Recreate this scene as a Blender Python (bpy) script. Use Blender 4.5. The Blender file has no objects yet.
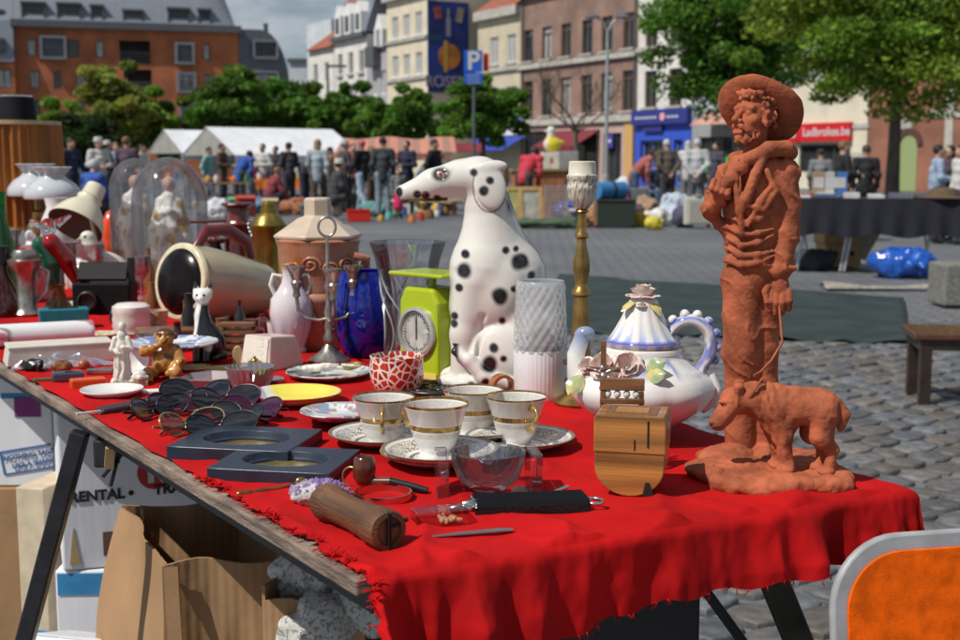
import bpy,math,random
import numpy as np
from mathutils import Vector,Matrix,Euler
R=math.radians
random.seed(7)
rng=np.random.default_rng(11)
scn=bpy.context.scene
col=scn.collection
F=1250.0;HOR=164.0;CZ=1.18;PITCH=math.atan((320-HOR)/F)
TZ=0.79
def ray(x,y):
 d=((x-480)/F,1.0,(320-y)/F)
 c,s=math.cos(PITCH),math.sin(PITCH)
 return Vector((d[0],c*d[1]+s*d[2],-s*d[1]+c*d[2]))
def on_z(x,y,z):
 d=ray(x,y);t=(z-CZ)/d.z
 return Vector((d.x*t,d.y*t,z))
def on_y(x,y,Y):
 d=ray(x,y);t=Y/d.y
 return Vector((d.x*t,Y,CZ+d.z*t))
def mpp(p):
 c,s=math.cos(PITCH),math.sin(PITCH)
 return(p[1]*c-(p[2]-CZ)*s)/F
def nd(t,typ,**kw):
 n=t.nodes.new(typ)
 for k,v in kw.items():
  if hasattr(n,k):setattr(n,k,v)
  else:n.inputs[k].default_value=v
 return n
def c4(c):return(c[0],c[1],c[2],1.0)
_M={}
def mat(name,c=(.5,.5,.5),rough=.5,metal=0.,var=.12,scale=30.,bump=0.,bscale=150.,coat=0.,trans=0.,ior=1.45,sss=0.,attr=False,spec=.5,c2=None,detail=4.,sheen=0.,stretch=None,lo=.35,hi=.65):
 if name in _M:return _M[name]
 m=bpy.data.materials.new(name);m.use_nodes=True
 t=m.node_tree;t.nodes.clear()
 out=nd(t,'ShaderNodeOutputMaterial');b=nd(t,'ShaderNodeBsdfPrincipled')
 t.links.new(b.outputs[0],out.inputs[0])
 b.inputs['Roughness'].default_value=rough;b.inputs['Metallic'].default_value=metal
 b.inputs['IOR'].default_value=ior;b.inputs['Transmission Weight'].default_value=trans
 b.inputs['Coat Weight'].default_value=coat;b.inputs['Specular IOR Level'].default_value=spec
 b.inputs['Subsurface Weight'].default_value=sss
 if sss:b.inputs['Subsurface Scale'].default_value=.004
 if sheen:b.inputs['Sheen Weight'].default_value=sheen
 tc=nd(t,'ShaderNodeTexCoord')
 vec=tc.outputs['Object']
 if stretch:
  mp=nd(t,'ShaderNodeMapping');mp.inputs['Scale'].default_value=stretch
  t.links.new(vec,mp.inputs[0]);vec=mp.outputs[0]
 no=nd(t,'ShaderNodeTexNoise',Scale=scale,Detail=detail);t.links.new(vec,no.inputs['Vector'])
 rp=nd(t,'ShaderNodeValToRGB')
 rp.color_ramp.elements[0].position=lo;rp.color_ramp.elements[1].position=hi
 a=c if c2 else[x*(1-var)for x in c];d=c2 if c2 else[min(1,x*(1+var))for x in c]
 rp.color_ramp.elements[0].color=c4(a);rp.color_ramp.elements[1].color=c4(d)
 t.links.new(no.outputs[0],rp.inputs[0])
 if attr:
  at=nd(t,'ShaderNodeAttribute',attribute_name='Col')
  mx=nd(t,'ShaderNodeMix',data_type='RGBA',blend_type='MULTIPLY');mx.inputs[0].default_value=1.
  rp.color_ramp.elements[0].color=(1-var,1-var,1-var,1);rp.color_ramp.elements[1].color=(1,1,1,1)
  t.links.new(at.outputs['Color'],mx.inputs[6]);t.links.new(rp.outputs[0],mx.inputs[7])
  t.links.new(mx.outputs[2],b.inputs['Base Color'])
 else:
  t.links.new(rp.outputs[0],b.inputs['Base Color'])
 rr=nd(t,'ShaderNodeMapRange');rr.inputs[3].default_value=max(.02,rough*.8);rr.inputs[4].default_value=min(1,rough*1.25)
 t.links.new(no.outputs[0],rr.inputs[0]);t.links.new(rr.outputs[0],b.inputs['Roughness'])
 if bump:
  n2=nd(t,'ShaderNodeTexNoise',Scale=bscale,Detail=5.);t.links.new(vec,n2 .inputs['Vector'])
  bp=nd(t,'ShaderNodeBump',Strength=min(1,bump));bp.inputs['Distance'].default_value=.004*max(1,bump)
  t.links.new(n2 .outputs[0],bp.inputs['Height']);t.links.new(bp.outputs[0],b.inputs['Normal'])
 _M[name]=m
 return m
def thin_glass(name,tint=(.96,.97,.98),rough=.02,base=.06,grime=.0,power=.35):
 if name in _M:return _M[name]
 m=bpy.data.materials.new(name);m.use_nodes=True
 t=m.node_tree;t.nodes.clear()
 out=nd(t,'ShaderNodeOutputMaterial')
 tr=nd(t,'ShaderNodeBsdfTransparent');tr.inputs[0].default_value=c4(tint)
 gl=nd(t,'ShaderNodeBsdfGlossy');gl.inputs[1].default_value=rough
 lw=nd(t,'ShaderNodeLayerWeight');lw.inputs[0].default_value=power
 ml=nd(t,'ShaderNodeMath',operation='MULTIPLY_ADD');ml.inputs[1].default_value=.8;ml.inputs[2].default_value=base
 t.links.new(lw.outputs['Fresnel'],ml.inputs[0])
 mx=nd(t,'ShaderNodeMixShader');t.links.new(ml.outputs[0],mx.inputs[0])
 t.links.new(tr.outputs[0],mx.inputs[1]);t.links.new(gl.outputs[0],mx.inputs[2])
 last=mx
 if grime:
  df=nd(t,'ShaderNodeBsdfDiffuse');df.inputs[0].default_value=(.5,.52,.56,1)
  m2=nd(t,'ShaderNodeMixShader')
  tc=nd(t,'ShaderNodeTexCoord');no=nd(t,'ShaderNodeTexNoise',Scale=14.,Detail=6.)
  t.links.new(tc.outputs['Object'],no.inputs['Vector'])
  mr=nd(t,'ShaderNodeMapRange');mr.inputs[1].default_value=.3;mr.inputs[2].default_value=.7
  mr.inputs[3].default_value=grime*.6;mr.inputs[4].default_value=grime*1.4
  t.links.new(no.outputs[0],mr.inputs[0]);t.links.new(mr.outputs[0],m2 .inputs[0])
  t.links.new(mx.outputs[0],m2 .inputs[1]);t.links.new(df.outputs[0],m2 .inputs[2]);last=m2
 t.links.new(last.outputs[0],out.inputs[0])
 _M[name]=m
 return m
def link(o):
 col.objects.link(o);return o
def tag(o,label=None,cat=None,group=None,kind=None):
 if label:o['label']=label
 if cat:o['category']=cat
 if group:o['group']=group
 if kind:o['kind']=kind
 return o
def obj(name,me,m=None,parent=None,loc=(0,0,0),rot=(0,0,0)):
 o=bpy.data.objects.new(name,me);link(o)
 o.location=loc;o.rotation_euler=rot
 if parent is not None:o.parent=parent
 if m is not None and me is not None:
  me.materials.clear()
  for q in(m if isinstance(m,(list,tuple))else[m]):me.materials.append(q)
 return o
def thing(name,label,cat,loc,rotz=0.,group=None):
 o=bpy.data.objects.new(name,None);link(o)
 o.empty_display_size=.02
 o.location=loc;o.rotation_euler=(0,0,rotz)
 return tag(o,label,cat,group)
def item(name,label,cat,px,py,group=None,z=TZ,rz=0.):
 """an Empty on the table under picture point (px, py), its x axis across the line of sight; returns it and metres per pixel"""
 p=on_z(px,py,z)
 return thing(name,label,cat,p,-math.atan2(p.x,p.y)+rz,group),mpp(p)
def copy_tree(o,parent=None):
 c=o.copy();link(c)
 c.parent=parent
 for ch in list(o.children):copy_tree(ch,c)
 return c
class MB:
 """collects faces, builds one mesh"""
 def __init__(s):s.v=[];s.f=[];s.mi=[];s.cur=0
 def add(s,vs,fs):
  n=len(s.v);s.v+=[tuple(v)for v in vs]
  for f in fs:s.f.append(tuple(i+n for i in f));s.mi.append(s.cur)
  return s
 def box(s,c,d,rot=None):
  hx,hy,hz=d[0]/2,d[1]/2,d[2]/2
  vs=[Vector((x,y,z))for x in(-hx,hx)for y in(-hy,hy)for z in(-hz,hz)]
  if rot is not None:
   e=Euler(rot).to_matrix();vs=[e@v for v in vs]
  c=Vector(c);vs=[v+c for v in vs]
  return s.add(vs,[(0,1,3,2),(4,6,7,5),(0,4,5,1),(2,3,7,6),(0,2,6,4),(1,5,7,3)])
 def bar(s,a,b,w,t=None):
  """square bar from a to b"""
  return s.tube([a,b],[w*.707]*2,4,tw=math.pi/4)
 def lathe(s,prof,seg=40,c=(0,0,0),rfun=None,close=False):
  """prof: list of (radius, z)"""
  vs=[];n=len(prof)
  for r,z in prof:
   for i in range(seg):
    a=2*math.pi*i/seg
    q=r*(rfun(a,z)if rfun else 1.)
    vs.append((c[0]+q*math.cos(a),c[1]+q*math.sin(a),c[2]+z))
  fs=[]
  for j in range(n-1):
   for i in range(seg):
    k=(i+1)%seg
    fs.append((j*seg+i,j*seg+k,(j+1)*seg+k,(j+1)*seg+i))
  b=[r for r,z in prof]
  if b[0]>1e-5 and not close:fs.append(tuple(range(seg))[::-1])
  if b[-1]>1e-5 and not close:fs.append(tuple((n-1)*seg+i for i in range(seg)))
  if close:
   for i in range(seg):
    k=(i+1)%seg
    fs.append(((n-1)*seg+i,(n-1)*seg+k,k,i))
  return s.add(vs,fs)
 def tube(s,pts,rad,seg=10,caps=True,tw=0.,flat=1.,closed=False):
  pts=[Vector(p)for p in pts];n=len(pts)
  if not isinstance(rad,(list,tuple)):rad=[rad]*n
  vs=[];up=None
  for i,p in enumerate(pts):
   if closed:d=pts[(i+1)%n]-pts[i-1]
   else:d=pts[min(i+1,n-1)]-pts[max(i-1,0)]
   d=d.normalized()if d.length>1e-9 else Vector((0,0,1))
   if up is None:
    up=Vector((0,0,1))if abs(d.z)<.9 else Vector((0,1,0))
   x=up.cross(d)
   if x.length<1e-6:x=Vector((1,0,0)).cross(d)
   x.normalize();yv=d.cross(x).normalized();up=yv
   for k in range(seg):
    a=2*math.pi*k/seg+tw
    vs.append(p+x*(rad[i]*math.cos(a))+yv*(rad[i]*flat*math.sin(a)))
  fs=[]
  for j in range(n if closed else n-1):
   j2=(j+1)%n
   for i in range(seg):
    k=(i+1)%seg
    fs.append((j*seg+i,j*seg+k,j2*seg+k,j2*seg+i))
  if caps and not closed:
   fs.append(tuple(range(seg))[::-1]);fs.append(tuple((n-1)*seg+i for i in range(seg)))
  return s.add(vs,fs)
 def ball(s,c,r,seg=12,rings=8):
  r=r if isinstance(r,(tuple,list))else(r,r,r)
  vs=[(c[0],c[1],c[2]-r[2])]
  for j in range(1,rings):
   ph=-math.pi/2+math.pi*j/rings
   for i in range(seg):
    a=2*math.pi*i/seg
    vs.append((c[0]+r[0]*math.cos(ph)*math.cos(a),c[1]+r[1]*math.cos(ph)*math.sin(a),c[2]+r[2]*math.sin(ph)))
  vs.append((c[0],c[1],c[2]+r[2]));fs=[]
  for i in range(seg):fs.append((0,1+(i+1)%seg,1+i))
  for j in range(rings-2):
   for i in range(seg):
    k=(i+1)%seg
    fs.append((1+j*seg+i,1+j*seg+k,1+(j+1)*seg+k,1+(j+1)*seg+i))
  t=len(vs)-1;b=1+(rings-2)*seg
  for i in range(seg):fs.append((b+i,b+(i+1)%seg,t))
  return s.add(vs,fs)
 def prism(s,poly,y0,y1,ax='y'):
  """poly in (x, z), extruded along y (or in (x, y) along z, or in (y, z) along x)"""
  n=len(poly)
  def P(a,b,h):return{'y':(a,h,b),'z':(a,b,h),'x':(h,a,b)}[ax]
  vs=[P(a,b,y0)for a,b in poly]+[P(a,b,y1)for a,b in poly]
  fs=[tuple(range(n)),tuple(range(n,2*n))[::-1]]
  for i in range(n):
   k=(i+1)%n;fs.append((i,i+n,k+n,k))
  return s.add(vs,fs)
 def grid(s,fn,nu,nv,thick=0.):
  """fn(u, v) -> point; thick gives the sheet a second side"""
  vs=[Vector(fn(i/nu,j/nv))for j in range(nv+1)for i in range(nu+1)]
  w=nu+1
  fs=[(j*w+i,j*w+i+1,(j+1)*w+i+1,(j+1)*w+i)for j in range(nv)for i in range(nu)]
  if thick:
   n=len(vs);vs+=[v-Vector((0,0,thick))for v in vs]
   fs+=[tuple(i+n for i in f[::-1])for f in fs]
   ed=[(i,i+1)for i in range(nu)]+[(nv*w+i+1,nv*w+i)for i in range(nu)]+[((j+1)*w,j*w)for j in range(nv)]+[(j*w+nu,(j+1)*w+nu)for j in range(nv)]
   fs+=[(b,a,a+n,b+n)for a,b in ed]
  return s.add(vs,fs)
 def mesh(s,name,smooth=35.):
  me=bpy.data.meshes.new(name);me.from_pydata(s.v,[],s.f)
  me.polygons.foreach_set('material_index',s.mi)
  bm_fix(me)
  if smooth:
   me.polygons.foreach_set('use_smooth',[True]*len(me.polygons))
   if smooth<180:me.set_sharp_from_angle(angle=R(smooth))
  me.update();return me
 def build(s,name,m,parent=None,loc=(0,0,0),rot=(0,0,0),smooth=35.,bevel=0.,sub=0):
  o=obj(name,s.mesh(name,smooth),m,parent,loc,rot)
  if bevel:
   b=o.modifiers.new('bevel','BEVEL');b.width=bevel;b.segments=2;b.limit_method='ANGLE';b.angle_limit=R(40)
  if sub:
   b=o.modifiers.new('sub','SUBSURF');b.levels=b.render_levels=sub
  return o
import bmesh
def bm_fix(me):
 b=bmesh.new();b.from_mesh(me);bmesh.ops.recalc_face_normals(b,faces=b.faces);b.to_mesh(me);b.free()
def hashn(ix,iy,iz,seed):
 h=(ix.astype(np.int64)*374761393+iy.astype(np.int64)*668265263+iz.astype(np.int64)*2147483647+seed*974711)&0xffffffff
 h=((h^(h>>13))*1274126177)&0xffffffff
 h=h^(h>>16)
 return(h&0xffff)/32767.5-1.
def vnoise(p,freq,seed=0):
 q=np.asarray(p)*freq;i=np.floor(q);f=q-i;f=f*f*(3-2*f)
 i=i.astype(np.int64);r=0
 for dx in(0,1):
  for dy in(0,1):
   for dz in(0,1):
    w=(f[...,0]if dx else 1-f[...,0])*(f[...,1]if dy else 1-f[...,1])*(f[...,2]if dz else 1-f[...,2])
    r=r+w*hashn(i[...,0]+dx,i[...,1]+dy,i[...,2]+dz,seed)
 return r
def fbm(p,freq,seed=0,oct=3):
 return sum(vnoise(p,freq*2**k,seed+k)*.5**k for k in range(oct))
class SDF:
 def __init__(s,lo,hi,h):
  s.lo=np.array(lo,float);s.h=h
  n=np.ceil((np.array(hi)-s.lo)/h).astype(int)+1
  s.n=n;s.D=np.full(n,1e3,np.float32)
 def win(s,lo,hi,pad):
  a=np.clip(np.floor((np.array(lo)-pad-s.lo)/s.h).astype(int),0,s.n-1)
  b=np.clip(np.ceil((np.array(hi)+pad-s.lo)/s.h).astype(int)+1,1,s.n)
  sl=tuple(slice(i,max(i+1,j))for i,j in zip(a,b))
  ax=[(s.lo[k]+s.h*np.arange(sl[k].start,sl[k].stop)).astype(np.float32)for k in range(3)]
  return sl,np.stack(np.meshgrid(*ax,indexing='ij'),-1)
 def put(s,sl,d,k,sub=False):
  D=s.D[sl]
  if sub:
   d=-d;h=np.clip(.5-.5*(D-d)/k,0,1);s.D[sl]=D*(1-h)+d*h+k*h*(1-h)
  else:
   far=D>500
   h=np.clip(.5+.5*(D-d)/k,0,1);r=D*(1-h)+d*h-k*h*(1-h)
   s.D[sl]=np.where(far,d,r)
  return s
 def cap(s,a,b,ra,rb=None,k=2.,sub=False):
  rb=ra if rb is None else rb
  a=np.array(a,np.float32);b=np.array(b,np.float32);m=max(ra,rb)
  sl,P=s.win(np.minimum(a,b)-m,np.maximum(a,b)+m,k+3*s.h)
  ab=b-a;t=np.clip(((P-a)@ab)/max(1e-9,float(ab@ab)),0,1)
  d=np.linalg.norm(P-(a+t[...,None]*ab),axis=-1)-(ra+(rb-ra)*t)
  return s.put(sl,d,k,sub)
 def path(s,pts,rs,k=2.,sub=False):
  for i in range(len(pts)-1):s.cap(pts[i],pts[i+1],rs[i],rs[i+1],k,sub)
  return s
 def ell(s,c,r,rot=(0,0,0),k=2.,sub=False):
  c=np.array(c,np.float32);r=np.array(r,np.float32);m=r.max()
  sl,P=s.win(c-m,c+m,k+3*s.h)
  M=np.array(Euler([R(q)for q in rot]).to_matrix(),np.float32)
  q=(P-c)@M
  k0=np.linalg.norm(q/r,axis=-1);k1=np.linalg.norm(q/(r*r),axis=-1)+1e-9
  return s.put(sl,k0*(k0-1)/k1,k,sub)
 def box(s,c,hf,rad=1.,rot=(0,0,0),k=2.,sub=False):
  c=np.array(c,np.float32);hf=np.array(hf,np.float32);m=float(np.linalg.norm(hf))
  sl,P=s.win(c-m,c+m,k+3*s.h)
  M=np.array(Euler([R(q)for q in rot]).to_matrix(),np.float32)
  q=np.abs((P-c)@M)-(hf-rad)
  d=np.linalg.norm(np.maximum(q,0),axis=-1)+np.minimum(q.max(-1),0)-rad
  return s.put(sl,d,k,sub)
 def warp(s,fn):
  """fn(points) -> amount pushed outwards, applied near the surface"""
  near=np.abs(s.D)<8*s.h
  I=np.argwhere(near);P=s.lo+s.h*I
  s.D[near]-=fn(P).astype(np.float32)
  return s
 def mesh(s,name,scale=1.,paint=None):
  D=s.D;ins=D<0
  n=[x-1 for x in D.shape]
  c=np.zeros(n,np.int8)
  cs=[(i,j,k)for i in(0,1)for j in(0,1)for k in(0,1)]
  for i,j,k in cs:c+=ins[i:i+n[0],j:j+n[1],k:k+n[2]]
  act=(c>0)&(c<8);I=np.argwhere(act)
  idx=np.full(n,-1,np.int64);idx[act]=np.arange(len(I))
  pos=np.zeros((len(I),3));cnt=np.zeros(len(I))
  for a in cs:
   for ax in range(3):
    if a[ax]:continue
    b=list(a);b[ax]=1
    da=D[I[:,0]+a[0],I[:,1]+a[1],I[:,2]+a[2]];db=D[I[:,0]+b[0],I[:,1]+b[1],I[:,2]+b[2]]
    x=(da<0)!=(db<0);t=np.where(x,da/np.where(x,da-db,1),0)
    p=np.tile(np.array(a,float),(len(I),1));p[:,ax]+=t
    pos+=p*x[:,None];cnt+=x
  V=s.lo+s.h*(I+pos/np.maximum(cnt,1)[:,None])
  Q=[]
  for ax in range(3):
   o1,o2=(ax+1)%3,(ax+2)%3
   sa=[slice(None)]*3;sb=[slice(None)]*3
   sa[ax]=slice(0,-1);sb[ax]=slice(1,None)
   ch=ins[tuple(sa)]!=ins[tuple(sb)]
   E=np.argwhere(ch)
   E=E[(E[:,o1]>0)&(E[:,o2]>0)&(E[:,o1]<n[o1])&(E[:,o2]<n[o2])]
   def cell(d1,d2):
    q=E.copy();q[:,o1]+=d1;q[:,o2]+=d2
    return idx[q[:,0],q[:,1],q[:,2]]
   q=np.stack([cell(-1,-1),cell(0,-1),cell(0,0),cell(-1,0)],1)
   fl=~ins[E[:,0],E[:,1],E[:,2]]
   q[fl]=q[fl][:,::-1];Q.append(q[(q>=0).all(1)])
  Q=np.concatenate(Q)
  for _ in range(1):
   acc=np.zeros_like(V);cn=np.zeros(len(V))
   for a,b in((0,1),(1,2),(2,3),(3,0)):
    np.add.at(acc,Q[:,a],V[Q[:,b]]);np.add.at(cn,Q[:,a],1)
    np.add.at(acc,Q[:,b],V[Q[:,a]]);np.add.at(cn,Q[:,b],1)
   V=V*.6+.4*acc/np.maximum(cn,1)[:,None]
  me=bpy.data.meshes.new(name)
  me.vertices.add(len(V));me.vertices.foreach_set('co',(V*scale).astype(np.float32).ravel())
  me.loops.add(len(Q)*4);me.loops.foreach_set('vertex_index',Q.ravel().astype(np.int32))
  me.polygons.add(len(Q));me.polygons.foreach_set('loop_start',np.arange(0,len(Q)*4,4,dtype=np.int32))
  me.polygons.foreach_set('use_smooth',np.ones(len(Q),bool))
  me.update(calc_edges=True);me.validate()
  if paint is not None:
   ca=me.color_attributes.new('Col','FLOAT_COLOR','POINT')
   C=np.ones((len(V),4),np.float32);C[:,:3]=paint(V)
   ca.data.foreach_set('color',C.ravel())
  return me
def blend(C,c,w):
 return C*(1-w[:,None])+np.array(c)*w[:,None]
def flat(V,c):return np.tile(np.array(c,float),(len(V),1))
def spot(V,c,r,soft=.3):
 d=np.linalg.norm(V-np.array(c),axis=1)/r
 return np.clip((1-d)/soft+.5,0,1)
def text_mesh(s,size,bold=0.,ext=.001):
 cu=bpy.data.curves.new('lettering','FONT');cu.body=s;cu.size=size;cu.extrude=ext;cu.offset=bold;cu.align_x='CENTER';cu.align_y='CENTER'
 o=bpy.data.objects.new('lettering',cu);link(o)
 dg=bpy.context.evaluated_depsgraph_get()
 me=bpy.data.meshes.new_from_object(o.evaluated_get(dg));bpy.data.objects.remove(o);bpy.data.curves.remove(cu)
 return me
cam=bpy.data.cameras.new('camera');cam.lens=F/960*36;cam.sensor_width=36;cam.clip_end=3000;cam.clip_start=.05
co=bpy.data.objects.new('camera',cam);link(co);co.location=(0,0,CZ);co.rotation_euler=(R(90)-PITCH,0,0)
scn.camera=co
cam.dof.use_dof=True;cam.dof.focus_distance=1.66;cam.dof.aperture_fstop=8.5;cam.dof.aperture_blades=7
SUN_AZ=math.atan2(-.83,-.56)
SUN_EL=R(52)
sd=Vector((math.sin(SUN_AZ)*math.cos(SUN_EL),math.cos(SUN_AZ)*math.cos(SUN_EL),math.sin(SUN_EL)))
sl=bpy.data.lights.new('sun','SUN');sl.energy=4.6;sl.angle=R(.5);sl.color=(1.,.95,.87)
so=bpy.data.objects.new('sun',sl);link(so);so.rotation_euler=sd.to_track_quat('Z','Y').to_euler();so.location=(0,0,30)
w=bpy.data.worlds.new('World');scn.world=w;w.use_nodes=True
t=w.node_tree;t.nodes.clear()
ow=nd(t,'ShaderNodeOutputWorld');bg=nd(t,'ShaderNodeBackground');sk=nd(t,'ShaderNodeTexSky',sky_type='NISHITA')
sk.sun_disc=False;sk.ozone_density=4.;sk.dust_density=.4;sk.sun_elevation=SUN_EL;sk.sun_rotation=SUN_AZ
bg.inputs[1].default_value=.052
tc=nd(t,'ShaderNodeTexCoord');mp=nd(t,'ShaderNodeMapping');mp.inputs['Scale'].default_value=(1,1,2.6);mp.inputs['Location'].default_value=(.35,.1,.2)
t.links.new(tc.outputs['Generated'],mp.inputs[0])
cn=nd(t,'ShaderNodeTexNoise',Scale=3.2,Detail=8.,Roughness=.58);t.links.new(mp.outputs[0],cn.inputs['Vector'])
cr=nd(t,'ShaderNodeValToRGB');cr.color_ramp.elements[0].position=.42;cr.color_ramp.elements[1].position=.66
t.links.new(cn.outputs[0],cr.inputs[0])
cm=nd(t,'ShaderNodeMix',data_type='RGBA');t.links.new(cr.outputs[0],cm.inputs[0]);t.links.new(sk.outputs[0],cm.inputs[6]);cm.inputs[7].default_value=(12.5,13.0,13.6,1)
t.links.new(cm.outputs[2],bg.inputs[0]);t.links.new(bg.outputs[0],ow.inputs[0])
scn.view_settings.view_transform='Standard';scn.view_settings.look='None';scn.view_settings.exposure=0.0;scn.view_settings.gamma=1
scn.cycles.use_denoising=True
try:scn.cycles.denoiser='OPENIMAGEDENOISE'
except Exception:pass
scn.cycles.max_bounces=14;scn.cycles.transmission_bounces=12;scn.cycles.transparent_max_bounces=24;scn.cycles.glossy_bounces=6
scn.cycles.sample_clamp_indirect=6
def ground_mat():
 m=bpy.data.materials.new('stone_setts_far');m.use_nodes=True
 t=m.node_tree;b=t.nodes['Principled BSDF']
 tc=nd(t,'ShaderNodeTexCoord')
 mp=nd(t,'ShaderNodeMapping');mp.inputs['Rotation'].default_value=(0,0,R(38));t.links.new(tc.outputs['Object'],mp.inputs[0])
 dn=nd(t,'ShaderNodeTexNoise',Scale=3.,Detail=2.);t.links.new(mp.outputs[0],dn.inputs['Vector'])
 ad=nd(t,'ShaderNodeVectorMath',operation='MULTIPLY_ADD');ad.inputs[1].default_value=(.05,.05,0);t.links.new(dn.outputs['Color'],ad.inputs[0]);t.links.new(mp.outputs[0],ad.inputs[2])
 br=nd(t,'ShaderNodeTexBrick',Scale=1.);br.inputs['Brick Width'].default_value=.2;br.inputs['Row Height'].default_value=.14;br.inputs['Mortar Size'].default_value=.012;br.inputs['Mortar Smooth'].default_value=.3
 br.inputs['Color1'].default_value=(.142,.150,.163,1);br.inputs['Color2'].default_value=(.118,.125,.137,1);br.inputs['Mortar'].default_value=(.07,.074,.082,1)
 t.links.new(ad.outputs[0],br.inputs['Vector'])
 n2=nd(t,'ShaderNodeTexNoise',Scale=.30,Detail=9.,Roughness=.62);t.links.new(tc.outputs['Object'],n2 .inputs['Vector'])
 rp=nd(t,'ShaderNodeValToRGB');rp.color_ramp.elements[0].color=(.72,.74,.78,1);rp.color_ramp.elements[1].color=(1.2,1.18,1.12,1);rp.color_ramp.elements[0].position=.35;rp.color_ramp.elements[1].position=.65
 t.links.new(n2 .outputs[0],rp.inputs[0])
 mx=nd(t,'ShaderNodeMix',data_type='RGBA',blend_type='MULTIPLY');mx.inputs[0].default_value=1
 t.links.new(br.outputs[0],mx.inputs[6]);t.links.new(rp.outputs[0],mx.inputs[7]);t.links.new(mx.outputs[2],b.inputs['Base Color'])
 bp=nd(t,'ShaderNodeBump',Strength=.7);bp.inputs['Distance'].default_value=.02;bp.invert=True
 t.links.new(br.outputs['Fac'],bp.inputs['Height']);t.links.new(bp.outputs[0],b.inputs['Normal'])
 b.inputs['Roughness'].default_value=.6
 return m
g=MB();g.grid(lambda u,v:(-400+800*u,-60+860*v,-.02),20,20)
tag(g.build('ground',ground_mat(),smooth=0),kind='structure')
def setts():
 """the nearer paving, every stone a low rounded block"""
 m=MB();rs=random.Random(3)
 ca,sa=math.cos(R(38)),math.sin(R(38))
 rw=.148
 for j in range(-70,110):
  v=j*rw;u=-8.5+rs.random()*.2
  while u<9.5:
   L=rs.uniform(.12,.23);cx,cy=u+L/2,v;u+=L+.012
   X,Y=ca*cx-sa*cy,sa*cx+ca*cy
   if not(1.2<Y<9.6 and-2.6<X<1+Y*.52 and X>-.6-Y*.3):continue
   hl,hw=L/2-.004,rw/2-.006
   z=rs.uniform(-.007,.006);tx,ty=rs.uniform(-.025,.025),rs.uniform(-.03,.03)
   vs=[]
   jt=[(rs.uniform(-.012,.012),rs.uniform(-.012,.012))for _ in range(4)]
   for lev,(ins,dz)in enumerate(((0,-.05),(0,-.010),(.003,-.003),(.011,.0))):
    for q,(sx,sy)in enumerate(((-1,-1),(-.25,-1),(.25,-1),(1,-1),(1,0),(1,1),(.25,1),(-.25,1),(-1,1),(-1,0))):
     k={0:0,3:1,5:2,8:3}.get(q)
     jx,jy=jt[k]if k is not None else(0,0)
     cut=.016 if k is not None else 0
     a=sx*(hl-ins-cut)+jx*.6;b=sy*(hw-ins-cut*.7)+jy*.6
     px,py=cx+a,v+b
     vs.append((ca*px-sa*py,sa*px+ca*py,z+dz+a*tx+b*ty))
   vs.append((X,Y,z+.0012))
   fs=[]
   for l in range(3):
    for q in range(10):
     k=(q+1)%10;fs.append((l*10+q,l*10+k,l*10+10+k,l*10+10+q))
   for q in range(10):fs.append((30+q,30+(q+1)%10,40))
   m.add(vs,fs)
 me=m.mesh('paving_setts',50)
 ca_=me.color_attributes.new('Col','FLOAT_COLOR','POINT');n=len(me.vertices)//41
 tone=rng.uniform(.7,1.3,n);warm=rng.uniform(-.10,.14,n)
 C=np.ones((n,41,4),np.float32)
 for k,b in enumerate((.134,.136,.142)):C[:,:,k]=(b*tone*(1+warm*(1-k)))[:,None]
 ca_.data.foreach_set('color',C.ravel())
 return me
tag(obj('paving_setts',setts(),mat('sett_stone',attr=True,rough=.55,var=.45,scale=22,bump=.6,bscale=70)),kind='structure')
GLASS=mat('window_glass',(.025,.03,.036),rough=.06,var=.3,scale=1.2,spec=.8)
CURT=mat('curtained_glass',(.30,.31,.31),rough=.12,var=.35,scale=2.5,spec=.8,stretch=(4,1,.4))
WHITEF=mat('white_window_frame',(.72,.72,.70),rough=.5)
DARKF=mat('dark_window_frame',(.06,.055,.05),rough=.5)
BROWNF=mat('brown_window_frame',(.13,.075,.045),rough=.5)
GREYM=mat('grey_zinc',(.20,.225,.26),rough=.45,metal=.3,var=.12,scale=2.,stretch=(6,6,.3))
DKGREY=mat('dark_grey_metal',(.085,.095,.11),rough=.5,var=.1,scale=3)
STONE=mat('pale_stone_trim',(.40,.38,.345),rough=.8,var=.15,scale=2.5)
TILE=mat('red_roof_tile',(.26,.085,.05),rough=.8,var=.3,scale=3.,bump=.6,bscale=6)
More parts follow.
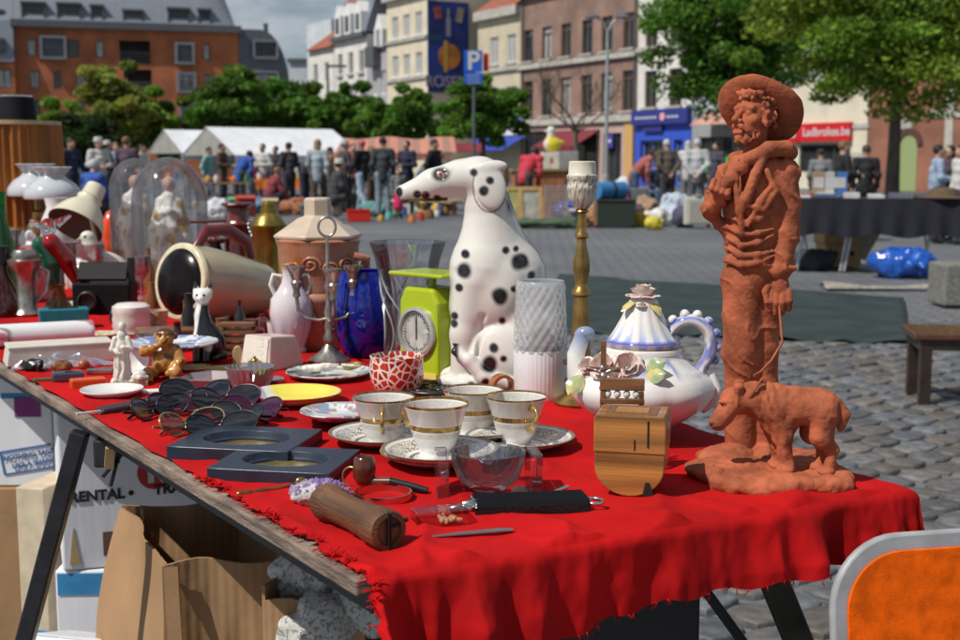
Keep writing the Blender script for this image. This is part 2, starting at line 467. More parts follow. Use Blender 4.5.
def brick(name,a,b,mortar,s=1.):
 m=mat(name,a,rough=.85);t=m.node_tree;bs=t.nodes['Principled BSDF']
 tc=nd(t,'ShaderNodeTexCoord');mp=nd(t,'ShaderNodeMapping');mp.inputs['Rotation'].default_value=(R(90),0,0);t.links.new(tc.outputs['Object'],mp.inputs[0])
 br=nd(t,'ShaderNodeTexBrick',Scale=1.);br.inputs['Brick Width'].default_value=.22*s;br.inputs['Row Height'].default_value=.075*s;br.inputs['Mortar Size'].default_value=.01*s
 br.inputs['Color1'].default_value=c4(a);br.inputs['Color2'].default_value=c4(b);br.inputs['Mortar'].default_value=c4(mortar)
 t.links.new(mp.outputs[0],br.inputs['Vector'])
 n=nd(t,'ShaderNodeTexNoise',Scale=.6,Detail=8.);t.links.new(tc.outputs['Object'],n.inputs['Vector'])
 rp=nd(t,'ShaderNodeValToRGB');rp.color_ramp.elements[0].color=(.72,.72,.74,1);rp.color_ramp.elements[1].color=(1.18,1.15,1.1,1);rp.color_ramp.elements[0].position=.35;rp.color_ramp.elements[1].position=.65
 t.links.new(n.outputs[0],rp.inputs[0])
 mx=nd(t,'ShaderNodeMix',data_type='RGBA',blend_type='MULTIPLY');mx.inputs[0].default_value=1
 t.links.new(br.outputs[0],mx.inputs[6]);t.links.new(rp.outputs[0],mx.inputs[7]);t.links.new(mx.outputs[2],bs.inputs['Base Color'])
 return m
def plaster(name,c=(.5,.5,.5),var=.1):return mat(name,c,rough=.85,var=var,scale=.8,bump=.3,bscale=8,detail=8)
BRICK_O=brick('orange_brick',(.46,.145,.055),(.40,.115,.045),(.26,.12,.07))
BRICK_B=brick('brown_pink_brick',(.27,.165,.13),(.22,.13,.105),(.25,.19,.16))
BRICK_R=brick('red_brick',(.30,.12,.075),(.25,.095,.06),(.26,.15,.11))
class Front:
 """a street front: u runs along it, y goes into the building, z is up"""
 def __init__(s,px,Y,e):
  k=ray(px,164).x/ray(px,164).y
  s.A=Vector((k*Y,Y,0));s.e=Vector((e[0],e[1],0)).normalized();s.rz=math.atan2(s.e.y,s.e.x)
  s.n=Vector((-s.e.y,s.e.x,0))
 def u(s,px,y=0.):
  r=ray(px,164);k=r.x/r.y;A=s.A+s.n*y
  return(k*A.y-A.x)/(s.e.x-k*s.e.y)
 def z(s,px,py,y=0.):
  Y=(s.A+s.n*y).y+s.u(px,y)*s.e.y
  return on_y(px,py,Y).z
 def root(s,name,label,px,cat='building',group=None):
  s.u0=s.u(px)
  return thing(name,label,cat,s.A+s.e*s.u0,s.rz,group)
def wall_mb(u0,u1,z0,z1,depth,ops,rev=.2):
 m=MB();us=sorted({u0,u1,*[q for o in ops for q in o[:2]]});zs=sorted({z0,z1,*[q for o in ops for q in o[2:4]]})
 for a,b in zip(us,us[1:]):
  for c,d in zip(zs,zs[1:]):
   mu,mz=(a+b)/2,(c+d)/2
   if any(o[0]<mu<o[1]and o[2]<mz<o[3]for o in ops):continue
   m.add([(a,0,c),(b,0,c),(b,0,d),(a,0,d)],[(0,1,2,3)])
 for a,b,c,d in[o[:4]for o in ops]:
  m.add([(a,0,c),(b,0,c),(b,0,d),(a,0,d),(a,rev,c),(b,rev,c),(b,rev,d),(a,rev,d)],[(0,4,5,1),(1,5,6,2),(2,6,7,3),(3,7,4,0)])
 m.add([(u0,0,z0),(u1,0,z0),(u1,0,z1),(u0,0,z1),(u0,depth,z0),(u1,depth,z0),(u1,depth,z1),(u0,depth,z1)],[(1,5,6,2),(4,0,3,7),(5,4,7,6),(3,2,6,7)])
 return m
def build_raw(m,name,mt,parent,**k):
 me=bpy.data.meshes.new(name);me.from_pydata(m.v,[],m.f);me.update()
 return obj(name,me,mt,parent,**k)
_W={}
def window(parent,u0,u1,z0,z1,frame,pane,style='sash',y=.12,sill=None):
 w,h=round(u1-u0,2),round(z1-z0,2);key=(w,h,style)
 if key not in _W:
  f=MB();t=.09
  f.box((0,0,h/2-t/2),(w,.08,t));f.box((0,0,-h/2+t/2),(w,.08,t))
  f.box((-w/2+t/2,0,0),(t,.078,h-2*t));f.box((w/2-t/2,0,0),(t,.078,h-2*t))
  if style=='sash':
   f.box((0,.004,-h*.08),(.09,.06,h*.84-t));f.box((0,.002,h*.30),(w-2*t,.07,.08))
  elif style=='wide':
   for k in(-1,1):f.box((k*w/6,.004,0),(.07,.06,h-2*t))
  elif style=='half':f.box((0,.004,0),(.07,.06,h-2*t))
  p=MB();p.box((0,.05,0),(w-.02,.02,h-.02))
  _W[key]=(f.mesh('window',0),p.mesh('pane',0))
 f,p=_W[key]
 o=bpy.data.objects.new('window',f.copy()if False else f);link(o);o.parent=parent;o.location=((u0+u1)/2,y,(z0+z1)/2)
 q=bpy.data.objects.new('pane',p);link(q);q.parent=o
 for ob,mm in((o,frame),(q,pane)):
  if not ob.data.materials:ob.data.materials.append(None)
  ob.material_slots[0].link='OBJECT';ob.material_slots[0].material=mm
 if sill:MB().box(((0),-.12-y,-(z1-z0)/2-.06),(w+.24,.2,.12)).build('sill',sill,o,smooth=0)
 return o
EX=(.494,-.87)
ROW=Front(640,72,EX)
def P3(fr,px,py):return fr.u(px)-fr.u0,fr.z(px,py)
b=ROW.root('brick_terrace','long brown brick terrace with tall sash windows over a pink shop front',520)
U=lambda px:ROW.u(px)-ROW.u0
zt,z1a,z1b,z2a,z2b=ROW.z(605,-22),ROW.z(605.5,16),ROW.z(605.5,51),ROW.z(605.5,72.5),ROW.z(605.5,112)
ops=[]
for px in(528,546,565,586,605.5,627):
 c=U(px)
 for za,zb in((z1b,z1a),(z2b,z2a)):ops.append((c-.55,c+.55,za,zb))
sh=[(U(524),U(553),.15,3.3),(U(603),U(621),.15,3.0),(U(557),U(597),.5,3.1)]
zf=ROW.z(605,124)
build_raw(wall_mb(0,U(636),zf,zt,9,ops),'wall',BRICK_B,b)
build_raw(wall_mb(0,U(636)-.003,0,zf,9,sh),'shop_front',plaster('pink_plaster',(.46,.33,.29)),b)
MB().box((U(636)/2,-.1,z1b-.35),(U(636),.24,.3)).build('string_course',STONE,b,smooth=0)
MB().box((U(636)/2,-.1,z2b-.4),(U(636),.24,.4)).build('string_course',STONE,b,smooth=0)
MB().box((U(636)/2,-.2,zt+.2),(U(636),.6,.4)).build('cornice',STONE,b,smooth=0)
MB().prism([(-.5,zt+.4),(9,zt+.4),(4.3,zt+3)],.02,U(636)-.02,'x').build('roof',TILE,b,smooth=0)
for i,(a,c,d,e)in enumerate(ops):window(b,a,c,d,e,BROWNF if i%3 else DARKF,CURT if i in(2,5,9)else GLASS,'sash',sill=STONE)
for i,(a,c,d,e)in enumerate(sh):window(b,a,c,d,e,DARKF,GLASS,'wide')
aw=MB();ua,ub=U(557),U(600)
aw.grid(lambda u,v:(ua+(ub-ua)*u,-.05-1.9*v,3.25-1.0*v-.05*math.sin(v*3)),8,5,.03)
aw.prism([(-1.95,2.2),(-1.92,2.2),(-1.92,1.95),(-1.95,1.95)],ua,ub,'x')
tag(aw.build('awning',mat('maroon_canvas',(.16,.022,.03),rough=.8,var=.2,scale=3),b),'maroon sloping canvas awning')
sg=MB();sg.box((U(610.5),-.12,ROW.z(610,141)),(.85,.12,.8));sgo=sg.build('hanging_sign',mat('violet_blue_paint',(.06,.06,.33),rough=.4),b,smooth=0)
MB().box((U(610.5),-.19,ROW.z(610,141)),(.5,.012,.16)).build('emblem',WHITEF,sgo,smooth=0)
MB().box((U(629.5),-.04,ROW.z(629,160)),(.95,.06,4.4)).build('amber_panel',mat('amber_door_paint',(.55,.33,.13),rough=.5),b,smooth=0)  # tall flat panel in plain amber paint on the shop front
for px in(523,634):
 m=MB();m.tube([(U(px),-.08,.1),(U(px),-.08,zt+.1)],.05,8);m.build('downpipe',DKGREY,b)
b=ROW.root('cream_house','narrow cream house with two white windows beside the brown brick terrace',478)
zt2=ROW.z(495,8);ops=[]
for px in(494,511):
 for ya,yb in((37,65),(88,112)):ops.append((U(px)-.55,U(px)+.55,ROW.z(494,yb),ROW.z(494,ya)))
wu=ROW.u(520)-ROW.u0-.01
build_raw(wall_mb(0,wu,0,zt2,9,ops),'wall',plaster('cream_plaster',(.50,.45,.33)),b)
MB().box((wu/2,-.15,zt2-.4),(wu,.5,.6)).build('cornice',STONE,b,smooth=0)
MB().prism([(-.4,zt2-.1),(9,zt2-.1),(4.3,zt2+3)],.02,wu-.02,'x').build('roof',TILE,b,smooth=0)
for o in ops:window(b,*o,WHITEF,CURT,'half',sill=STONE)
MB().box((wu/2,-.1,ROW.z(494,70)),(wu,.2,.3)).build('string_course',STONE,b,smooth=0)
aw=MB();aw.grid(lambda u,v:(.2+(wu+.6)*u,-.05-1.8*v,3.0-.9*v),6,4,.03)
tag(aw.build('awning',mat('blue_canvas',(.02,.05,.33),rough=.8,var=.2,scale=3),b),'royal blue sloping canvas awning')
MB().box((wu/2+.4,-.06,3.35),(wu,.1,.5)).build('fascia',WHITEF,b,smooth=0)
MB().box((wu/2+.4,-.06,4.0),(wu,.1,.7)).build('shop_sign',mat('bright_blue_paint',(.03,.09,.45),rough=.5),b,smooth=0)
b=ROW.root('white_house','white plastered house above a bright blue shop front',636.4)
wu=U(692);zt3=ROW.z(660,-45);ops=[]
for px in(649.5,674):
 for ya,yb in((11,46),(70,107)):ops.append((U(px)-.55,U(px)+.55,ROW.z(655,yb),ROW.z(655,ya)))
zs=ROW.z(660,109)
build_raw(wall_mb(0.01,wu,zs,zt3,9,ops),'wall',plaster('white_plaster',(.62,.61,.57)),b)
for o in ops:window(b,*o,BROWNF,GLASS,'sash',sill=STONE)
MB().box((wu/2,-.1,ROW.z(655,48)),(wu-.02,.2,.25)).build('string_course',STONE,b,smooth=0)
MB().prism([(-.4,zt3),(9,zt3),(4.3,zt3+3)],.02,wu-.02,'x').build('roof',TILE,b,smooth=0)
BLUEP=mat('blue_shop_paint',(.035,.085,.50),rough=.45,var=.1)
so_=[(U(642),U(672),.9,ROW.z(660,140)),(U(675.5),U(684),.1,ROW.z(660,140))]
sf=build_raw(wall_mb(-.02,wu+.02,0,zs,9,so_),'shop_front',BLUEP,b,loc=(0,-.12,0))
MB().box((wu/2,-.3,ROW.z(660,117)),(wu,.25,.8)).build('fascia',mat('navy_sign',(.03,.04,.22),rough=.4),b,smooth=0)
MB().box((wu*.36,-.25,ROW.z(655,127.5)),(1.7,.1,.45)).build('shop_sign',mat('navy_sign'),b,smooth=0)
bl=MB()
for i in range(6):bl.box((.5+i*.34,-.43,ROW.z(660,117.4)),(.26,.012,.12))
for i in range(3):bl.box((wu*.68+i*.36,-.43,ROW.z(660,117.4)),(.28,.012,.12))
bl.build('worn_lettering',mat('sign_white'),b,smooth=0)
MB().lathe([(0,0),(.22,0),(.22,.02),(0,.02)],16).build('emblem',mat('sign_pink',(.75,.35,.38)),b,(wu*.58,-.44,ROW.z(660,117)),(R(90),0,0))
window(b,*so_[0],mat('pale_blue_frame',(.12,.2,.5)),GLASS,'wide');window(b,*so_[1],mat('pale_blue_frame'),GLASS,'half')
b=ROW.root('grey_shop_house','pale blue grey house with a grey shop front and bright green sign',692.6)
wu=U(789);ops=[]
for px in(697,724,752):ops+=[(U(px)-.6,U(px)+.6,ROW.z(700,46),ROW.z(700,4))]
zs=ROW.z(700,110)
build_raw(wall_mb(.01,wu,zs,13.5,9,ops),'wall',plaster('blue_grey_plaster',(.42,.46,.50)),b)
for o in ops:window(b,*o,WHITEF,GLASS,'sash')
MB().prism([(-.4,13.5),(9,13.5),(4.3,16)],.02,wu-.02,'x').build('roof',TILE,b,smooth=0)
so_=[(.5,wu*.45,.1,2.6),(wu*.52,wu-.4,.1,2.6)]
build_raw(wall_mb(.0,wu,0,zs-.003,9,so_),'shop_front',plaster('grey_plaster',(.27,.28,.29)),b,loc=(0,-.1,0))
for o in so_:window(b,*o,DARKF,GLASS,'wide')
MB().box((U(722),-.2,ROW.z(722,163)),(2.9,.16,.9)).build('shop_sign',mat('green_sign_paint',(.06,.42,.06),rough=.4),b,smooth=0)
aw=MB();aw.grid(lambda u,v:(U(712)+3.4*u,-.15-1.4*v,4.0-.8*v),8,4,.03)
aw.build('awning',mat('striped_canvas_small',(.5,.3,.24),c2=(.28,.12,.1),rough=.9,scale=9,stretch=(1.2,.02,.02),lo=.48,hi=.52),b)
b=ROW.root('betting_shop','cream corner shop with a red sign over a dark window',789.5)
wu=U(866);so_=[(U(799),U(850),.8,ROW.z(822,144))]
build_raw(wall_mb(.01,wu,0,5.2,9,so_),'wall',plaster('cream_shop_plaster',(.60,.56,.44)),b)
window(b,*so_[0],DARKF,GLASS,'wide')
build_raw(wall_mb(.01,wu,5.2,7.4,8,[]),'upper_wall',plaster('pale_grey_render',(.5,.53,.56)),b,loc=(0,.6,0))
MB().prism([(.3,7.4),(9,7.4),(4.5,9)],.02,wu-.02,'x').build('roof',GREYM,b,smooth=0)
RED=mat('red_sign_paint',(.55,.015,.02),rough=.35,var=.05)
ux0,ux1,zc=U(798),U(852),ROW.z(825,132)
sg=MB().box(((ux0+ux1)/2,-.12,zc),(ux1-ux0,.2,.85)).build('shop_sign',RED,b,smooth=0)
obj('lettering',text_mesh('Ladbrokes.be',.56,.012,.004),mat('sign_white'),sg,(ux0+(ux1-ux0)*.57,-.226,zc),(R(90),0,0))
sg=MB().box((U(790.3),-.12,zc-.05),(1.3,.2,.85)).build('shop_sign',RED,b,smooth=0)
obj('lettering',text_mesh('s.be',.56,.012,.004),mat('sign_white'),sg,(U(790.3)+.1,-.226,zc-.05),(R(90),0,0))
b=ROW.root('brick_hall','red brick hall with pale stone crosses and a round arched green door',866.5)
wu=U(1010);du0,du1=U(900),U(917)
build_raw(wall_mb(.01,wu,0,13,10,[(du0,du1,0,2.3)],.3),'wall',BRICK_R,b)
d=MB();n=12;cu,rr=(du0+du1)/2,(du1-du0)/2
d.prism([(du0,0),(du1,0)]+[(cu+rr*math.cos(math.pi*i/n),2.0+rr*math.sin(math.pi*i/n))for i in range(n+1)],-.03,-.0)
d.build('door',mat('pale_green_door',(.27,.33,.15),rough=.6,var=.15),b,smooth=0)
d=MB();d.prism([(cu+(rr+.28)*math.cos(math.pi*i/n),2.0+(rr+.28)*math.sin(math.pi*i/n))for i in range(n+1)]+[(cu+rr*math.cos(math.pi*i/n),2.0+rr*math.sin(math.pi*i/n))for i in range(n,-1,-1)],-.08,-.001)
d.build('door_arch',mat('arch_dark_brick',(.09,.04,.03),rough=.8),b,smooth=0)
for px in(948,880):
 if px==948:
  x=MB();x.box((U(px),-.03,3.6),(.42,.06,3.6));x.box((U(px),-.034,3.3),(2.2,.06,.34));x.build('stone_cross',STONE,b,smooth=0)
 else:
  for z_ in(1.6,2.9):MB().box((U(px)-1.2,-.03,z_),(1.0,.06,.22)).build('stone_band',STONE,b,smooth=0)
MB().box((U(905),-.04,2.95),(.7,.08,.5)).build('keystone',STONE,b,smooth=0)
MB().prism([(-.4,13),(10,13),(5,17)],.02,wu-.02,'x').build('roof',TILE,b,smooth=0)
b=ROW.root('poster_house','cream house with rows of white windows and a blue painted gable',388)
wu=U(428);zt4=ROW.z(410,-3);ops=[]
for px in(396.2,407.4,419.4):
 for ya,yb in((14,37),(54,76),(96,118)):ops.append((U(px)-.55,U(px)+.55,ROW.z(408,yb),ROW.z(408,ya)))
build_raw(wall_mb(0,wu,0,zt4,8,ops),'wall',plaster('ivory_plaster',(.60,.54,.41)),b)
for o in ops:window(b,*o,WHITEF,CURT,'half',sill=WHITEF)
for yy in(40,79):MB().box((wu/2,-.08,ROW.z(408,yy)),(wu-.02,.18,.22)).build('string_course',STONE,b,smooth=0)
MB().box((wu/2,-.15,zt4+.15),(wu+.3,.5,.35)).build('cornice',STONE,b,smooth=0)
MB().prism([(-.3,zt4+.3),(8,zt4+.3),(4,zt4+3)],.02,wu-.02,'x').build('roof',TILE,b,smooth=0)
u428=ROW.u(428);C=ROW.A+ROW.e*u428;k=ray(468,60);kk=k.x/k.y
gy=(kk*C.y-C.x)/(ROW.n.x-kk*ROW.n.y)
zg0,zg1=ROW.z(428,92),ROW.z(428,0);gh=zg1-zg0
pg=MB().box((wu+.06,gy/2,(zg0+zg1)/2),(.1,gy,gh)).build('gable_mural',mat('mural_blue',(.02,.04,.20),rough=.7,var=.35,scale=.6),b,smooth=0)
def disc(r,n=28,th=.02):return MB().lathe([(0,0),(r,0),(r,th),(0,th)],n)
XR=(R(90),0,R(90))
disc(gy*.27).build('orange_disc',mat('mural_orange',(.45,.17,.035),rough=.7,var=.3,scale=1.),pg,(wu+.112,gy*.52,zg0+gh*.40),XR)
MB().box((wu+.135,gy*.43,zg0+gh*.40),(.02,gy*.09,gh*.34)).build('pale_stripe',mat('mural_yellow',(.55,.33,.06),rough=.7),pg,smooth=0)
bt=MB();bt.box((wu+.125,gy*.50,zg0+gh*.72),(.02,gy*.11,gh*.2));bt.box((wu+.126,gy*.50,zg0+gh*.87),(.02,gy*.045,gh*.11))
bt.build('pale_bottle',mat('mural_grey',(.25,.27,.33),rough=.7),pg,smooth=0)
MB().box((wu+.125,gy*.24,zg0+gh*.87),(.02,gy*.17,gh*.13),(R(12),0,0)).build('red_patch',mat('mural_red',(.28,.07,.06),rough=.7,var=.4,scale=2),pg,smooth=0)
MB().box((wu+.125,gy*.78,zg0+gh*.86),(.02,gy*.15,gh*.16),(R(-14),0,0)).build('ochre_patch',mat('mural_ochre',(.33,.27,.17),rough=.7,var=.4,scale=2),pg,smooth=0)
MB().box((wu+.125,gy*.16,zg0+gh*.6),(.02,gy*.3,gh*.05)).build('green_patch',mat('mural_green',(.02,.09,.07),rough=.7),pg,smooth=0)
obj('lettering',text_mesh('ROSEBO',1.15,.02,.01),mat('mural_letters',(.33,.27,.36),rough=.7),pg,(wu+.13,gy*.55,zg0+gh*.115),XR)
bb=thing('set_back_house','grey brown house set back between the blue mural and the cream house','building',ROW.A+ROW.e*(ROW.u(428)+1.5)+ROW.n*(gy+.5),ROW.rz)
build_raw(wall_mb(0,9,0,12.5,6,[(1.6,2.6,8.6,11),(4.6,5.6,8.6,11)]),'wall',plaster('grey_brown_plaster',(.30,.26,.24)),bb)
for a in(1.6,4.6):window(bb,a,a+1,8.6,11,DARKF,GLASS,'half')
MB().prism([(-.3,12.5),(6,12.5),(3,15)],.02,8.98,'x').build('roof',TILE,bb,smooth=0)
b=ROW.root('lilac_house','slim lilac grey house with a white pointed dormer',368)
wu=U(388)-.02;zt5=ROW.z(378,49);ops=[(U(px)-.5,U(px)+.5,ROW.z(378,95),ROW.z(378,71))for px in(375.5,384)]
build_raw(wall_mb(0,wu,0,zt5,8,ops),'wall',plaster('lilac_plaster',(.36,.34,.38)),b)
for o in ops:window(b,*o,WHITEF,CURT,'half')
bay=MB().box((wu*.5,-.35,ROW.z(378,57)),(1.7,.7,1.6)).build('oriel',DKGREY,b,smooth=0)
MB().prism([(-.3,zt5),(8,zt5),(6.5,zt5+3.6),(2.2,zt5+2.8)],.02,wu-.02,'x').build('roof',DKGREY,b,smooth=0)
dm=MB();cu=U(381);dm.prism([(cu-.75,zt5+.1),(cu+.75,zt5+.1),(cu+.75,zt5+1.5),(cu,zt5+2.7),(cu-.75,zt5+1.5)],-.15,2.5)
dmo=dm.build('dormer',WHITEF,b,smooth=0);MB().box((cu,-.18,zt5+.9),(.7,.04,1.2)).build('pane',CURT,dmo,smooth=0)
b=ROW.root('gabled_white_house','white house with three white dormers in a grey mansard roof',336)
wu=U(368)-.02;zt6=ROW.z(352,37);ops=[]
for px in(341.5,352,362.5):
 for ya,yb in((52,74),(88,110)):ops.append((U(px)-.5,U(px)+.5,ROW.z(352,yb),ROW.z(352,ya)))
build_raw(wall_mb(0,wu,0,zt6,8,ops),'wall',plaster('white_plaster'),b)
for o in ops:window(b,*o,WHITEF,GLASS,'half',sill=STONE)
MB().box((wu/2,-.15,zt6),(wu,.5,.4)).build('cornice',DKGREY,b,smooth=0)
MB().prism([(-.1,zt6+.2),(8,zt6+.2),(7,zt6+3.3),(.9,zt6+3.1)],.02,wu-.02,'x').build('mansard',GREYM,b,smooth=0)
for px in(341.5,351,361.5):
 cu=U(px);dm=MB();dm.prism([(cu-.6,zt6+.25),(cu+.6,zt6+.25),(cu+.6,zt6+1.9),(cu,zt6+2.8),(cu-.6,zt6+1.9)],-.2,2)
 dmo=dm.build('dormer',WHITEF,b,smooth=0);MB().box((cu,-.23,zt6+1.1),(.6,.04,1.3)).build('pane',GLASS,dmo,smooth=0)
MB().prism([(.9,zt6+3.1),(8,zt6+3.1),(4.5,zt6+6.5)],.02,wu+2,'x').build('upper_roof',TILE,b,smooth=0)
ch=MB().box((1.0,2.5,zt6+4),(1.9,1.2,3.4)).build('chimney',BRICK_B,b,smooth=0)
b=ROW.root('low_white_house','low white house with a small red roof at the far end of the row',311)
wu=U(335.5);zt7=ROW.z(323,49);ops=[(U(px)-.5,U(px)+.5,ROW.z(323,82),ROW.z(323,63))for px in(317,328)]
build_raw(wall_mb(0,wu,0,zt7,8,ops),'wall',plaster('white_plaster'),b)
for o in ops:window(b,*o,WHITEF,GLASS,'half')
MB().prism([(-.4,zt7),(8,zt7),(4,zt7+3)],.02,wu-.02,'x').build('roof',TILE,b,smooth=0)
bb=thing('grey_block','pale grey flat roofed block rising behind the low white house','building',ROW.A+ROW.e*ROW.u(309,10)+ROW.n*10,ROW.rz)
build_raw(wall_mb(0,7,0,ROW.z(320,22,10),5,[(4.5,5.6,13,14.3)]),'wall',plaster('pale_grey_render'),bb)
window(bb,4.5,5.6,13,14.3,DARKF,GLASS,'half')
LB=Front(240,115,(.955,.297))
b=LB.root('brick_apartment_block','orange brick apartment block with a grey zinc mansard roof',20)
U=lambda px:LB.u(px)-LB.u0
wu=U(241);ze=LB.z(200,31.5)
def zz(y):return LB.z(120,y)
r3,r2,r1,r0=(zz(58),zz(41)),(zz(90),zz(72)),(zz(119),zz(101)),(zz(148),zz(130))
ops=[]
def wpx(a,c,r,st='half',fr=DARKF,pn=None):ops.append((U(a),U(c),r[0],r[1],st,fr,pn))
for a,c in((32,41),(72,84),(100,108),(206,213)):wpx(a,c,r3,'plain',DARKF,CURT if a!=72 else GLASS)
for a,c in((34,43),(57,65),(80,88),(103,110),(207,214)):wpx(a,c,r2,'half',DARKF,CURT if a!=57 else GLASS)
for a,c in((34,43),(75,88),(103,110),(160,168),(208,215)):wpx(a,c,r1,'half',DARKF,GLASS)
for a,c in((34,43),(57,65),(80,88),(103,110),(160,168),(208,215)):wpx(a,c,r0,'half',DARKF,GLASS)
rec=[(U(123.5),U(154),zz(63),zz(40)),(U(127),U(154.5),zz(93),zz(69)),(U(127),U(154.5),zz(123),zz(99))]
allo=[o[:4]for o in ops]+rec
build_raw(wall_mb(0,wu,0,ze,12,allo),'wall',BRICK_O,b)
for o in ops:window(b,*o[:4],o[5],o[6]or GLASS,o[4])
for a,c,d,e in rec:
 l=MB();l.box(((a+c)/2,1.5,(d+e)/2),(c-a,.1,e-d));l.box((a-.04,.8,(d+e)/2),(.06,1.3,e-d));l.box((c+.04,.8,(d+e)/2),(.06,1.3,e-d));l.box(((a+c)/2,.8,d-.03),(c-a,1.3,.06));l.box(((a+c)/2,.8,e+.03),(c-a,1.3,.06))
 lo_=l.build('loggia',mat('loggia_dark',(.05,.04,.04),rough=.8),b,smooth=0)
 rl=MB();rl.box(((a+c)/2,.05,d+1.0),(c-a,.05,.05))
 for i in range(22):rl.box((a+(c-a)*(i+.5)/22,.05,d+.5),(.03,.03,1.))
 rl.build('railing',DKGREY,lo_,smooth=0)
for a,c,r in((45,71,(zz(61),zz(38))),(178,197,(zz(63),zz(41))),(179,198,(zz(92),zz(71))),(180,198,(zz(120),zz(99)))):
 w_,h_=U(c)-U(a),r[1]-r[0];bx=MB();cu=(U(a)+U(c))/2;cz=(r[0]+r[1])/2
 bx.box((cu,-.35,r[1]-.1),(w_,.7,.2));bx.box((cu,-.35,r[0]+.1),(w_,.7,.2));bx.box((cu-w_/2+.1,-.35,cz),(.2,.698,h_-.4));bx.box((cu+w_/2-.1,-.35,cz),(.2,.698,h_-.4))
 bo=bx.build('bay_window',GREYM,b,smooth=0)
 MB().box((cu,-.3,cz),(w_-.4,.06,h_-.4)).build('pane',GLASS if a in(45,178)else CURT,bo,smooth=0)
 fr=MB()
 for q in(-1,1):fr.box((cu+q*w_/6,-.35,cz),(.08,.06,h_-.4))
 fr.box((cu,-.62,r[0]+1.05),(w_-.4,.04,.05))
 for i in range(10):fr.box((cu-w_/2+.2+(w_-.4)*(i+.5)/10,-.62,r[0]+.62),(.03,.03,.82))
 fr.build('railing',DKGREY,bo,smooth=0)
disc(.38,24,.1).build('porthole',GLASS,b,(U(231),-.02,LB.z(231,68)),(R(90),0,0))
MB().box((wu/2,-.25,ze+.25),(wu+.5,.9,.6)).build('eave',DKGREY,b,smooth=0)
rf=MB();zr=ze+.5;prof=[(-.3,zr),(.5,zr+1.6),(1.6,zr+3.4),(3.4,zr+5),(6,zr+5.8),(12,zr+5.8),(12,zr)]
rf.prism(prof,0,wu-3.2,'x')
rf.build('roof',GREYM,b,smooth=50)
cv=MB();n=10
for i in range(n):
 a0,a1=math.pi/2*i/n,math.pi/2*(i+1)/n
 x0,x1=wu-3.2+3.0*math.sin(a0),wu-3.2+3.0*math.sin(a1)
 sc0,sc1=.45+.55*math.cos(a0),.45+.55*math.cos(a1)
 s0=max(.02,math.cos(a0));s1=max(.02,math.cos(a1))
 vs=[(x0,p[0],zr+(p[1]-zr)*s0)for p in prof]+[(x1,p[0],zr+(p[1]-zr)*s1)for p in prof]
 m_=len(prof);cv.add(vs,[(j,j+1,m_+j+1,m_+j)for j in range(m_-1)])
cv.build('roof_end',GREYM,b,smooth=50)
for a,c,y0,y1 in((29,51,3,20),(64,86,4,21),(97,108,6,22),(129,147,11,23),(173,193,9,26),(203,214,10,26)):
 ua,ub=U(a),U(c);za,zb=LB.z((a+c)/2,y1),LB.z((a+c)/2,y0);dm=MB()
 dm.box(((ua+ub)/2,1.3,zb+.06),(ub-ua+.3,3.2,.18));dm.box((ua-.02,1.3,(za+zb)/2),(.16,3,zb-za));dm.box((ub+.02,1.3,(za+zb)/2),(.16,3,zb-za));dm.box(((ua+ub)/2,1.3,za-.05),(ub-ua,3,.12))
 do=dm.build('dormer',DKGREY,b,smooth=0)
 window(b,ua+.08,ub-.08,za+.02,zb-.04,DARKF,GLASS,'half',y=-.02)
b=LB.root('zinc_clad_annex','low annex clad in dark grey zinc with a curved roof end',241.5)
wu=U(292);za=LB.z(250,29);n=8
prof=[(0,0),(wu,0),(wu,za*.55)]+[(wu-2.6*(1-math.cos(math.pi/2*i/n)),za*.55+(za*.45)*math.sin(math.pi/2*i/n))for i in range(1,n+1)]+[(0,za)]
MB().prism(prof,0,10).build('wall',mat('dark_zinc',(.10,.115,.14),rough=.5,metal=.2,var=.15,scale=2,stretch=(6,6,.3)),b,smooth=0)
for y0,y1 in((41,58),(72,85),(100,116)):
 a,c=LB.u(256)-LB.u0,LB.u(279)-LB.u0
 f=MB();zc,hh=(LB.z(266,y0)+LB.z(266,y1))/2,LB.z(266,y0)-LB.z(266,y1);f.box(((a+c)/2,-.15,zc+hh/2),(c-a,.5,.2));f.box(((a+c)/2,-.15,zc-hh/2),(c-a,.5,.2));f.box((a,-.15,zc),(.2,.498,hh-.2));f.box((c,-.15,zc),(.2,.498,hh-.2))
 f.build('window_surround',GREYM,b,smooth=0);window(b,a+.12,c-.12,zc-hh/2+.12,zc+hh/2-.12,DARKF,GLASS if y0!=72 else CURT,'wide',y=-.1)
MB().tube([(3,4,za),(3,4,za+1)],.22,10).build('flue',DKGREY,b)
b=LB.root('brick_wing','near wing of grey cladding over orange brick at the left edge',-70)
wu=U(19.5);zs=LB.z(8,62)
wo=[(U(-30),U(-10),r2[0],r2[1]),(U(1),U(16),r2[0],r2[1]),(U(1),U(16),r1[0],r1[1])]
build_raw(wall_mb(0,wu,0,zs,12,wo),'wall',BRICK_O,b,loc=(0,-.8,0))
for o in wo:window(b,*o,DARKF,CURT,'half',y=-.7)
MB().prism([(-1.1,zs),(12,zs),(12,zs+9),(3,zs+9),(-.3,zs+3.5)],0,wu,'x').build('roof',GREYM,b,smooth=0)
for y0,y1 in((39,53),(9,30)):
 za,zb=LB.z(8,y1),LB.z(8,y0);o_=-.9 if y0==39 else.3
 d=MB();d.box(((U(-4)+U(11))/2,o_+.8,(za+zb)/2),(U(11)-U(-4),2.2,zb-za));do=d.build('dormer',DKGREY,b,smooth=0)
 MB().box(((U(-3)+U(10))/2,o_-.32,(za+zb)/2),(U(10)-U(-3),.06,zb-za-.3)).build('pane',GLASS,do,smooth=0)
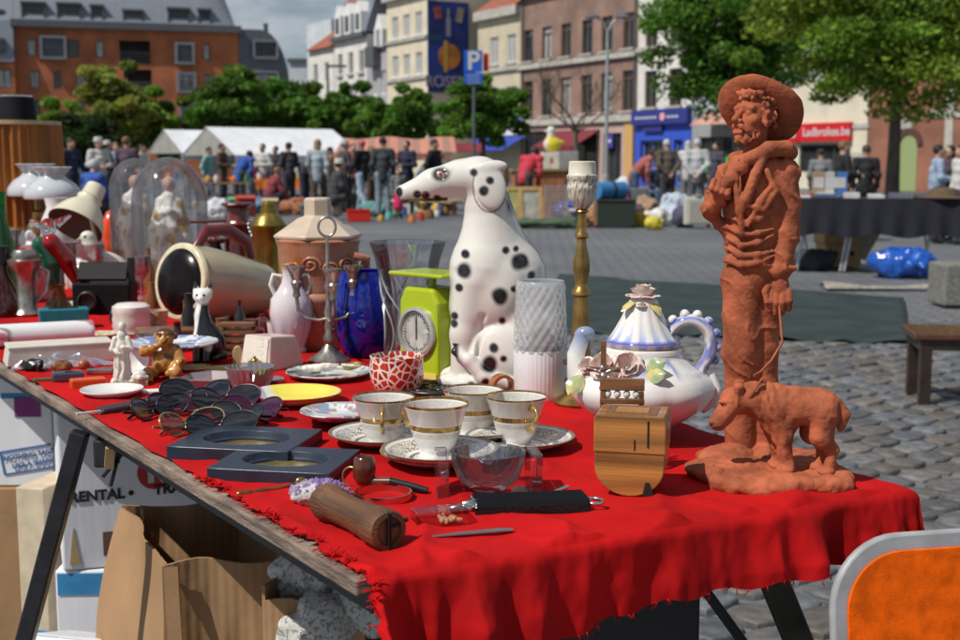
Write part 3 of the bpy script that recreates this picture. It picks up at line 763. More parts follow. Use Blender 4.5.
b=thing('far_block','distant pale glassy block in the gap between the rows','building',on_y(292,164,150)*1,0);b.location.z=0
build_raw(wall_mb(0,8,0,on_y(300,62,150).z,6,[(1,7,9.2,10.6),(1,7,6.5,8)]),'wall',plaster('pale_grey_render'),b)
for z_ in(9.2,6.5):window(b,1,7,z_,z_+1.4,WHITEF,GLASS,'wide')
MB().box((4,3,on_y(300,62,150).z+.2),(8.6,6.6,.4)).build('roof',DKGREY,b,smooth=0)
BARK=mat('tree_bark',(.10,.085,.065),rough=.95,var=.3,scale=8,bump=1,bscale=20,stretch=(1,1,.25))
LEAF=mat('tree_leaf',attr=True,rough=.55,var=.1,scale=2,spec=.3)
def leaf_translucency(m):
 t=m.node_tree;b=t.nodes['Principled BSDF'];o=t.nodes['Material Output']
 tl=nd(t,'ShaderNodeBsdfTranslucent');mx=nd(t,'ShaderNodeMixShader');mx.inputs[0].default_value=.45
 src=b.inputs['Base Color'].links[0].from_socket
 t.links.new(src,tl.inputs[0]);t.links.new(b.outputs[0],mx.inputs[1]);t.links.new(tl.outputs[0],mx.inputs[2]);t.links.new(mx.outputs[0],o.inputs[0])
leaf_translucency(LEAF)
def tree_meshes(seed,hgt,cz,rad,nc,per,leaf,tint,trunk,branch_z,flatk=.6,spread=.75):
 rg=np.random.default_rng(seed);rs=random.Random(seed)
 d=rg.normal(size=(nc,3));d/=np.linalg.norm(d,axis=1)[:,None]
 q=rg.uniform(.2,1.25,nc)**.6*(1+.22*np.sin(3*np.arctan2(d[:,1],d[:,0])+seed)+.2*rg.normal(size=nc));q=np.clip(q,.1,1.14)
 cc=d*q[:,None]*np.array(rad)*spread;cc[:,2]+=cz
 m=MB();m.tube([(0,0,0),(.04*hgt*.1,0,branch_z*.5),(0,.02*hgt*.1,branch_z),(rs.uniform(-.2,.2),rs.uniform(-.2,.2),cz+rad[2]*.4)],[trunk*1.25,trunk,trunk*.85,trunk*.2],9)
 for i in range(0,nc,max(1,nc//16)):
  e=Vector(cc[i]);s_=Vector((0,0,branch_z+rs.random()*(cz-branch_z)*.7));mid=(s_+e)/2+Vector((0,0,-.06*hgt*rs.random()))
  m.tube([s_,mid,e],[trunk*.45,trunk*.28,trunk*.06],6)
 tm=m.mesh('trunk',60)
 N=nc*per;ci=np.repeat(np.arange(nc),per)
 cr=rg.uniform(.5,1.2,nc)*.29*min(rad[0],rad[1])*np.where(q>1,.85,1)
 g=rg.normal(size=(N,3));g/=np.linalg.norm(g,axis=1)[:,None];g*=rg.uniform(.1,1,N)[:,None]**.45;g[:,2]*=flatk
 p=cc[ci]+g*cr[ci][:,None]
 nrm=rg.normal(size=(N,3))+np.array([0,0,.9]);nrm/=np.linalg.norm(nrm,axis=1)[:,None]
 a=np.cross(nrm,rg.normal(size=(N,3)));a/=np.linalg.norm(a,axis=1)[:,None];bb_=np.cross(nrm,a)
 L=leaf*rg.uniform(.6,1.4,N)[:,None];V=np.stack([p-a*L,p+bb_*L*.5,p+a*L,p-bb_*L*.5],1).reshape(-1,3)
 me=bpy.data.meshes.new('crown');me.vertices.add(4*N);me.vertices.foreach_set('co',V.astype(np.float32).ravel())
 me.loops.add(4*N);me.loops.foreach_set('vertex_index',np.arange(4*N,dtype=np.int32));me.polygons.add(N);me.polygons.foreach_set('loop_start',np.arange(0,4*N,4,dtype=np.int32))
 me.update(calc_edges=True)
 ca=me.color_attributes.new('Col','FLOAT_COLOR','POINT')
 tone=(rg.uniform(.65,1.4,nc)[ci]*rg.uniform(.75,1.3,N))[:,None]*np.array(tint)[None]
 tone[:,0]*=(1+.35*(rg.random(nc)[ci]-.4))
 C=np.ones((N,4,4),np.float32);C[:,:,:3]=tone[:,None];ca.data.foreach_set('color',C.ravel())
 return tm,me
def tree(name,label,px,D,ytop,ybot,wpx_,tint,seed,nc=60,per=170,leaf=.16,trunk=.14,group=None,bz=None,**k):
 c=on_y(px,164,D);zt_=on_y(px,ytop,D).z;zb_=on_y(px,ybot,D).z;rx=wpx_/2*D/F
 tm,cm_=tree_meshes(seed,zt_,(zt_+zb_)/2,(rx,rx*.9,(zt_-zb_)/2),nc,per,leaf,tint,trunk,bz or max(1.6,zb_*.9),**k)
 r=thing(name,label,'tree',(c.x,D,0),seed*1.0,group)
 obj('trunk',tm,BARK,r);obj('crown',cm_,LEAF,r)
 return r
G1,G2,G3=(.095,.205,.028),(.15,.27,.033),(.23,.27,.05)
GT='trees along the far side of the square'
tree('leafy_tree','pale yellow green feathery tree in front of the orange brick block',118,70,50,166,96,G3,1,group=GT,leaf=.2)
tree('leafy_tree','small bright green tree left of the feathery tree',60,78,90,170,70,G2,2,40,group=GT,leaf=.2)
tree('leafy_tree','round mid green tree just right of the feathery tree',160,74,84,168,80,G2,3,50,group=GT,leaf=.2)
tree('leafy_tree','dark tree above the white tents below the zinc annex',240,66,66,160,104,G1,4,60,group=GT,leaf=.18)
tree('leafy_tree','broad dark tree in front of the gap between the rows',300,68,68,162,100,G1,5,60,group=GT,leaf=.18)
tree('leafy_tree','dark narrow tree in front of the white dormered house',350,64,78,160,80,G1,6,50,group=GT,leaf=.17)
tree('leafy_tree','spreading tree in front of the house with the blue gable',405,58,80,160,96,G1,7,60,group=GT,leaf=.16)
tree('leafy_tree','dense low dark tree behind the amber lampshade',75,62,112,180,110,(.03,.06,.014),8,60,group=GT,leaf=.17)
tree('leafy_tree','bright green round tree beside the blue parking sign',482,46,70,152,104,(.11,.235,.03),9,80,260,.10,.16,group=GT,bz=2.0)
tree('leafy_tree','large dark tree behind the hat of the terracotta man',738,46,-60,122,215,(.10,.225,.03),10,120,300,.105,.2,bz=2.2,group=GT)
tree('leafy_tree','big spreading yellow green tree by the red brick hall',893,34,-80,124,330,(.185,.295,.035),11,150,340,.085,.17,bz=2.9,group=GT,flatk=.38)
def bare_tree():
 c=on_y(575,164,52);r=thing('bare_tree','leafless dead tree with thin upright branches before the brown terrace','tree',(c.x,52,0));rs=random.Random(5);m=MB();tw=MB()
 m.tube([(0,0,0),(.05,0,1.6),(0,0,2.6)],[.14,.11,.09],8)
 def grow(p,d,L,w_,lev):
  e=p+d*L;mid=(p+e)/2+Vector((rs.uniform(-.1,.1),rs.uniform(-.1,.1),0))*L
  (m if lev<2 else tw).tube([p,mid,e],[w_,w_*.8,w_*.55],5)
  if lev<4:
   for _ in range(3):
    q=Vector((rs.uniform(-1,1),rs.uniform(-1,1),rs.uniform(.1,.8)));grow(e,(d*.9+q*.75).normalized(),L*rs.uniform(.55,.75),w_*.55,lev+1)
 for a in range(6):grow(Vector((0,0,2.4+.04*a)),Vector((math.cos(a*1.05),math.sin(a*1.05),.75)).normalized(),1.25,.055,0)
 m.build('trunk',BARK,r,smooth=60);tw.build('crown',BARK,r,smooth=60)
bare_tree()
def poleat(px,D):
 c=on_y(px,164,D);return(c.x,D,0)
SILV=mat('galvanised_steel',(.42,.44,.46),rough=.45,metal=.6,var=.1,scale=6)
r=thing('street_lamp','tall grey double headed street lamp before the brown terrace','street lamp',poleat(606,44))
zt_=on_y(606,30,44).z
MB().tube([(0,0,0),(0,0,.8),(0,0,.82),(0,0,zt_)],[.11,.11,.075,.05],10).build('pole',SILV,r)
for q in(-1,1):
 MB().tube([(0,0,zt_-.1),(q*.15,0,zt_+.25),(q*.35,0,zt_+.42)],.03,8).build('arm',SILV,r)
 h=MB();h.lathe([(0,.16),(.08,.14),(.26,.02),(.28,0),(0,-.02)],16);h.build('lamp_head',DKGREY,r,(q*.52,0,zt_+.42))
r=thing('street_lamp','distant dark lamp post in front of the low white house','street lamp',poleat(329,75));zt_=on_y(329,66,75).z
MB().tube([(0,0,0),(0,0,zt_)],[.12,.07],8).build('pole',DKGREY,r);MB().box((.55,0,zt_),(1.1,.2,.14)).build('lamp_head',DKGREY,r,smooth=0)
r=thing('street_lamp','small white globe lamp at the right end of the orange brick block','street lamp',poleat(222,88));zt_=on_y(222,86,88).z
MB().tube([(0,0,0),(0,0,zt_)],[.1,.06],8).build('pole',SILV,r);MB().box((.6,0,zt_),(1.4,.25,.12),(0,R(-15),0)).build('lamp_head',WHITEF,r,smooth=0)
r=thing('parking_sign','blue square parking sign on a dark post','sign',poleat(474,40),R(0))
D_=40;zt_,zb_=on_y(474,50,D_).z,on_y(474,84,D_).z
MB().tube([(0,.06,0),(0,.06,zt_)],.05,10).build('post',DKGREY,r)
w_=18*D_/F;zm=on_y(474,72.5,D_).z
BLS=mat('sign_blue',(.015,.10,.50),rough=.35,var=.05)
pn=MB().box((-.02,0,(zt_+zm)/2),(w_,.04,zt_-zm-.02)).build('sign_panel',BLS,r,smooth=0,bevel=.01)
obj('lettering',text_mesh('P',.78,.02,.004),mat('sign_white'),pn,(-.02,-.026,(zt_+zm)/2),(R(90),0,0))
pl=MB().box((-.02,0,(zb_+zm)/2),(w_,.04,zm-zb_-.02)).build('sub_panel',BLS,r,smooth=0,bevel=.01)
mk=MB()
for i in range(3):
 for j in range(4):mk.box((-.17+.1*j+.01*i,-.024,zm-.1-i*.11),(.07,.008,.05))
mk.build('faded_marks',mat('sign_pale',(.25,.32,.55)),pl,smooth=0)
MB().box((w_*.66,.1,(zt_+zm)/2-.02),(w_*.3,.03,.55)).build('red_plate',RED,r,smooth=0)
CANV=mat('white_canvas',(.66,.68,.72),rough=.75,var=.06,scale=2,bump=.4,bscale=3)
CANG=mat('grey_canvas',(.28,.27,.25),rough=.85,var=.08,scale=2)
GTN='white market tents'
def tent2(label,corner_px,D,ygr,yev,gw,L,rz,zr,ze,group):
 """corner: the near corner between gable and long eave"""
 p=on_z(corner_px,ygr,0)if ygr else Vector(poleat(corner_px,D))
 r=thing('market_tent',label,'tent',(p.x,p.y,0),rz,group)
 cv=MB()
 def sg(u,v):return-.07*abs(math.sin(u*math.pi*2))*math.sin(v*math.pi)
 cv.grid(lambda u,v:(L*u,gw/2*(1-v),zr+(ze-zr)*v+sg(u,v)),20,6,.02)
 cv.grid(lambda u,v:(L*u,gw/2*(1+v),zr+(ze-zr)*v+sg(u,v)),20,6,.02)
 cv.grid(lambda u,v:(L*u,-.012+.02*math.sin(u*30),ze-.01-.24*v),40,2)
 cv.build('canopy',CANV,r)
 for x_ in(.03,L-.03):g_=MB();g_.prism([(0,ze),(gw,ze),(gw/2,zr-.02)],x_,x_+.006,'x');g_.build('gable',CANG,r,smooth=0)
 for x_ in(0.05,L*.5,L-.05):
  for y_ in(.05,gw-.05):MB().tube([(x_,y_,0),(x_,y_,ze)],.03,8).build('pole',SILV,r)
 return r
D_=44
ze_,zr_=on_y(236,155,D_).z,on_y(250,127,46).z
tent2('largest white tent with a long sunlit roof above the crowd',236,D_,None,None,4.2,5.4,R(40),zr_,ze_,GTN)
tent2('smaller white tent end left of the long white tent',183,47,None,None,3.0,3.2,R(40),zr_-.03,ze_+.1,GTN)
STR=mat('salmon_striped_canvas',(.46,.20,.15),rough=.85,scale=3)
def stripes(m,a,b_,n,axis):
 t=m.node_tree;bs=t.nodes['Principled BSDF'];tc=nd(t,'ShaderNodeTexCoord');sp=nd(t,'ShaderNodeSeparateXYZ');t.links.new(tc.outputs['Object'],sp.inputs[0])
 mu=nd(t,'ShaderNodeMath',operation='MULTIPLY');mu.inputs[1].default_value=n;t.links.new(sp.outputs[axis],mu.inputs[0])
 fr=nd(t,'ShaderNodeMath',operation='FRACT');t.links.new(mu.outputs[0],fr.inputs[0]);gt=nd(t,'ShaderNodeMath',operation='GREATER_THAN');gt.inputs[1].default_value=.5;t.links.new(fr.outputs[0],gt.inputs[0])
 mx=nd(t,'ShaderNodeMix',data_type='RGBA');mx.inputs[6].default_value=c4(a);mx.inputs[7].default_value=c4(b_);t.links.new(gt.outputs[0],mx.inputs[0]);t.links.new(mx.outputs[2],bs.inputs['Base Color'])
stripes(STR,(.48,.20,.15),(.30,.17,.13),2.2,0)
D_=38;p=poleat(330,D_);L_=120*D_/F
r=thing('striped_awning','salmon and brown striped stall awning above the crowd','awning',p,R(4))
za,zb=on_y(340,137,D_).z,on_y(335,153,D_).z
cv=MB();cv.grid(lambda u,v:(.15+L_*u+(v-1)*-.25*(1-u),1.2*(1-v)-.3,zb+(za-zb)*(1-v)-.04*math.sin(u*12)),30,5,.02)
cv.grid(lambda u,v:(L_*u,-.3-.02*math.sin(u*30),zb-.22*v),30,2)
cv.build('canopy',STR,r)
for x_ in(.2,L_*.5,L_-.1):MB().tube([(x_,-.2,0),(x_,-.2,zb)],.025,8).build('pole',SILV,r)
r=thing('stall_awning','pale turquoise stall awning under the long white tent','awning',poleat(206,50),0)
cv=MB();L_=60*50/F;za=on_y(206,159,50).z;cv.grid(lambda u,v:(L_*u,-.8*v,za-.35*v),10,3,.02);cv.build('canopy',mat('turquoise_canvas',(.42,.56,.55),rough=.8),r)
for x_ in(.1,L_-.1):MB().tube([(x_,0,0),(x_,0,za)],.025,8).build('pole',SILV,r)
r=thing('stall_awning','dark red stall awning behind the striped awning','awning',poleat(436,42),0)
cv=MB();L_=45*42/F;za=on_y(440,143,42).z;cv.grid(lambda u,v:(L_*u,-.8*v,za-.3*v),10,3,.02);cv.build('canopy',mat('maroon_canvas'),r)
for x_ in(.1,L_-.1):MB().tube([(x_,0,0),(x_,0,za)],.025,8).build('pole',SILV,r)
SKIN=[(.42,.25,.18),(.50,.31,.23),(.30,.17,.11)]
def lean_pt(p,hip,a):
 if a==0 or p[2]<hip-1:return p
 y,z=p[1],p[2]-hip;c,s=math.cos(a),math.sin(a);return(p[0],y*c-z*s,hip+y*s+z*c)
def pose(kind):
 J=dict(hip=92,hipl=(-9,0,92),hipr=(9,0,92),kl=(-10,-2,50),kr=(10,-2,50),al=(-11,2,9),ar=(11,2,9),sl=(-18,0,142),sr=(18,0,142),el=(-24,3,115),er=(24,3,115),wl=(-23,-6,90),wr=(23,-6,90),lean=0,head=0)
 if kind=='walk':J.update(kl=(-10,-16,52),al=(-10,-22,10),kr=(10,4,50),ar=(10,24,12),el=(-25,10,116),wl=(-24,4,92),er=(25,-6,116),wr=(22,-20,96))
 if kind=='hold':J.update(el=(-25,-2,116),wl=(-8,-30,112),er=(25,-2,116),wr=(8,-30,114),head=-.25)
 if kind=='back':J.update(el=(-25,8,116),wl=(-6,16,94),er=(25,8,116),wr=(6,17,92),lean=.12)
 if kind=='bend':J.update(lean=.75,el=(-22,-14,118),wl=(-16,-34,102),er=(22,-14,118),wr=(16,-34,102),head=-.2)
 if kind=='sit':J.update(hip=46,hipl=(-9,0,46),hipr=(9,0,46),kl=(-11,-42,48),kr=(11,-42,48),al=(-11,-40,9),ar=(11,-40,9));J.update({k:(v[0],v[1],v[2]-46)for k,v in J.items()if k in('sl','sr','el','er')});J.update(el=(-24,-8,72),er=(24,-8,72),wl=(-14,-32,62),wr=(14,-32,62),lean=.2,head=-.2)
 if kind=='crouch':J.update(hip=34,hipl=(-9,6,34),hipr=(9,6,34),kl=(-14,-32,46),kr=(14,-32,46),al=(-12,-10,9),ar=(12,-10,9));J.update({k:(v[0],v[1],v[2]-58)for k,v in J.items()if k in('sl','sr')});J.update(el=(-24,-18,62),er=(24,-18,62),wl=(-12,-40,50),wr=(12,-40,50),lean=.35,head=-.2)
 return J
_PM={}
def person_meshes(kind,hairlong=False,skirt=False):
 key=(kind,hairlong,skirt)
 if key in _PM:return _PM[key]
 J=pose(kind);hip=J['hip'];ln=-J['lean'];L=lambda p:lean_pt(p,hip,-ln)
 up={k:L(J[k])for k in('sl','sr','el','er','wl','wr')}
 dz=J['sl'][2];nb,nk,hd=L((0,1,dz+4)),L((0,0,dz+10)),L((0,-2,dz+21));ch,ab=L((0,0,dz-14)),L((0,0,hip+16))
 out={}
 lo,hi=(-48,-75,-2),(48,55,186)
 g=SDF(lo,hi,1.9)
 for s_ in 'lr':
  g.path([J['hip'+s_],J['k'+s_],J['a'+s_]],[8,5.6,3.8],3);a=J['a'+s_]
  g.path([up['s'+s_],up['e'+s_],up['w'+s_]],[5.2,4.2,3],3)
  w_=np.array(up['w'+s_]);d=w_-np.array(up['e'+s_]);d=d/np.linalg.norm(d);g.ell(w_+d*5,(3.6,2.6,4.8),k=1.5)
  for k in range(4):o_=np.array([(k-1.5)*1.7,0,0]);g.cap(w_+d*8+o_,w_+d*(13-abs(k-1.4))+o_,1.,.9,.6)
  g.cap(w_+d*4,w_+d*8+np.array([-3.4 if s_=='r' else 3.4,-1,0]),1.2,1.,.8)
 g.cap(ab,ch,12,13,5);g.cap(nb,nk,6,5.5,3)
 hq=np.array(hd);hx=math.degrees(J['head']-J['lean']*.5)
 g.ell(hq,(7.6,9.4,11.2),(hx,0,0),2);g.ell(hq+np.array([0,-2,-5]),(6,7,7),(hx,0,0),2)
 M=np.array(Euler((R(hx),0,0)).to_matrix());hp=lambda x,y,z:hq+M@np.array([x,y,z])
 g.cap(hp(0,-8.6,1),hp(0,-11,-3),1.2,1.7,1);
 for q in(-1,1):g.ell(hp(q*3.2,-9,1.2),(1.7,1.6,1.3),k=.6,sub=True);g.ell(hp(q*7.8,0,-.5),(1.2,2.2,3.2),k=.6)
 g.cap(hp(-2.4,-9.2,-6.4),hp(2.4,-9.2,-6.4),.6,.6,.4,True)
 out['body']=g.mesh('body',.01)
 j=SDF(lo,hi,1.9);b_=L((0,0,hip-4));j.path([b_,ab,ch],[14.5,14,15],5);j.cap(up['sl'],up['sr'],8.4,8.4,6);j.cap(ch,nb,11,7.5,4)
 for s_ in 'lr':e_=np.array(up['w'+s_]);j.path([up['s'+s_],up['e'+s_],e_+(np.array(up['e'+s_])-e_)*.12],[7.4,6.2,5],3)
 j.warp(lambda P:.9*np.sin(P[:,2]*.35+2*fbm(P,.05,3,2))*.6+.8*fbm(P,.09,8,2));out['jacket']=j.mesh('jacket',.01)
 t=SDF(lo,hi,1.9)
 if skirt:t.path([(0,0,hip),(0,-2,hip*.62),((J['kl'][0]+J['kr'][0])/2,(J['kl'][1]+J['kr'][1])/2,J['kl'][2]-8)],[14,16,18],4)
 else:
  t.cap(J['hipl'],J['hipr'],10,10,4)
  for s_ in 'lr':t.path([J['hip'+s_],J['k'+s_],J['a'+s_]],[10,7.6,6.6],4)
 t.warp(lambda P:.8*fbm(P,.1,5,2));out['trousers']=t.mesh('trousers',.01)
 h=SDF(hq-22,hq+22,1.2);h.ell(hp(0,1.5,3.5),(8.7,9.6,9.6),(hx,0,0),2);h.ell(hp(0,-12,-3),(7.6,8,9.5),k=1.5,sub=True)
 if hairlong:h.ell(hp(0,5.5,-6),(8.4,5.5,12),k=2)
 h.warp(lambda P:.5*fbm(P,.25,2,2));out['hair']=h.mesh('hair',.01)
 f=SDF((-30,-75,-2),(30,50,24),1.3)
 for s_ in 'lr':a=J['a'+s_];f.cap((a[0],a[1],max(3.8,a[2]-5.4)),(a[0],a[1]-15,max(3.2,a[2]-6)),4.6,3.8,1);f.cap((a[0],a[1],a[2]+4),(a[0],a[1],max(4,a[2]-4)),4.8,4.6,2)
 out['shoes']=f.mesh('shoes',.01)
 _PM[key]=out;return out
def cmat(c,kind='cloth'):return mat('%s_%02x%02x%02x'%(kind,*[int(255*q)for q in c]),c,rough=.85 if kind!='hair' else.6,var=.15,scale=6)
BLKC,NAVY,DGREY,GREY_,WHT,BLU,JEAN,BRN,LBLU,REDC=(.012,.012,.015),(.016,.02,.045),(.04,.042,.047),(.15,.155,.16),(.46,.46,.44),(.02,.07,.30),(.06,.09,.16),(.07,.045,.03),(.26,.34,.46),(.42,.03,.05)
HB,HG,HL,HK=(.02,.013,.01),(.42,.42,.42),(.16,.09,.045),(.012,.01,.01)
def person(px,D,rot,kind,label,top,bot,hair=HB,long=False,skirt=False,skin=0,sc=1.,group='people at the market',z=0.,hat=None):
 c=on_y(px,164,D);T=thing('person',label,'person',(c.x,D,z),R(rot),group);T.scale=(sc,sc,sc)
 mm=person_meshes(kind,long,skirt)
 for nm,mt in(('body',mat('skin_%d'%skin,SKIN[skin],rough=.5,var=.06,scale=20,sss=.1)),('jacket',cmat(top)),('trousers',cmat(bot)),('hair',cmat(hair or HG,'hair')),('shoes',cmat(BLKC))):
  if nm=='hair' and hair is None:continue
  me=mm[nm];o=bpy.data.objects.new(nm if not(nm=='trousers' and skirt)else 'skirt',me);link(o);o.parent=T
  if not me.materials:me.materials.append(None)
  o.material_slots[0].link='OBJECT';o.material_slots[0].material=mt
 if hat:
  v=person_meshes(kind,long,skirt)['hair'];ve=[q.co for q in v.vertices];top_=max(ve,key=lambda q:q.z);cx=sum(q.x for q in ve)/len(ve);cy=sum(q.y for q in ve)/len(ve)
  m=MB();m.lathe([(.128,0),(.13,.006),(.1,.012),(.098,.07),(.07,.10),(0,.105)],24);m.build('hat',cmat(hat),T,(cx,cy,top_.z-.075))
 return T
P_=person
P_(71,28,60,'walk','person in dark navy walking beside the opal lamps',NAVY,NAVY,HB)
P_(88,22,150,'sit','person in a bright blue top sitting with their back turned',BLU,DGREY,HG)
P_(80,29,-30,'bend','person in a white shirt bending behind the blue seated person',WHT,BRN,HL)
P_(99,28,40,'hold','person in a pale shirt and white hat left of the smaller dome',WHT,JEAN,HG,hat=WHT)
P_(108,32,110,'hold','person in black with a white cap above the cream desk lamp',BLKC,BLKC,HK,hat=WHT)
P_(127,26,165,'hold','brown haired person in a dark plum top above the smaller dome',(.07,.04,.06),DGREY,(.16,.08,.045),sc=1.0)
P_(142,37,80,'hold','person in a white jacket under the smaller tent',WHT,DGREY,HB)
P_(116,33,30,'walk','person in light blue walking left of the tents',LBLU,JEAN,HL)
P_(222,35,80,'hold','person in brown standing at the tent pole',BRN,DGREY,HB)
P_(238,33,150,'bend','person in royal blue bending over a stall table',BLU,DGREY,HK)
P_(252,38,60,'bend','person in a red top deep under the long tent',REDC,JEAN,HB)
P_(263,35,-20,'hold','person in white holding something under the long tent',WHT,JEAN,HB)
P_(289,33,220,'hold','person in dark clothes with bare arms at the orange stall',DGREY,DGREY,HB)
P_(304,33,70,'bend','person in black bending down next to the pale blue jacket',BLKC,NAVY,HK)
P_(276,40,-50,'hold','person in a dark coat far under the long tent',(.03,.025,.03),BLKC,HB)
P_(318,29,170,'walk','person in a pale blue grey jacket seen from behind',(.27,.31,.35),BRN,(.22,.16,.10),True)
P_(333,27,110,'sit','person in dark grey with a white cap sitting by the red crate',DGREY,DGREY,HB,hat=WHT,z=-.0)
P_(345,31,120,'hold','person in charcoal wearing a white sun hat',(.05,.05,.06),BLKC,HG,hat=WHT)
P_(362,30,235,'walk','person in black jacket and pale jeans beside the red crate',BLKC,(.28,.36,.46),(.33,.10,.09))
P_(353,36,20,'hold','person in a red scarf behind the black jacket',(.35,.08,.08),DGREY,HB)
P_(383,28.5,185,'stand','tall person in a dark jacket and washed jeans seen from behind',(.035,.04,.045),(.17,.22,.27),HK,sc=1.02)
P_(398,27.5,10,'stand','child in a grey top and bright pink skirt',GREY_,(.50,.02,.10),HL,True,True,sc=.62)
P_(407,30.5,-35,'hold','person in a navy jacket with pale stripes above the dog nose',NAVY,BLKC,HB)
P_(434,29,70,'walk','person in a black and white jacket behind the dalmatian head',BLKC,JEAN,HK)
P_(421,32,100,'bend','person in light grey bending between the two dark jackets',GREY_,JEAN,HB)
P_(524,25.6,150,'bend','person in a red top bending over beside the orange brown cabinet',REDC,DGREY,HB)
P_(330,37,100,'walk','person in an ochre top under the edge of the striped awning',(.34,.20,.06),JEAN,HB,sc=.96)
P_(371,34,60,'hold','person in dull green between the pale jeans and the dark jacket',(.07,.10,.05),BRN,HL,sc=.95)
P_(395,36,-60,'bend','person in lilac bending behind the pink skirt',(.28,.20,.32),DGREY,HB,True,sc=.95)
P_(446,33,130,'crouch','person in blue crouching behind the dog neck',(.04,.09,.22),DGREY,HB)
P_(268,30,120,'crouch','person in maroon crouching before the orange stall',(.18,.03,.04),NAVY,HL)
P_(209,36,70,'walk','person in a pale turquoise top walking by the long tent',(.2,.36,.36),JEAN,HB,sc=.95)
P_(634,31,100,'bend','person in a faded red top bending over the heaps of clothes',(.30,.09,.08),JEAN,HB)
P_(716,33,-40,'walk','person in dark clothes walking behind the terracotta man',(.05,.05,.07),DGREY,HB)
P_(668,29,195,'back','grey haired person in a dark vest with yellow sleeves, hands behind the back',(.075,.06,.045),DGREY,HG)
P_(697,28,165,'back','grey haired person in a pale grey jacket, hands behind the back',(.34,.35,.36),(.09,.09,.10),HG,skin=1)
P_(688,31,150,'stand','white haired person in white behind the pale coat',WHT,GREY_,HG,True)
P_(655,33,20,'sit','person in dark blue sitting beside the heaps of clothes',NAVY,JEAN,HB)
P_(843,19.5,95,'hold','person in a black t-shirt standing behind the dark stall',BLKC,(.30,.12,.03),HL,skin=1,sc=.88)
P_(866,21.5,170,'stand','person in a black jacket seen from behind near the shop window',BLKC,BLKC,(.05,.035,.025),sc=.86)
P_(938,19,80,'hold','dark haired person in a light blue shirt leaning towards a companion',LBLU,NAVY,HK,sc=.84)
P_(950,19.4,-60,'hold','long haired person in patterned black facing the light blue shirt',(.06,.04,.05),BLKC,HB,True,sc=.84)
P_(962,18.6,-80,'stand','person in white at the right edge of the picture',WHT,JEAN,HB,sc=.84)
for px,yy_,lab,top in((821,24,'person in pale grey beyond the stall near the statue shoulder',GREY_),):P_(px,yy_,160,'stand',lab,top,JEAN,HB,sc=.84)
def gat(px,py):return on_z(px,py,0)
BLKCL=mat('black_stall_cloth',(.010,.011,.018),rough=.85,var=.3,scale=4)
fl_,fr2=gat(780,271),gat(985,275)
T=thing('dark_stall','long market stall table under a hanging black cloth','table',(fl_.x,fl_.y,0),math.atan2(fr2 .y-fl_.y,fr2 .x-fl_.x));L_=(fr2-fl_).length;D_=1.0;hz_=.80
m=MB();m.box((L_/2,D_/2,hz_-.02),(L_,D_,.03));m.build('tabletop',DKGREY,T,smooth=0)
m=MB();m.grid(lambda u,v:(-.03+(L_+.06)*u,-.03-.02*math.sin(u*60)*v,hz_+.003-.40*v*(1+.05*math.sin(u*23))),120,8);m.grid(lambda u,v:(-.03+(L_+.06)*u,-.03+(D_+.04)*v,hz_+.004),10,4);m.build('cloth',BLKCL,T,smooth=80)
for x_ in(.3,L_*.36,L_*.38,L_-.5):m=MB();m.tube([(x_,.2,hz_-.03),(x_-.12,.15,0)],.016,8);m.build('leg',SILV,T);m=MB();m.tube([(x_-.1,.8,hz_-.03),(x_+.02,.85,0)],.016,8);m.build('leg',SILV,T)
def on_stall(u,v,z=0.):a=T0 .rotation_euler.z;return T0 .location+Vector((math.cos(a)*u-math.sin(a)*v,math.sin(a)*u+math.cos(a)*v,hz_+.008+z))
T0=T;rs=random.Random(12)
COLS=[(.30,.32,.36),(.05,.07,.15),(.50,.50,.50),(.10,.11,.14),(.28,.05,.05),(.06,.06,.07),(.42,.44,.48),(.03,.03,.04)]
CN=['pale grey','dark blue','white','slate','dull red','charcoal','silver','black']
slots=[(u,v)for u in range(9)for v in range(3)];rs.shuffle(slots)
for k in range(20):
 ci=k%8;u,v=slots[k];w_,d_,h_=rs.uniform(.14,.24),rs.uniform(.12,.2),rs.uniform(.02,.07)
 q=T0 and on_stall(.22+u*.26,.15+v*.3);o=MB().box((0,0,h_/2),(w_,d_,h_));t2=thing('book','%s book laid out on the dark stall, one of several such'%CN[ci],'book',q,T0 .rotation_euler.z+rs.uniform(-.3,.3),'books on the dark stall')
 t2['label']='%s book lying on the black cloth of the dark stall'%CN[ci]
 o.build('cover',cmat(COLS[ci],'board'),t2,smooth=0,bevel=.003)
 MB().box((.006,0,h_/2),(w_,d_-.012,h_-.012)).build('pages',mat('paper_pages',(.55,.5,.4),rough=.8),t2,smooth=0)
q=on_stall(L_*.80,.22);T=thing('straw_hat','flat dark brown straw hat lying on the right of the dark stall','hat',q);MB().lathe([(.30,0),(.31,.012),(.18,.03),(.15,.10),(.08,.12),(0,.12),(0,.10)],36).build('brim',mat('dark_straw',(.10,.065,.035),rough=.9,var=.3,scale=50,bump=.5,bscale=120),T)
for px,c,lab in((832,(.45,.45,.40),'white box standing at the back of the dark stall'),(842,(.05,.15,.42),'blue printed box at the back of the dark stall'),(820,(.30,.22,.14),'tan bag standing at the back of the dark stall')):
 q=on_stall(on_y(px,164,fl_.y).x-fl_.x,.85);T=thing('stall_box',lab,'box',q,T0 .rotation_euler.z);MB().box((0,0,.14),(.15,.12,.28)).build('carton',cmat(c,'board'),T,smooth=0,bevel=.004);MB().box((0,-.062,.16),(.11,.004,.12)).build('print',cmat((.5,.5,.5),'board'),T,smooth=0)
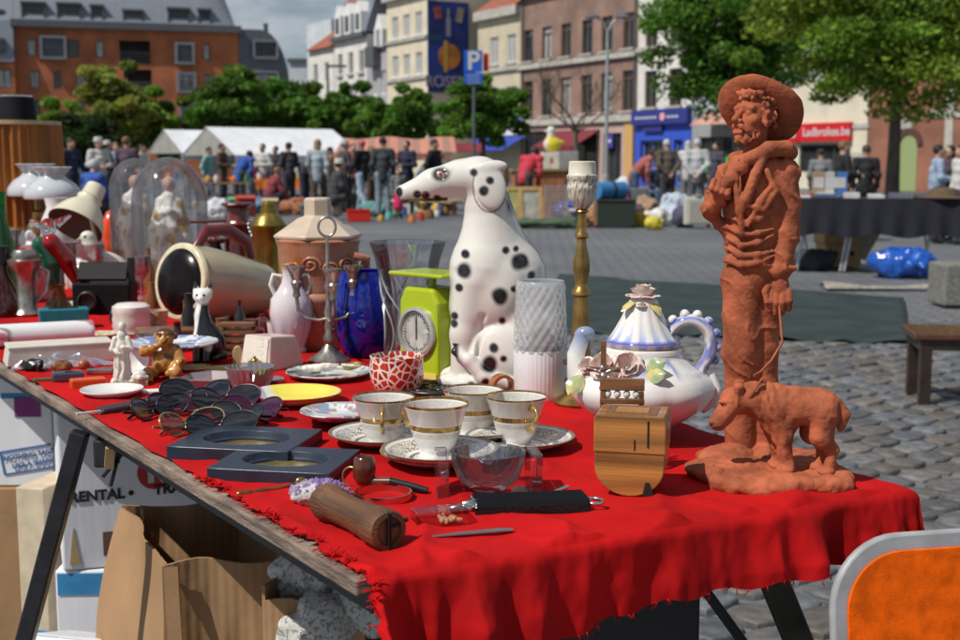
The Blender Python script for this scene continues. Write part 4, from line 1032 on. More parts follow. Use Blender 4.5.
for i,(px,py,w_,d_,h_,lab)in enumerate(((838,262,.42,.35,.26,'lower of two brown banana boxes under the dark stall'),(836,262,.42,.35,.22,'upper of two brown banana boxes under the dark stall'))):
 q=gat(px,py+4);T=thing('banana_box',lab,'box',(q.x,q.y+.02,.265 if i else 0),R(6),'banana boxes');MB().box((0,0,h_/2),(w_,d_,h_)).build('carton',CARD_ if False else mat('banana_card',(.40,.25,.12),rough=.85,var=.12),T,smooth=0,bevel=.005)
 for x_ in(-.1,.1):MB().lathe([(0,0),(.03,0),(.03,.003),(0,.003)],16).build('hand_hole',cmat((.02,.015,.01)),T,(x_,-d_/2-.001,h_*.6),(R(90),0,0))
def lump(name,label,cat,px,py,r_,mt,seed,amp=.15,z=0.,group=None):
 q=gat(px,py);T=thing(name,label,cat,(q.x,q.y+r_[1],z),0,group);R_=max(r_);g=SDF((-R_*1.4,-R_*1.4,-R_*.1),(R_*1.4,R_*1.4,R_*2.2),R_/16);g.ell((0,0,r_[2]*.85),r_,k=.01);g.ell((r_[0]*.4,0,r_[2]*1.1),(r_[0]*.5,r_[1]*.6,r_[2]*.6),k=.05);g.warp(lambda P:amp*R_*(fbm(P,1.6/R_,seed,3)+.6*np.abs(fbm(P,3.2/R_,seed+5,2))));obj(name.split('_')[-1]+'_body',g.mesh(name,1),mt,T);return T
lump('plastic_sack','big shiny blue plastic sack under the dark stall','sack',912,278,(.34,.26,.17),mat('blue_plastic',(.010,.075,.38),rough=.22,coat=.4,var=.15),3,.16)
lump('dark_bag','dark grey bag lying under the left end of the dark stall','bag',815,270,(.25,.2,.12),cmat((.03,.035,.045)),5)
q=gat(868,268);T=thing('leaning_board','pale board tipped on its corner under the dark stall','board',(q.x,q.y+.25,0),R(10));MB().box((0,0,.30),(.30,.02,.36),(R(-8),R(34),0)).build('board',mat('grey_board',(.30,.28,.24),rough=.8),T,smooth=0)
q=gat(808,262);T=thing('folding_chair','grey folding chair behind the left end of the dark stall','chair',(q.x,q.y+.9,0),R(20));MB().box((0,0,.44),(.38,.36,.03)).build('seat',GREYM,T,smooth=0,bevel=.01);MB().box((0,.18,.72),(.38,.02,.26),(R(-8),0,0)).build('backrest',GREYM,T,smooth=0,bevel=.01)
for x_ in(-.17,.17):
 for y0,y1 in((-.16,.18),(.2,-.18)):MB().tube([(x_,y0,.44),(x_,y1,0)],.014,8).build('leg',mat('white_window_frame'),T)
q=gat(870,288);T=thing('rag','flat pale rag dropped on the cobbles before the dark stall','rag',(q.x,q.y,0));MB().grid(lambda u,v:(-.45+1.2*u,-.12+.3*v*(1-.6*u),.012+.05*max(0,math.sin(u*6+v*3))*math.sin(v*3.1)),24,10,.008).build('cloth',mat('grey_rag',(.26,.24,.20),rough=.9,var=.3),T,smooth=80)
def stall(px,py,w_,d_,h_,label,clothc,rz=0.):
 q=gat(px,py);T=thing('trestle_table',label,'table',(q.x,q.y,0),R(rz),'trestle tables under the tents');MB().box((0,d_/2,h_),(w_,d_,.03)).build('tabletop',BROWNW_,T,smooth=0)
 if clothc:m=MB();m.grid(lambda u,v:((u-.5)*(w_+.06),-.02-.02*math.sin(u*30)*v,h_+.02-.28*v),40,5);m.grid(lambda u,v:((u-.5)*(w_+.06),-.02+(d_+.03)*v,h_+.02),6,3);m.build('cloth',cmat(clothc),T,smooth=80)
 for x_ in(-.45,.45):
  for y_ in(.1,.9):MB().tube([(x_*w_,y_*d_,h_-.02),(x_*w_,y_*d_,0)],.02,6).build('leg',BROWNW_,T)
 return T,h_+.022
BROWNW_=mat('plain_wood',(.22,.12,.06),rough=.7,var=.25,scale=8)
ST=[stall(280,207,1.3,.8,.75,'stall table with a bright orange cover under the long tent',(.62,.16,.02),6),stall(228,211,1.2,.8,.7,'plain wooden stall table of crockery by the tent pole',None,-4),stall(160,208,1.5,.8,.75,'stall table behind the glass domes',(.25,.26,.28),3),stall(415,209,1.3,.7,.5,'low table of bric-a-brac behind the dog nose',(.10,.08,.06),0),stall(120,206,1.4,.8,.75,'stall table left of the tents',(.32,.20,.10),0)]
rs=random.Random(21);PAL=[('white',(.6,.6,.58)),('green',(.05,.22,.09)),('red',(.42,.03,.03)),('ochre',(.45,.28,.06)),('blue',(.03,.10,.38)),('brown',(.16,.08,.04)),('turquoise',(.10,.36,.36)),('orange',(.6,.17,.02))]
KN=['jar','vase','bowl','teapot']
used_=set()
def bric(loc,k,label,grp):
 c=PAL[k%8][1];T=thing(KN[k%4]if KN[k%4]!='teapot' else 'coffee_pot',label,KN[k%4]if KN[k%4]!='teapot' else 'pot',loc,0,grp);m=MB();q=k%4
 pr={0:[(0,0),(.06,0),(.075,.05),(.075,.12),(.05,.16),(.055,.18),(0,.19)],1:[(0,0),(.045,0),(.07,.08),(.03,.18),(.045,.24),(.04,.24),(.02,.18),(0,.1)],2:[(0,0),(.05,0),(.12,.09),(.115,.09),(.04,.02),(0,.02)],3:[(0,0),(.06,0),(.085,.06),(.06,.14),(.02,.17),(0,.18)]}[q]
 m.lathe(pr,20);m.build('body',cmat(c,'glaze'),T,smooth=50)
 if q==3:MB().tube([(.06,0,.06),(.13,0,.12)],[.02,.012],8).build('spout',cmat(c,'glaze'),T);MB().tube([(-.07,0,.12),(-.13,0,.1),(-.08,0,.04)],.012,8).build('handle',cmat(c,'glaze'),T)
WH_=['on the orange covered stall','on the plain wooden stall','on the stall behind the domes','on the low table behind the dog','on the stall left of the tents']
for i,(T,h_)in enumerate(ST):
 for k in range(8):
  kk_=(k*5+i*3)%32;x_=-.55+k*.155;y_=.2+.4*((k*3)%5)/5
  a=T.rotation_euler.z;bric(T.location+Vector((math.cos(a)*x_-math.sin(a)*y_,math.sin(a)*x_+math.cos(a)*y_,h_)),kk_,'%s %s %s, number %s along'%(PAL[kk_%8][0],KN[kk_%4],WH_[i],'one'),'crockery on the stalls')
  bpy.context.scene.collection.objects
for o in list(col.objects):
 if o.get('label','').endswith(', number one along'):o['label']=o['label'].replace(', number one along',' under the tents' if 'dog' not in o['label']else '')
GN=[(200,214,'box',(.30,.20,.12),'brown carton left of the plain wooden stall'),(214,218,'heap',(.50,.50,.52),'white heap of linen before the plain wooden stall'),(246,216,'box',(.40,.06,.04),'red carton under the plain wooden stall'),(258,213,'heap',(.12,.20,.34),'blue heap of clothes by the orange stall'),(270,215,'box',(.45,.33,.2),'tan carton in front of the orange stall'),(294,214,'heap',(.30,.12,.06),'rust heap of cloth right of the orange stall'),(308,217,'box',(.10,.11,.13),'black carton left of the seated person'),(325,219,'heap',(.42,.36,.30),'beige heap of cloth left of the red crate'),(378,216,'heap',(.10,.25,.24),'teal heap of cloth right of the red crate'),(392,212,'box',(.46,.34,.22),'tan carton behind the pink skirt'),(417,211,'box',(.55,.55,.53),'white carton behind the dog nose'),(432,213,'heap',(.48,.30,.08),'ochre heap of cloth under the dog muzzle'),(446,214,'box',(.22,.12,.07),'dark brown carton behind the dog neck'),(236,213,'box',(.10,.30,.14),'green carton beside the tent pole'),(498,226,'box',(.36,.24,.12),'brown carton below the wooden post'),(576,224,'box',(.30,.31,.33),'grey carton left of the brass lamp'),(648,218,'box',(.42,.28,.16),'tan carton behind the yellow bundles'),(634,214,'box',(.5,.48,.44),'pale carton behind the tan bags')]
for k,(px,py,kd,c,lab)in enumerate(GN):
 if kd=='heap':lump('cloth_heap',lab,'heap',px,py,(.30+.05*(k%3),.22,.16+.04*(k%2)),cmat(c),50+k,.2,group='heaps of goods')
 else:
  q=gat(px,py);w_,h_=.34+.06*(k%3),.26+.08*(k%3);T=thing('carton',lab,'box',(q.x,q.y,0),R((k*37)%40-20),'cartons on the ground');MB().box((0,.15,h_/2),(w_,.3,h_)).build('box',cmat(c,'board'),T,smooth=0,bevel=.006)
  for s_ in(-1,1):MB().box((0,.15+s_*.2,h_+.02),(w_-.01,.13,.006),(R(s_*-25),0,0)).build('flap',cmat(c,'board'),T,smooth=0)
q=gat(359,221);T=thing('red_crate','bright red plastic crate on the ground among the shoppers','crate',(q.x,q.y,0),R(8));RC=mat('red_crate_plastic',(.55,.02,.012),rough=.35);w_,d_,h_=.48,.34,.24
for(c_,s_)in(((0,0,h_/2),(w_,.02,h_)),((0,d_,h_/2),(w_,.02,h_)),((-w_/2+.01,d_/2,h_/2),(.02,d_-.02,h_)),((w_/2-.01,d_/2,h_/2),(.02,d_-.02,h_)),((0,d_/2,.011),(w_-.04,d_-.02,.02))):MB().box(c_,s_).build('panel',RC,T,smooth=0)
MB().box((0,-.012,h_-.02),(w_+.02,.02,.03)).build('rim',RC,T,smooth=0)
rs=random.Random(31)
for k,px in enumerate((372,381,389,396,404,412,421,430,437,444)):
 py=214+(k*7)%9;q=gat(px,py);n_,c=PAL[(k*3)%8];r_=rs.uniform(.06,.10)
 T=thing('trinket','%s small pot on the ground %s'%(n_,['beside the red crate','left of the pink skirt','right of the washed jeans','below the dog nose','before the low table','under the dog muzzle','at the dog throat','behind the dog neck','farthest right behind the dog neck','nearest the brown post'][k]),'pot',(q.x,q.y,0),0,'pots on the ground');MB().lathe([(0,0),(r_,0),(r_*1.2,r_),(r_*.7,r_*2),(r_*.8,r_*2.2),(0,r_*2.2)],16).build('body',cmat(c,'glaze'),T,smooth=50)
for px,py,w_,h_,lab,c in((405,214,.24,.24,'small white framed print standing behind the dog nose',(.62,.62,.58)),(422,218,.2,.16,'small orange box on the ground under the dog muzzle',(.60,.22,.02))):
 q=gat(px,py);T=thing('framed_print' if 'print' in lab else 'small_box',lab,'print' if 'print' in lab else 'box',(q.x,q.y,0),R(5));o=MB().box((0,0,h_/2),(w_,.05,h_)).build('board',cmat(c,'board'),T,smooth=0,bevel=.004);MB().box((0,-.027,h_/2),(w_*.4,.004,h_*.4)).build('picture',cmat((.10,.08,.07),'board'),T,smooth=0)
def frame(px,py,D,wpx_,hpx,lab,fc,pc,tilt=12,rz=0):
 q=on_y(px,164,D);s_=D/F;w_,h_=wpx_*s_,hpx*s_;T=thing('picture_frame',lab,'picture frame',(q.x,D,0),R(rz),'framed pictures');t_=.07*max(w_,h_)+.02
 fr=MB();fr.box((0,0,t_/2),(w_,.04,t_));fr.box((0,0,h_-t_/2),(w_,.04,t_));fr.box((-w_/2+t_/2,0,h_/2),(t_,.038,h_-2*t_));fr.box((w_/2-t_/2,0,h_/2),(t_,.038,h_-2*t_));T.rotation_euler.x=R(-tilt);fr.build('frame',cmat(fc,'board'),T,smooth=0);MB().box((0,.008,h_/2),(w_-t_,.012,h_-t_)).build('picture',pc,T,smooth=0)
frame(532,225,24,24,40,'gilt framed picture leaning in the junk, mount pale inside',(.42,.26,.10),mat('pale_print',(.45,.42,.36),c2=(.22,.24,.24),rough=.3,scale=5),14,8)
frame(513,222,24.6,17,38,'olive yellow picture leaning beside the gilt frame',(.32,.24,.08),mat('yellow_print',(.42,.34,.10),c2=(.12,.20,.12),rough=.4,scale=4),12,-6)
q=on_y(556,164,23.6);T=thing('slatted_shutter','grey pink slatted shutter leaning by the gilt frame','shutter',(q.x,23.6,0),R(-8));T.rotation_euler.x=R(-10);h_,w_=.80,.42
m=MB();m.box((-w_/2,0,h_/2),(.04,.04,h_));m.box((w_/2,0,h_/2),(.04,.04,h_));m.build('frame',cmat((.2,.17,.16)),T,smooth=0);m=MB()
for k in range(12):m.box((0,0,.05+k*.064),(w_-.04,.03,.04),(R(25),0,0))
m.build('slats',cmat((.26,.20,.19)),T,smooth=0)
q=on_y(540,164,27);T=thing('wardrobe','orange brown wooden cabinet standing in the junk','cabinet',(q.x,27,0),R(6));h_=on_y(540,171,27).z;w_=1.1;CAB=mat('cabinet_wood',(.34,.14,.05),rough=.5,var=.3,scale=4,stretch=(4,4,.4));MB().box((0,.3,h_/2),(w_,.6,h_)).build('carcass',CAB,T,smooth=0,bevel=.01)
for x_ in(-.27,.27):d_=MB().box((x_,-.012,h_/2),(.5,.02,h_-.1)).build('door',CAB,T,smooth=0,bevel=.006);MB().ball((x_*.2,-.03,h_*.55),.02,8,6).build('knob',BRASS_ if False else mat('aged_brass',(.34,.22,.075),rough=.32,metal=.9,var=.35,scale=30),d_)
MB().box((0,.28,h_+.02),(w_+.12,.72,.04)).build('top',mat('straw_mat',(.30,.22,.09),rough=.8),T,smooth=0)
for px,w_,hh,lab,c in((551,.38,.36,'white printed carton on top of the orange brown cabinet',(.60,.57,.47)),(568,.42,.38,'grey carton beside the white one on the cabinet',(.27,.27,.25))):
 x_=on_y(px,164,27).x;T2=thing('carton',lab,'box',(x_,27.2,h_+.045),R(4));MB().box((0,0,hh/2),(w_,.4,hh)).build('box',cmat(c,'board'),T2,smooth=0,bevel=.006)
 if px==551:MB().box((0,-.202,hh/2),(.06,.004,.12)).build('print',cmat((.4,.12,.05),'board'),T2,smooth=0)
x_=on_y(553,164,27).x;T2=thing('toy_duck','yellow and white plaster duck standing on the cartons','ornament',(x_,27.25,h_+.045+.365));g=SDF((-.3,-.2,0),(.3,.2,.62),.016);g.ell((0,0,.16),(.2,.14,.16),k=.04);g.path([(-.04,0,.26),(-.03,0,.40)],[.1,.08],.04);g.ell((-.03,0,.46),(.09,.085,.09),k=.03);g.cap((-.1,0,.45),(-.18,0,.44),.03,.015,.01);g.ell((.18,0,.2),(.08,.06,.05),k=.03);obj('body',g.mesh('body',1,lambda V:blend(flat(V,(.62,.52,.03)),(.62,.60,.54),np.clip((V[:,2]-.30)/.05,0,1)+np.clip((-.10-V[:,0])/.03,0,1)*(V[:,2]<.3))),MATTP_ if False else mat('painted_figure',attr=True,rough=.42,var=.12,scale=90),T2)
q=on_y(503,164,25);T=thing('wooden_post','thick weathered wooden post behind the dalmatian ear','post',(q.x,25,0));h_=on_y(503,165,25).z;MB().tube([(0,0,0),(.01,0,h_)],[.11,.10],12).build('shaft',BROWNW_,T)
lump('green_sheet','crumpled dark green canvas sheet on the ground before the frames','sheet',545,228,(.62,.3,.10),cmat((.055,.085,.05)),7,.10)
lump('blue_sheet','bright blue plastic sheet bundled between the shutter and the brass lamp','sheet',566,222,(.28,.2,.24),mat('blue_plastic'),8,.16)
q=gat(614,227);T=thing('blanket_chest','dark green chest with a brown end in the middle of the junk','chest',(q.x,q.y,0),R(-4));MB().box((.04,.25,.25),(.72,.5,.46)).build('body',cmat((.018,.028,.022)),T,smooth=0,bevel=.01);MB().box((.04,.25,.5),(.76,.54,.04)).build('lid',cmat((.03,.03,.025)),T,smooth=0,bevel=.006);MB().box((-.345,.25,.25),(.06,.46,.44)).build('end_panel',BROWNW_,T,smooth=0)
q=on_y(606,164,25);T=thing('rolled_tent','blue nylon camping roll resting on the green chest','roll',(q.x,gat(614,227).y+.25,.52),R(20));MB().tube([(-.3,0,.16),(.3,.1,.16)],[.16,.17],16).build('roll',cmat((.03,.16,.36)),T,smooth=50);MB().lathe([(.1,0),(.172,0),(.172,.05),(.1,.05)],16,close=True).build('strap',cmat(BLKC),T,(0,.05,.16),(0,R(90),R(9)))
HEAP=[(628,224,(.30,.22,.24),(.10,.08,.10),'purple brown heap of clothes right of the green chest'),(645,222,(.34,.26,.26),(.28,.19,.12),'tan cardboard coloured heap of bags in the junk'),(660,226,(.26,.2,.18),(.55,.55,.53),'white bundle of cloth below the dark vest'),(676,224,(.30,.22,.34),(.40,.46,.54),'pale blue bundle of clothes left of the heater'),(686,227,(.24,.2,.22),(.06,.06,.11),'navy patterned bundle of clothes by the heater'),(640,226,(.2,.15,.14),(.50,.36,.04),'yellow bundle on the ground in the junk'),(655,229,(.18,.14,.12),(.52,.44,.05),'second yellow bundle nearer the heater'),(590,226,(.22,.18,.2),(.35,.2,.1),'light brown sack left of the green chest'),(622,208,(.22,.2,.44),(.50,.52,.54),'tall white heap of linen behind the chest')]
for k,(px,py,r_,c,lab)in enumerate(HEAP):lump('cloth_heap',lab,'heap',px,py,r_,cmat(c),20+k,.18,group='heaps of goods')
q=gat(699,228);T=thing('oil_heater','cream ribbed oil radiator on castors','heater',(q.x,q.y,0),R(4));h_=on_y(699,197,q.y).z;m=MB();m.box((0,.1,h_/2+.03),(.52,.16,h_-.06));m.build('body',mat('cream_metal',(.52,.50,.44),rough=.35),T,smooth=0,bevel=.02)
m=MB()
for k in range(9):m.box((-.18+k*.045,.015,h_/2+.03),(.014,.03,h_-.14))
m.build('ribs',mat('cream_metal'),T,smooth=0,bevel=.004)
for x_ in(-.2,.2):MB().lathe([(0,-.02),(.035,-.02),(.035,.02),(0,.02)],16).build('castor',BLKCL,T,(x_,.1,.035),(R(90),0,0))
MB().lathe([(0,0),(.09,0),(.11,.03),(.0,.05)],20).build('knob',SILV,T,(-.02,.1,h_))
q=gat(577,206);
for k,(px,c,lab)in enumerate(((615,(.38,.05,.05),'dull red suitcase standing behind the green chest'),(634,(.12,.13,.16),'slate suitcase standing behind the heaps'),(585,(.30,.30,.32),'grey suitcase standing behind the brass lamp'))):
 q=on_y(px,164,27);T=thing('suitcase',lab,'suitcase',(q.x,27,0),R(k*9-9),'suitcases');MB().box((0,.12,.36),(.62,.22,.62)).build('case',cmat(c,'board'),T,smooth=0,bevel=.03);MB().tube([(-.08,.12,.67),(-.07,.12,.71),(.07,.12,.71),(.08,.12,.67)],.012,8).build('handle',BLKCL,T)
for nm in[o for o in col.objects if o.type=='EMPTY' and not o.children and o.get('label')]:bpy.data.objects.remove(nm)
TL,TR=on_z(356,577,TZ),on_z(905,488,TZ)
LD=(on_z(0,365,TZ)-TL).normalized();RD=Vector((-.50,.866,0))
LEN=4.9
TLF,TRF=TL+LD*LEN,TR+RD*LEN
FE=(TR-TL).normalized();FN=Vector((FE.y,-FE.x,0));FW=(TR-TL).length
WOOD=mat('weathered_board',(.20,.145,.115),rough=.85,var=.45,scale=14,bump=.8,bscale=60,stretch=(1,1,8))
BLACKM=mat('black_painted_steel',(.016,.016,.02),rough=.4,var=.3,scale=20,bump=.2,bscale=80)
tb=thing('stall_table','long trestle table with a worn wooden edge and black steel legs','table',(TL.x,TL.y,0))
def rel(v):return Vector((v.x-TL.x,v.y-TL.y,v.z))
poly=[rel(q)[:2]for q in(TL-LD*.0,TR,TRF,TLF)]
MB().prism(poly,TZ-.020,TZ-.004,'z').build('tabletop',WOOD,tb,smooth=0,bevel=.002)
rl=MB();ins=Vector((LD.y,-LD.x,0))*.022
rl.prism([rel(q)[:2]for q in(TL+ins+LD*.01,TL+ins*1.8+LD*.01,TLF+ins*1.8,TLF+ins)],TZ-.044,TZ-.0205,'z')
rl.build('side_rail',BLACKM,tb,smooth=0)
def leg(p0,p1,w_,m_=BLACKM):return MB().tube([rel(p0),rel(p1)],[w_,w_],4,tw=math.pi/4).build('leg',m_,tb,smooth=0,bevel=.003)
Yl=on_z(88,417,TZ).y+.03
a,c=on_y(80,424,Yl),on_y(24,640,Yl);t_=(a.z)/(a.z-c.z);leg(Vector((a.x,Yl,TZ-.03)),a+(c-a)*t_,.019)
a=on_y(108,434,Yl);br=MB();br.box(rel(Vector((a.x,Yl-.01,TZ-.060))),(.034,.034,.045));bk=br.build('bracket',BLACKM,tb,smooth=0,bevel=.004)
MB().box(rel(Vector((a.x+.012,Yl-.035,TZ-.062))),(.014,.018,.034),(.2,.1,.3)).build('wood_wedge',mat('raw_pine',(.50,.33,.16),rough=.8,stretch=(1,1,.1)),bk,smooth=0)
c=rel(on_y(102,455,Yl-.03));MB().tube([rel(Vector((a.x+.01,Yl-.03,TZ-.11))),c+Vector((.035,0,.03)),c+Vector((.03,0,0)),c+Vector((.0,0,-.035))],.003,6).build('cord',BLACKM,bk)
Yr=1.72
a,c=on_y(738,560,Yr),on_y(776,640,Yr);t_=a.z/(a.z-c.z);leg(Vector((a.x-.02,Yr,TZ-.03)),a+(c-a)*t_,.028,mat('olive_black_steel',(.03,.03,.018),rough=.5,var=.5,scale=18))
a,c=on_y(694,575,Yr-.05),on_y(745,645,Yr-.05);leg(Vector(a),c,.010)
a=on_y(560,560,2.3);leg(Vector((a.x-.5,3.6,TZ-.03)),Vector((a.x-.75,3.6,0)),.024);leg(Vector((-.9,3.2,TZ-.03)),Vector((-.8,3.2,0)),.024)
leg(Vector((TLF.x+.1,TLF.y-.15,TZ-.03)),Vector((TLF.x-.02,TLF.y-.15,0)),.024);leg(Vector((TRF.x-.1,TRF.y-.15,TZ-.03)),Vector((TRF.x,TRF.y-.15,0)),.024)
CLOTH=mat('red_cotton',(.41,.005,.006),rough=.9,var=.2,scale=7,bump=.22,bscale=1500,spec=.15,sheen=.0)
def cloth():
 hang=lambda s_:.112-.042*s_+.006*math.sin(s_*9)+.003*math.sin(s_*61)
 nu=240;ow=.07
 W=FW+ow
 us=[W*i/nu for i in range(nu+1)]
 bs=[-1+k/26 for k in range(26)]+[.5*(k/90)for k in range(90)]+[.5+(LEN-.55)*(k/70)for k in range(71)]
 P=np.zeros((len(bs),nu+1,3))
 def bend(e,r=.011):
  if e<=0:return 0,0
  if e<r*math.pi/2:return r*math.sin(e/r),r*(1-math.cos(e/r))
  return r,r+e-r*math.pi/2
 for j,b in enumerate(bs):
  for i,a in enumerate(us):
   s_=min(1,a/FW);ey=-b*hang(s_)if b<0 else 0;ex=max(0,a-FW);bb=max(0,b)
   o1,d1=bend(ey);o2,d2=bend(ex)
   f0=TL+FE*min(a,FW);
   Wb=((TL+LD*bb)-(TR+RD*bb)).length
   base=(TL+LD*bb)*(1-s_)+(TR+RD*bb)*s_
   pl=0
   if ey>0 or b<.1:
    x=a*1.0
    wv=.55*math.sin(x*58+1.3*math.sin(x*13))+.5*math.sin(x*27+2+2.0*math.sin(x*7))+.25*math.sin(x*103+1)
    k=min(1,max(0,(d1-.002)/.06))if ey>0 else 0
    wv=wv-.35*abs(math.sin(x*41+1.7*math.sin(x*9)))**.5+.5*max(0,math.sin(x*74+2.3*math.sin(x*17)))**3;pl=(.014+.009*math.sin(x*11+1))*(wv+.9)*k
   base=base+FN*(o1+pl)+FE*o2
   P[j,i]=(base.x,base.y,TZ-max(d1,d2))
   if ey<=0 and ex<=0:
    k=max(0,1-bb/.10)
    P[j,i,2]+=.006*k*max(0,math.sin(a*58+1.3*math.sin(a*13))+.4*math.sin(a*121+5*bb*10))*(1 if a<FW-.03 else 0)
 top=P[26:]
 q=top.reshape(-1,3)
 fr_=np.clip(1-np.tile(np.repeat(np.array(bs[26:]),nu+1),1)/.35,0,1);wr=(.0034+.004*fr_)*np.maximum(0,1-np.abs(fbm(q*np.array([1,1.0,0]),7,5,2))*2.2)**2+.0012*np.abs(fbm(q*np.array([1,1,0]),30,9,2))
 P[26:,:,2]+=wr.reshape(top.shape[:2])
 hg=P[:26].reshape(-1,3);n_=fbm(hg*np.array([1,1,.5]),40,3,3)
 P[:26]+=(n_[:,None]*np.array(FN)[None]*.003).reshape(P[:26].shape)
 dr=np.array(FE)
 for j in range(len(bs)):
  y=P[j,0];r_=.007+.006*float(fbm(np.array([[y[0],y[1],j*.02]]),22,4)[0])+(.004*random.random())
  for i in range(6):P[j,i]+=dr*r_*(1-i/6)
 nv=len(bs);V=[tuple(v)for v in P.reshape(-1,3)]
 m=MB();w_=nu+1;m.v=V
 m.f=[(j*w_+i,j*w_+i+1,(j+1)*w_+i+1,(j+1)*w_+i)for j in range(nv-1)for i in range(nu)];m.mi=[0]*len(m.f)
 rs=random.Random(4)
 for k in range(150):
  if k<80:j=rs.randrange(0,110);p=Vector(P[j,0]);d=-FE*rs.uniform(.004,.012)+LD*rs.uniform(-.008,.008)
  else:i=rs.randrange(0,nu-5);p=Vector(P[0,i]);d=Vector((rs.uniform(-.004,.004),0,-rs.uniform(.003,.009)))
  e=p+d;m.tube([p+Vector((0,0,.001)),(p+e)/2+Vector((rs.uniform(-1,1),rs.uniform(-1,1),rs.uniform(0,1)))*.003,e+Vector((0,0,.001))],[.0008,.0007,.0004],4)
 for k in range(26):
  j=rs.randrange(0,110);p=Vector(P[j,0])+FE*.004
  for q in range(5):
   e=p+Vector((rs.uniform(-1,1),rs.uniform(-1,1),rs.uniform(.1,.8)))*.008
   m.tube([p,(p+e)/2+Vector((rs.uniform(-1,1),rs.uniform(-1,1),.5))*.003,e],[.0012,.001,.0006],4)
 return m.mesh('red_cloth',180)
tag(obj('tablecloth',cloth(),CLOTH),'bright red frayed cotton cloth hanging over the front of the stall table','tablecloth')
def part(T,m,s,name,mt,loc=(0,0,0),rot=(0,0,0),smooth=35.,bevel=0.,sub=0):
 m.v=[(x*s,y*s,z*s)for x,y,z in m.v]
 return m.build(name,mt,T,tuple(q*s for q in loc),rot,smooth,bevel,sub)
def paint(o,fn):
 me=o.data;n=len(me.vertices);V=np.zeros(n*3,np.float32);me.vertices.foreach_get('co',V);V=V.reshape(-1,3)
 ca=me.color_attributes.new('Col','FLOAT_COLOR','POINT');C=np.ones((n,4),np.float32);C[:,:3]=fn(V);ca.data.foreach_set('color',C.ravel())
TERRA=mat('terracotta_clay',(.335,.092,.042),rough=.8,var=.28,scale=30,bump=.4,bscale=170,spec=.3)
PORC=mat('white_porcelain',(.68,.67,.65),rough=.13,var=.03,scale=10,coat=.4)
BISC=mat('white_bisque',(.66,.63,.57),rough=.45,var=.12,scale=60)
GLOSSY=mat('painted_ceramic',attr=True,rough=.12,var=.04,scale=20,coat=.5)
MATTP=mat('painted_figure',attr=True,rough=.42,var=.12,scale=90)
BRASS=mat('aged_brass',(.34,.22,.075),rough=.32,metal=.9,var=.35,scale=30)
PEWTER=mat('pewter',(.40,.38,.34),rough=.33,metal=.95,var=.35,scale=40)
STEEL=mat('bright_steel',(.62,.63,.64),rough=.2,metal=1.,var=.1,scale=30)
CLEAR=thin_glass('clear_glass',(.95,.97,.97),.03,.07)
CRYSTAL=mat('cut_crystal',(.97,.98,1.),rough=.02,trans=1.,ior=1.5,var=.0)
BLACKP=mat('black_plastic',(.012,.012,.014),rough=.3,var=.2,scale=30)
BROWNW=mat('brown_wood',(.17,.075,.03),rough=.45,var=.35,scale=12,stretch=(1,1,6),coat=.2)
DKWOOD=mat('dark_red_wood',(.10,.018,.014),rough=.22,var=.4,scale=10,coat=.5)
T,s=item('terracotta_statue','terracotta statuette of a bearded man in a wide hat with a dog at his feet','statue',766,473)
CL=dict(seed=1)
g=SDF((-85,-100,-4),(95,85,30),1.6)
g.box((5,-12,6),(66,66,7),6,(0,0,12),4);g.ell((-40,-25,8),(38,34,9),k=6);g.ell((-42,20,12),(26,26,9),k=5);g.ell((-8,-75,4),(40,16,9),(0,0,6),k=5);g.ell((62,-30,8),(22,22,10),k=5)
g.cap((-64,-10,2),(-38,-60,2),7,9,4)
g.warp(lambda P:2.6*fbm(P,.045,2,4)+1.4*np.abs(fbm(P,.12,6,2)))
g.cap((-42,-90,15),(-36,-45,16),1.2,1.0,.8,True);g.cap((-66,-40,14),(-30,-50,16),1.,1.,.8,True)
obj('base',g.mesh('base',s),TERRA,T)
g=SDF((-82,-20,6),(32,80,402),.9)
Y0=40
def q3(x,y,z):return(x,y+Y0,z)
A=[(-27,-3,195,22),(-28,-6,118,19),(-27,-2,60,15.5),(-27,0,20,17)]
B=[(-10,6,195,22),(-9,7,118,18),(-4,8,60,15.5),(-2,8,20,17)]
for L in(A,B):g.path([q3(*v[:3])for v in L],[v[3]for v in L],4)
g.cap(q3(-26,-2,190),q3(-14,4,190),24,24,6)
def folds_leg(P):
 x,y,z=P.T
 f=np.sin((z+.6*x)*.17+2.2*fbm(P,.03,4,2))*np.clip((150-z)/90,.15,1)
 rdg=1-np.abs(np.sin(z*.075+.09*x+2.4*fbm(P,.022,14,2)));return.7*f+1.5*rdg**3+.5*fbm(P,.05,8,2)-.4
g.warp(folds_leg)
for x,y in((-31,-12),(-2,-6)):g.ell(q3(x,y,13),(13,22,9),k=3);g.ell(q3(x-1,y-14,11),(12,12,8),k=3)
j=SDF((-82,-20,180),(32,80,330),.9)
j.path([q3(-18,2,206),q3(-18,3,232),q3(-18,2,268),q3(-17,2,292)],[29.5,28,31,28],6)
j.cap(q3(-42,1,293),q3(8,4,295),17,17,8)
def folds_body(P):
 x,y,z=P.T;n=fbm(P,.03,21,2)
 low=np.clip((252-z)/25,0,1)
 f=(1-np.abs(np.sin((z-.35*x)*.17+2.0*n)))**2*low*2.0
 up=(1-np.abs(np.sin((x*.8+z*.55)*.11+2.2*n)))**2.5*(1-low)*1.6
 return f+up+.5*fbm(P,.07,31,2)-.6
j.warp(folds_body)
j.cap(q3(-18,2,201),q3(-18,2,199),30,29,2)
j.cap(q3(-2,-26,285),q3(-5,-30,206),2.5,2.5,2,True)
j.path([q3(7,0,297),q3(12,-4,262),q3(13,-6,240),q3(8,-11,214),q3(7,-12,203)],[16,14.5,13.5,13,13.5],1.5)
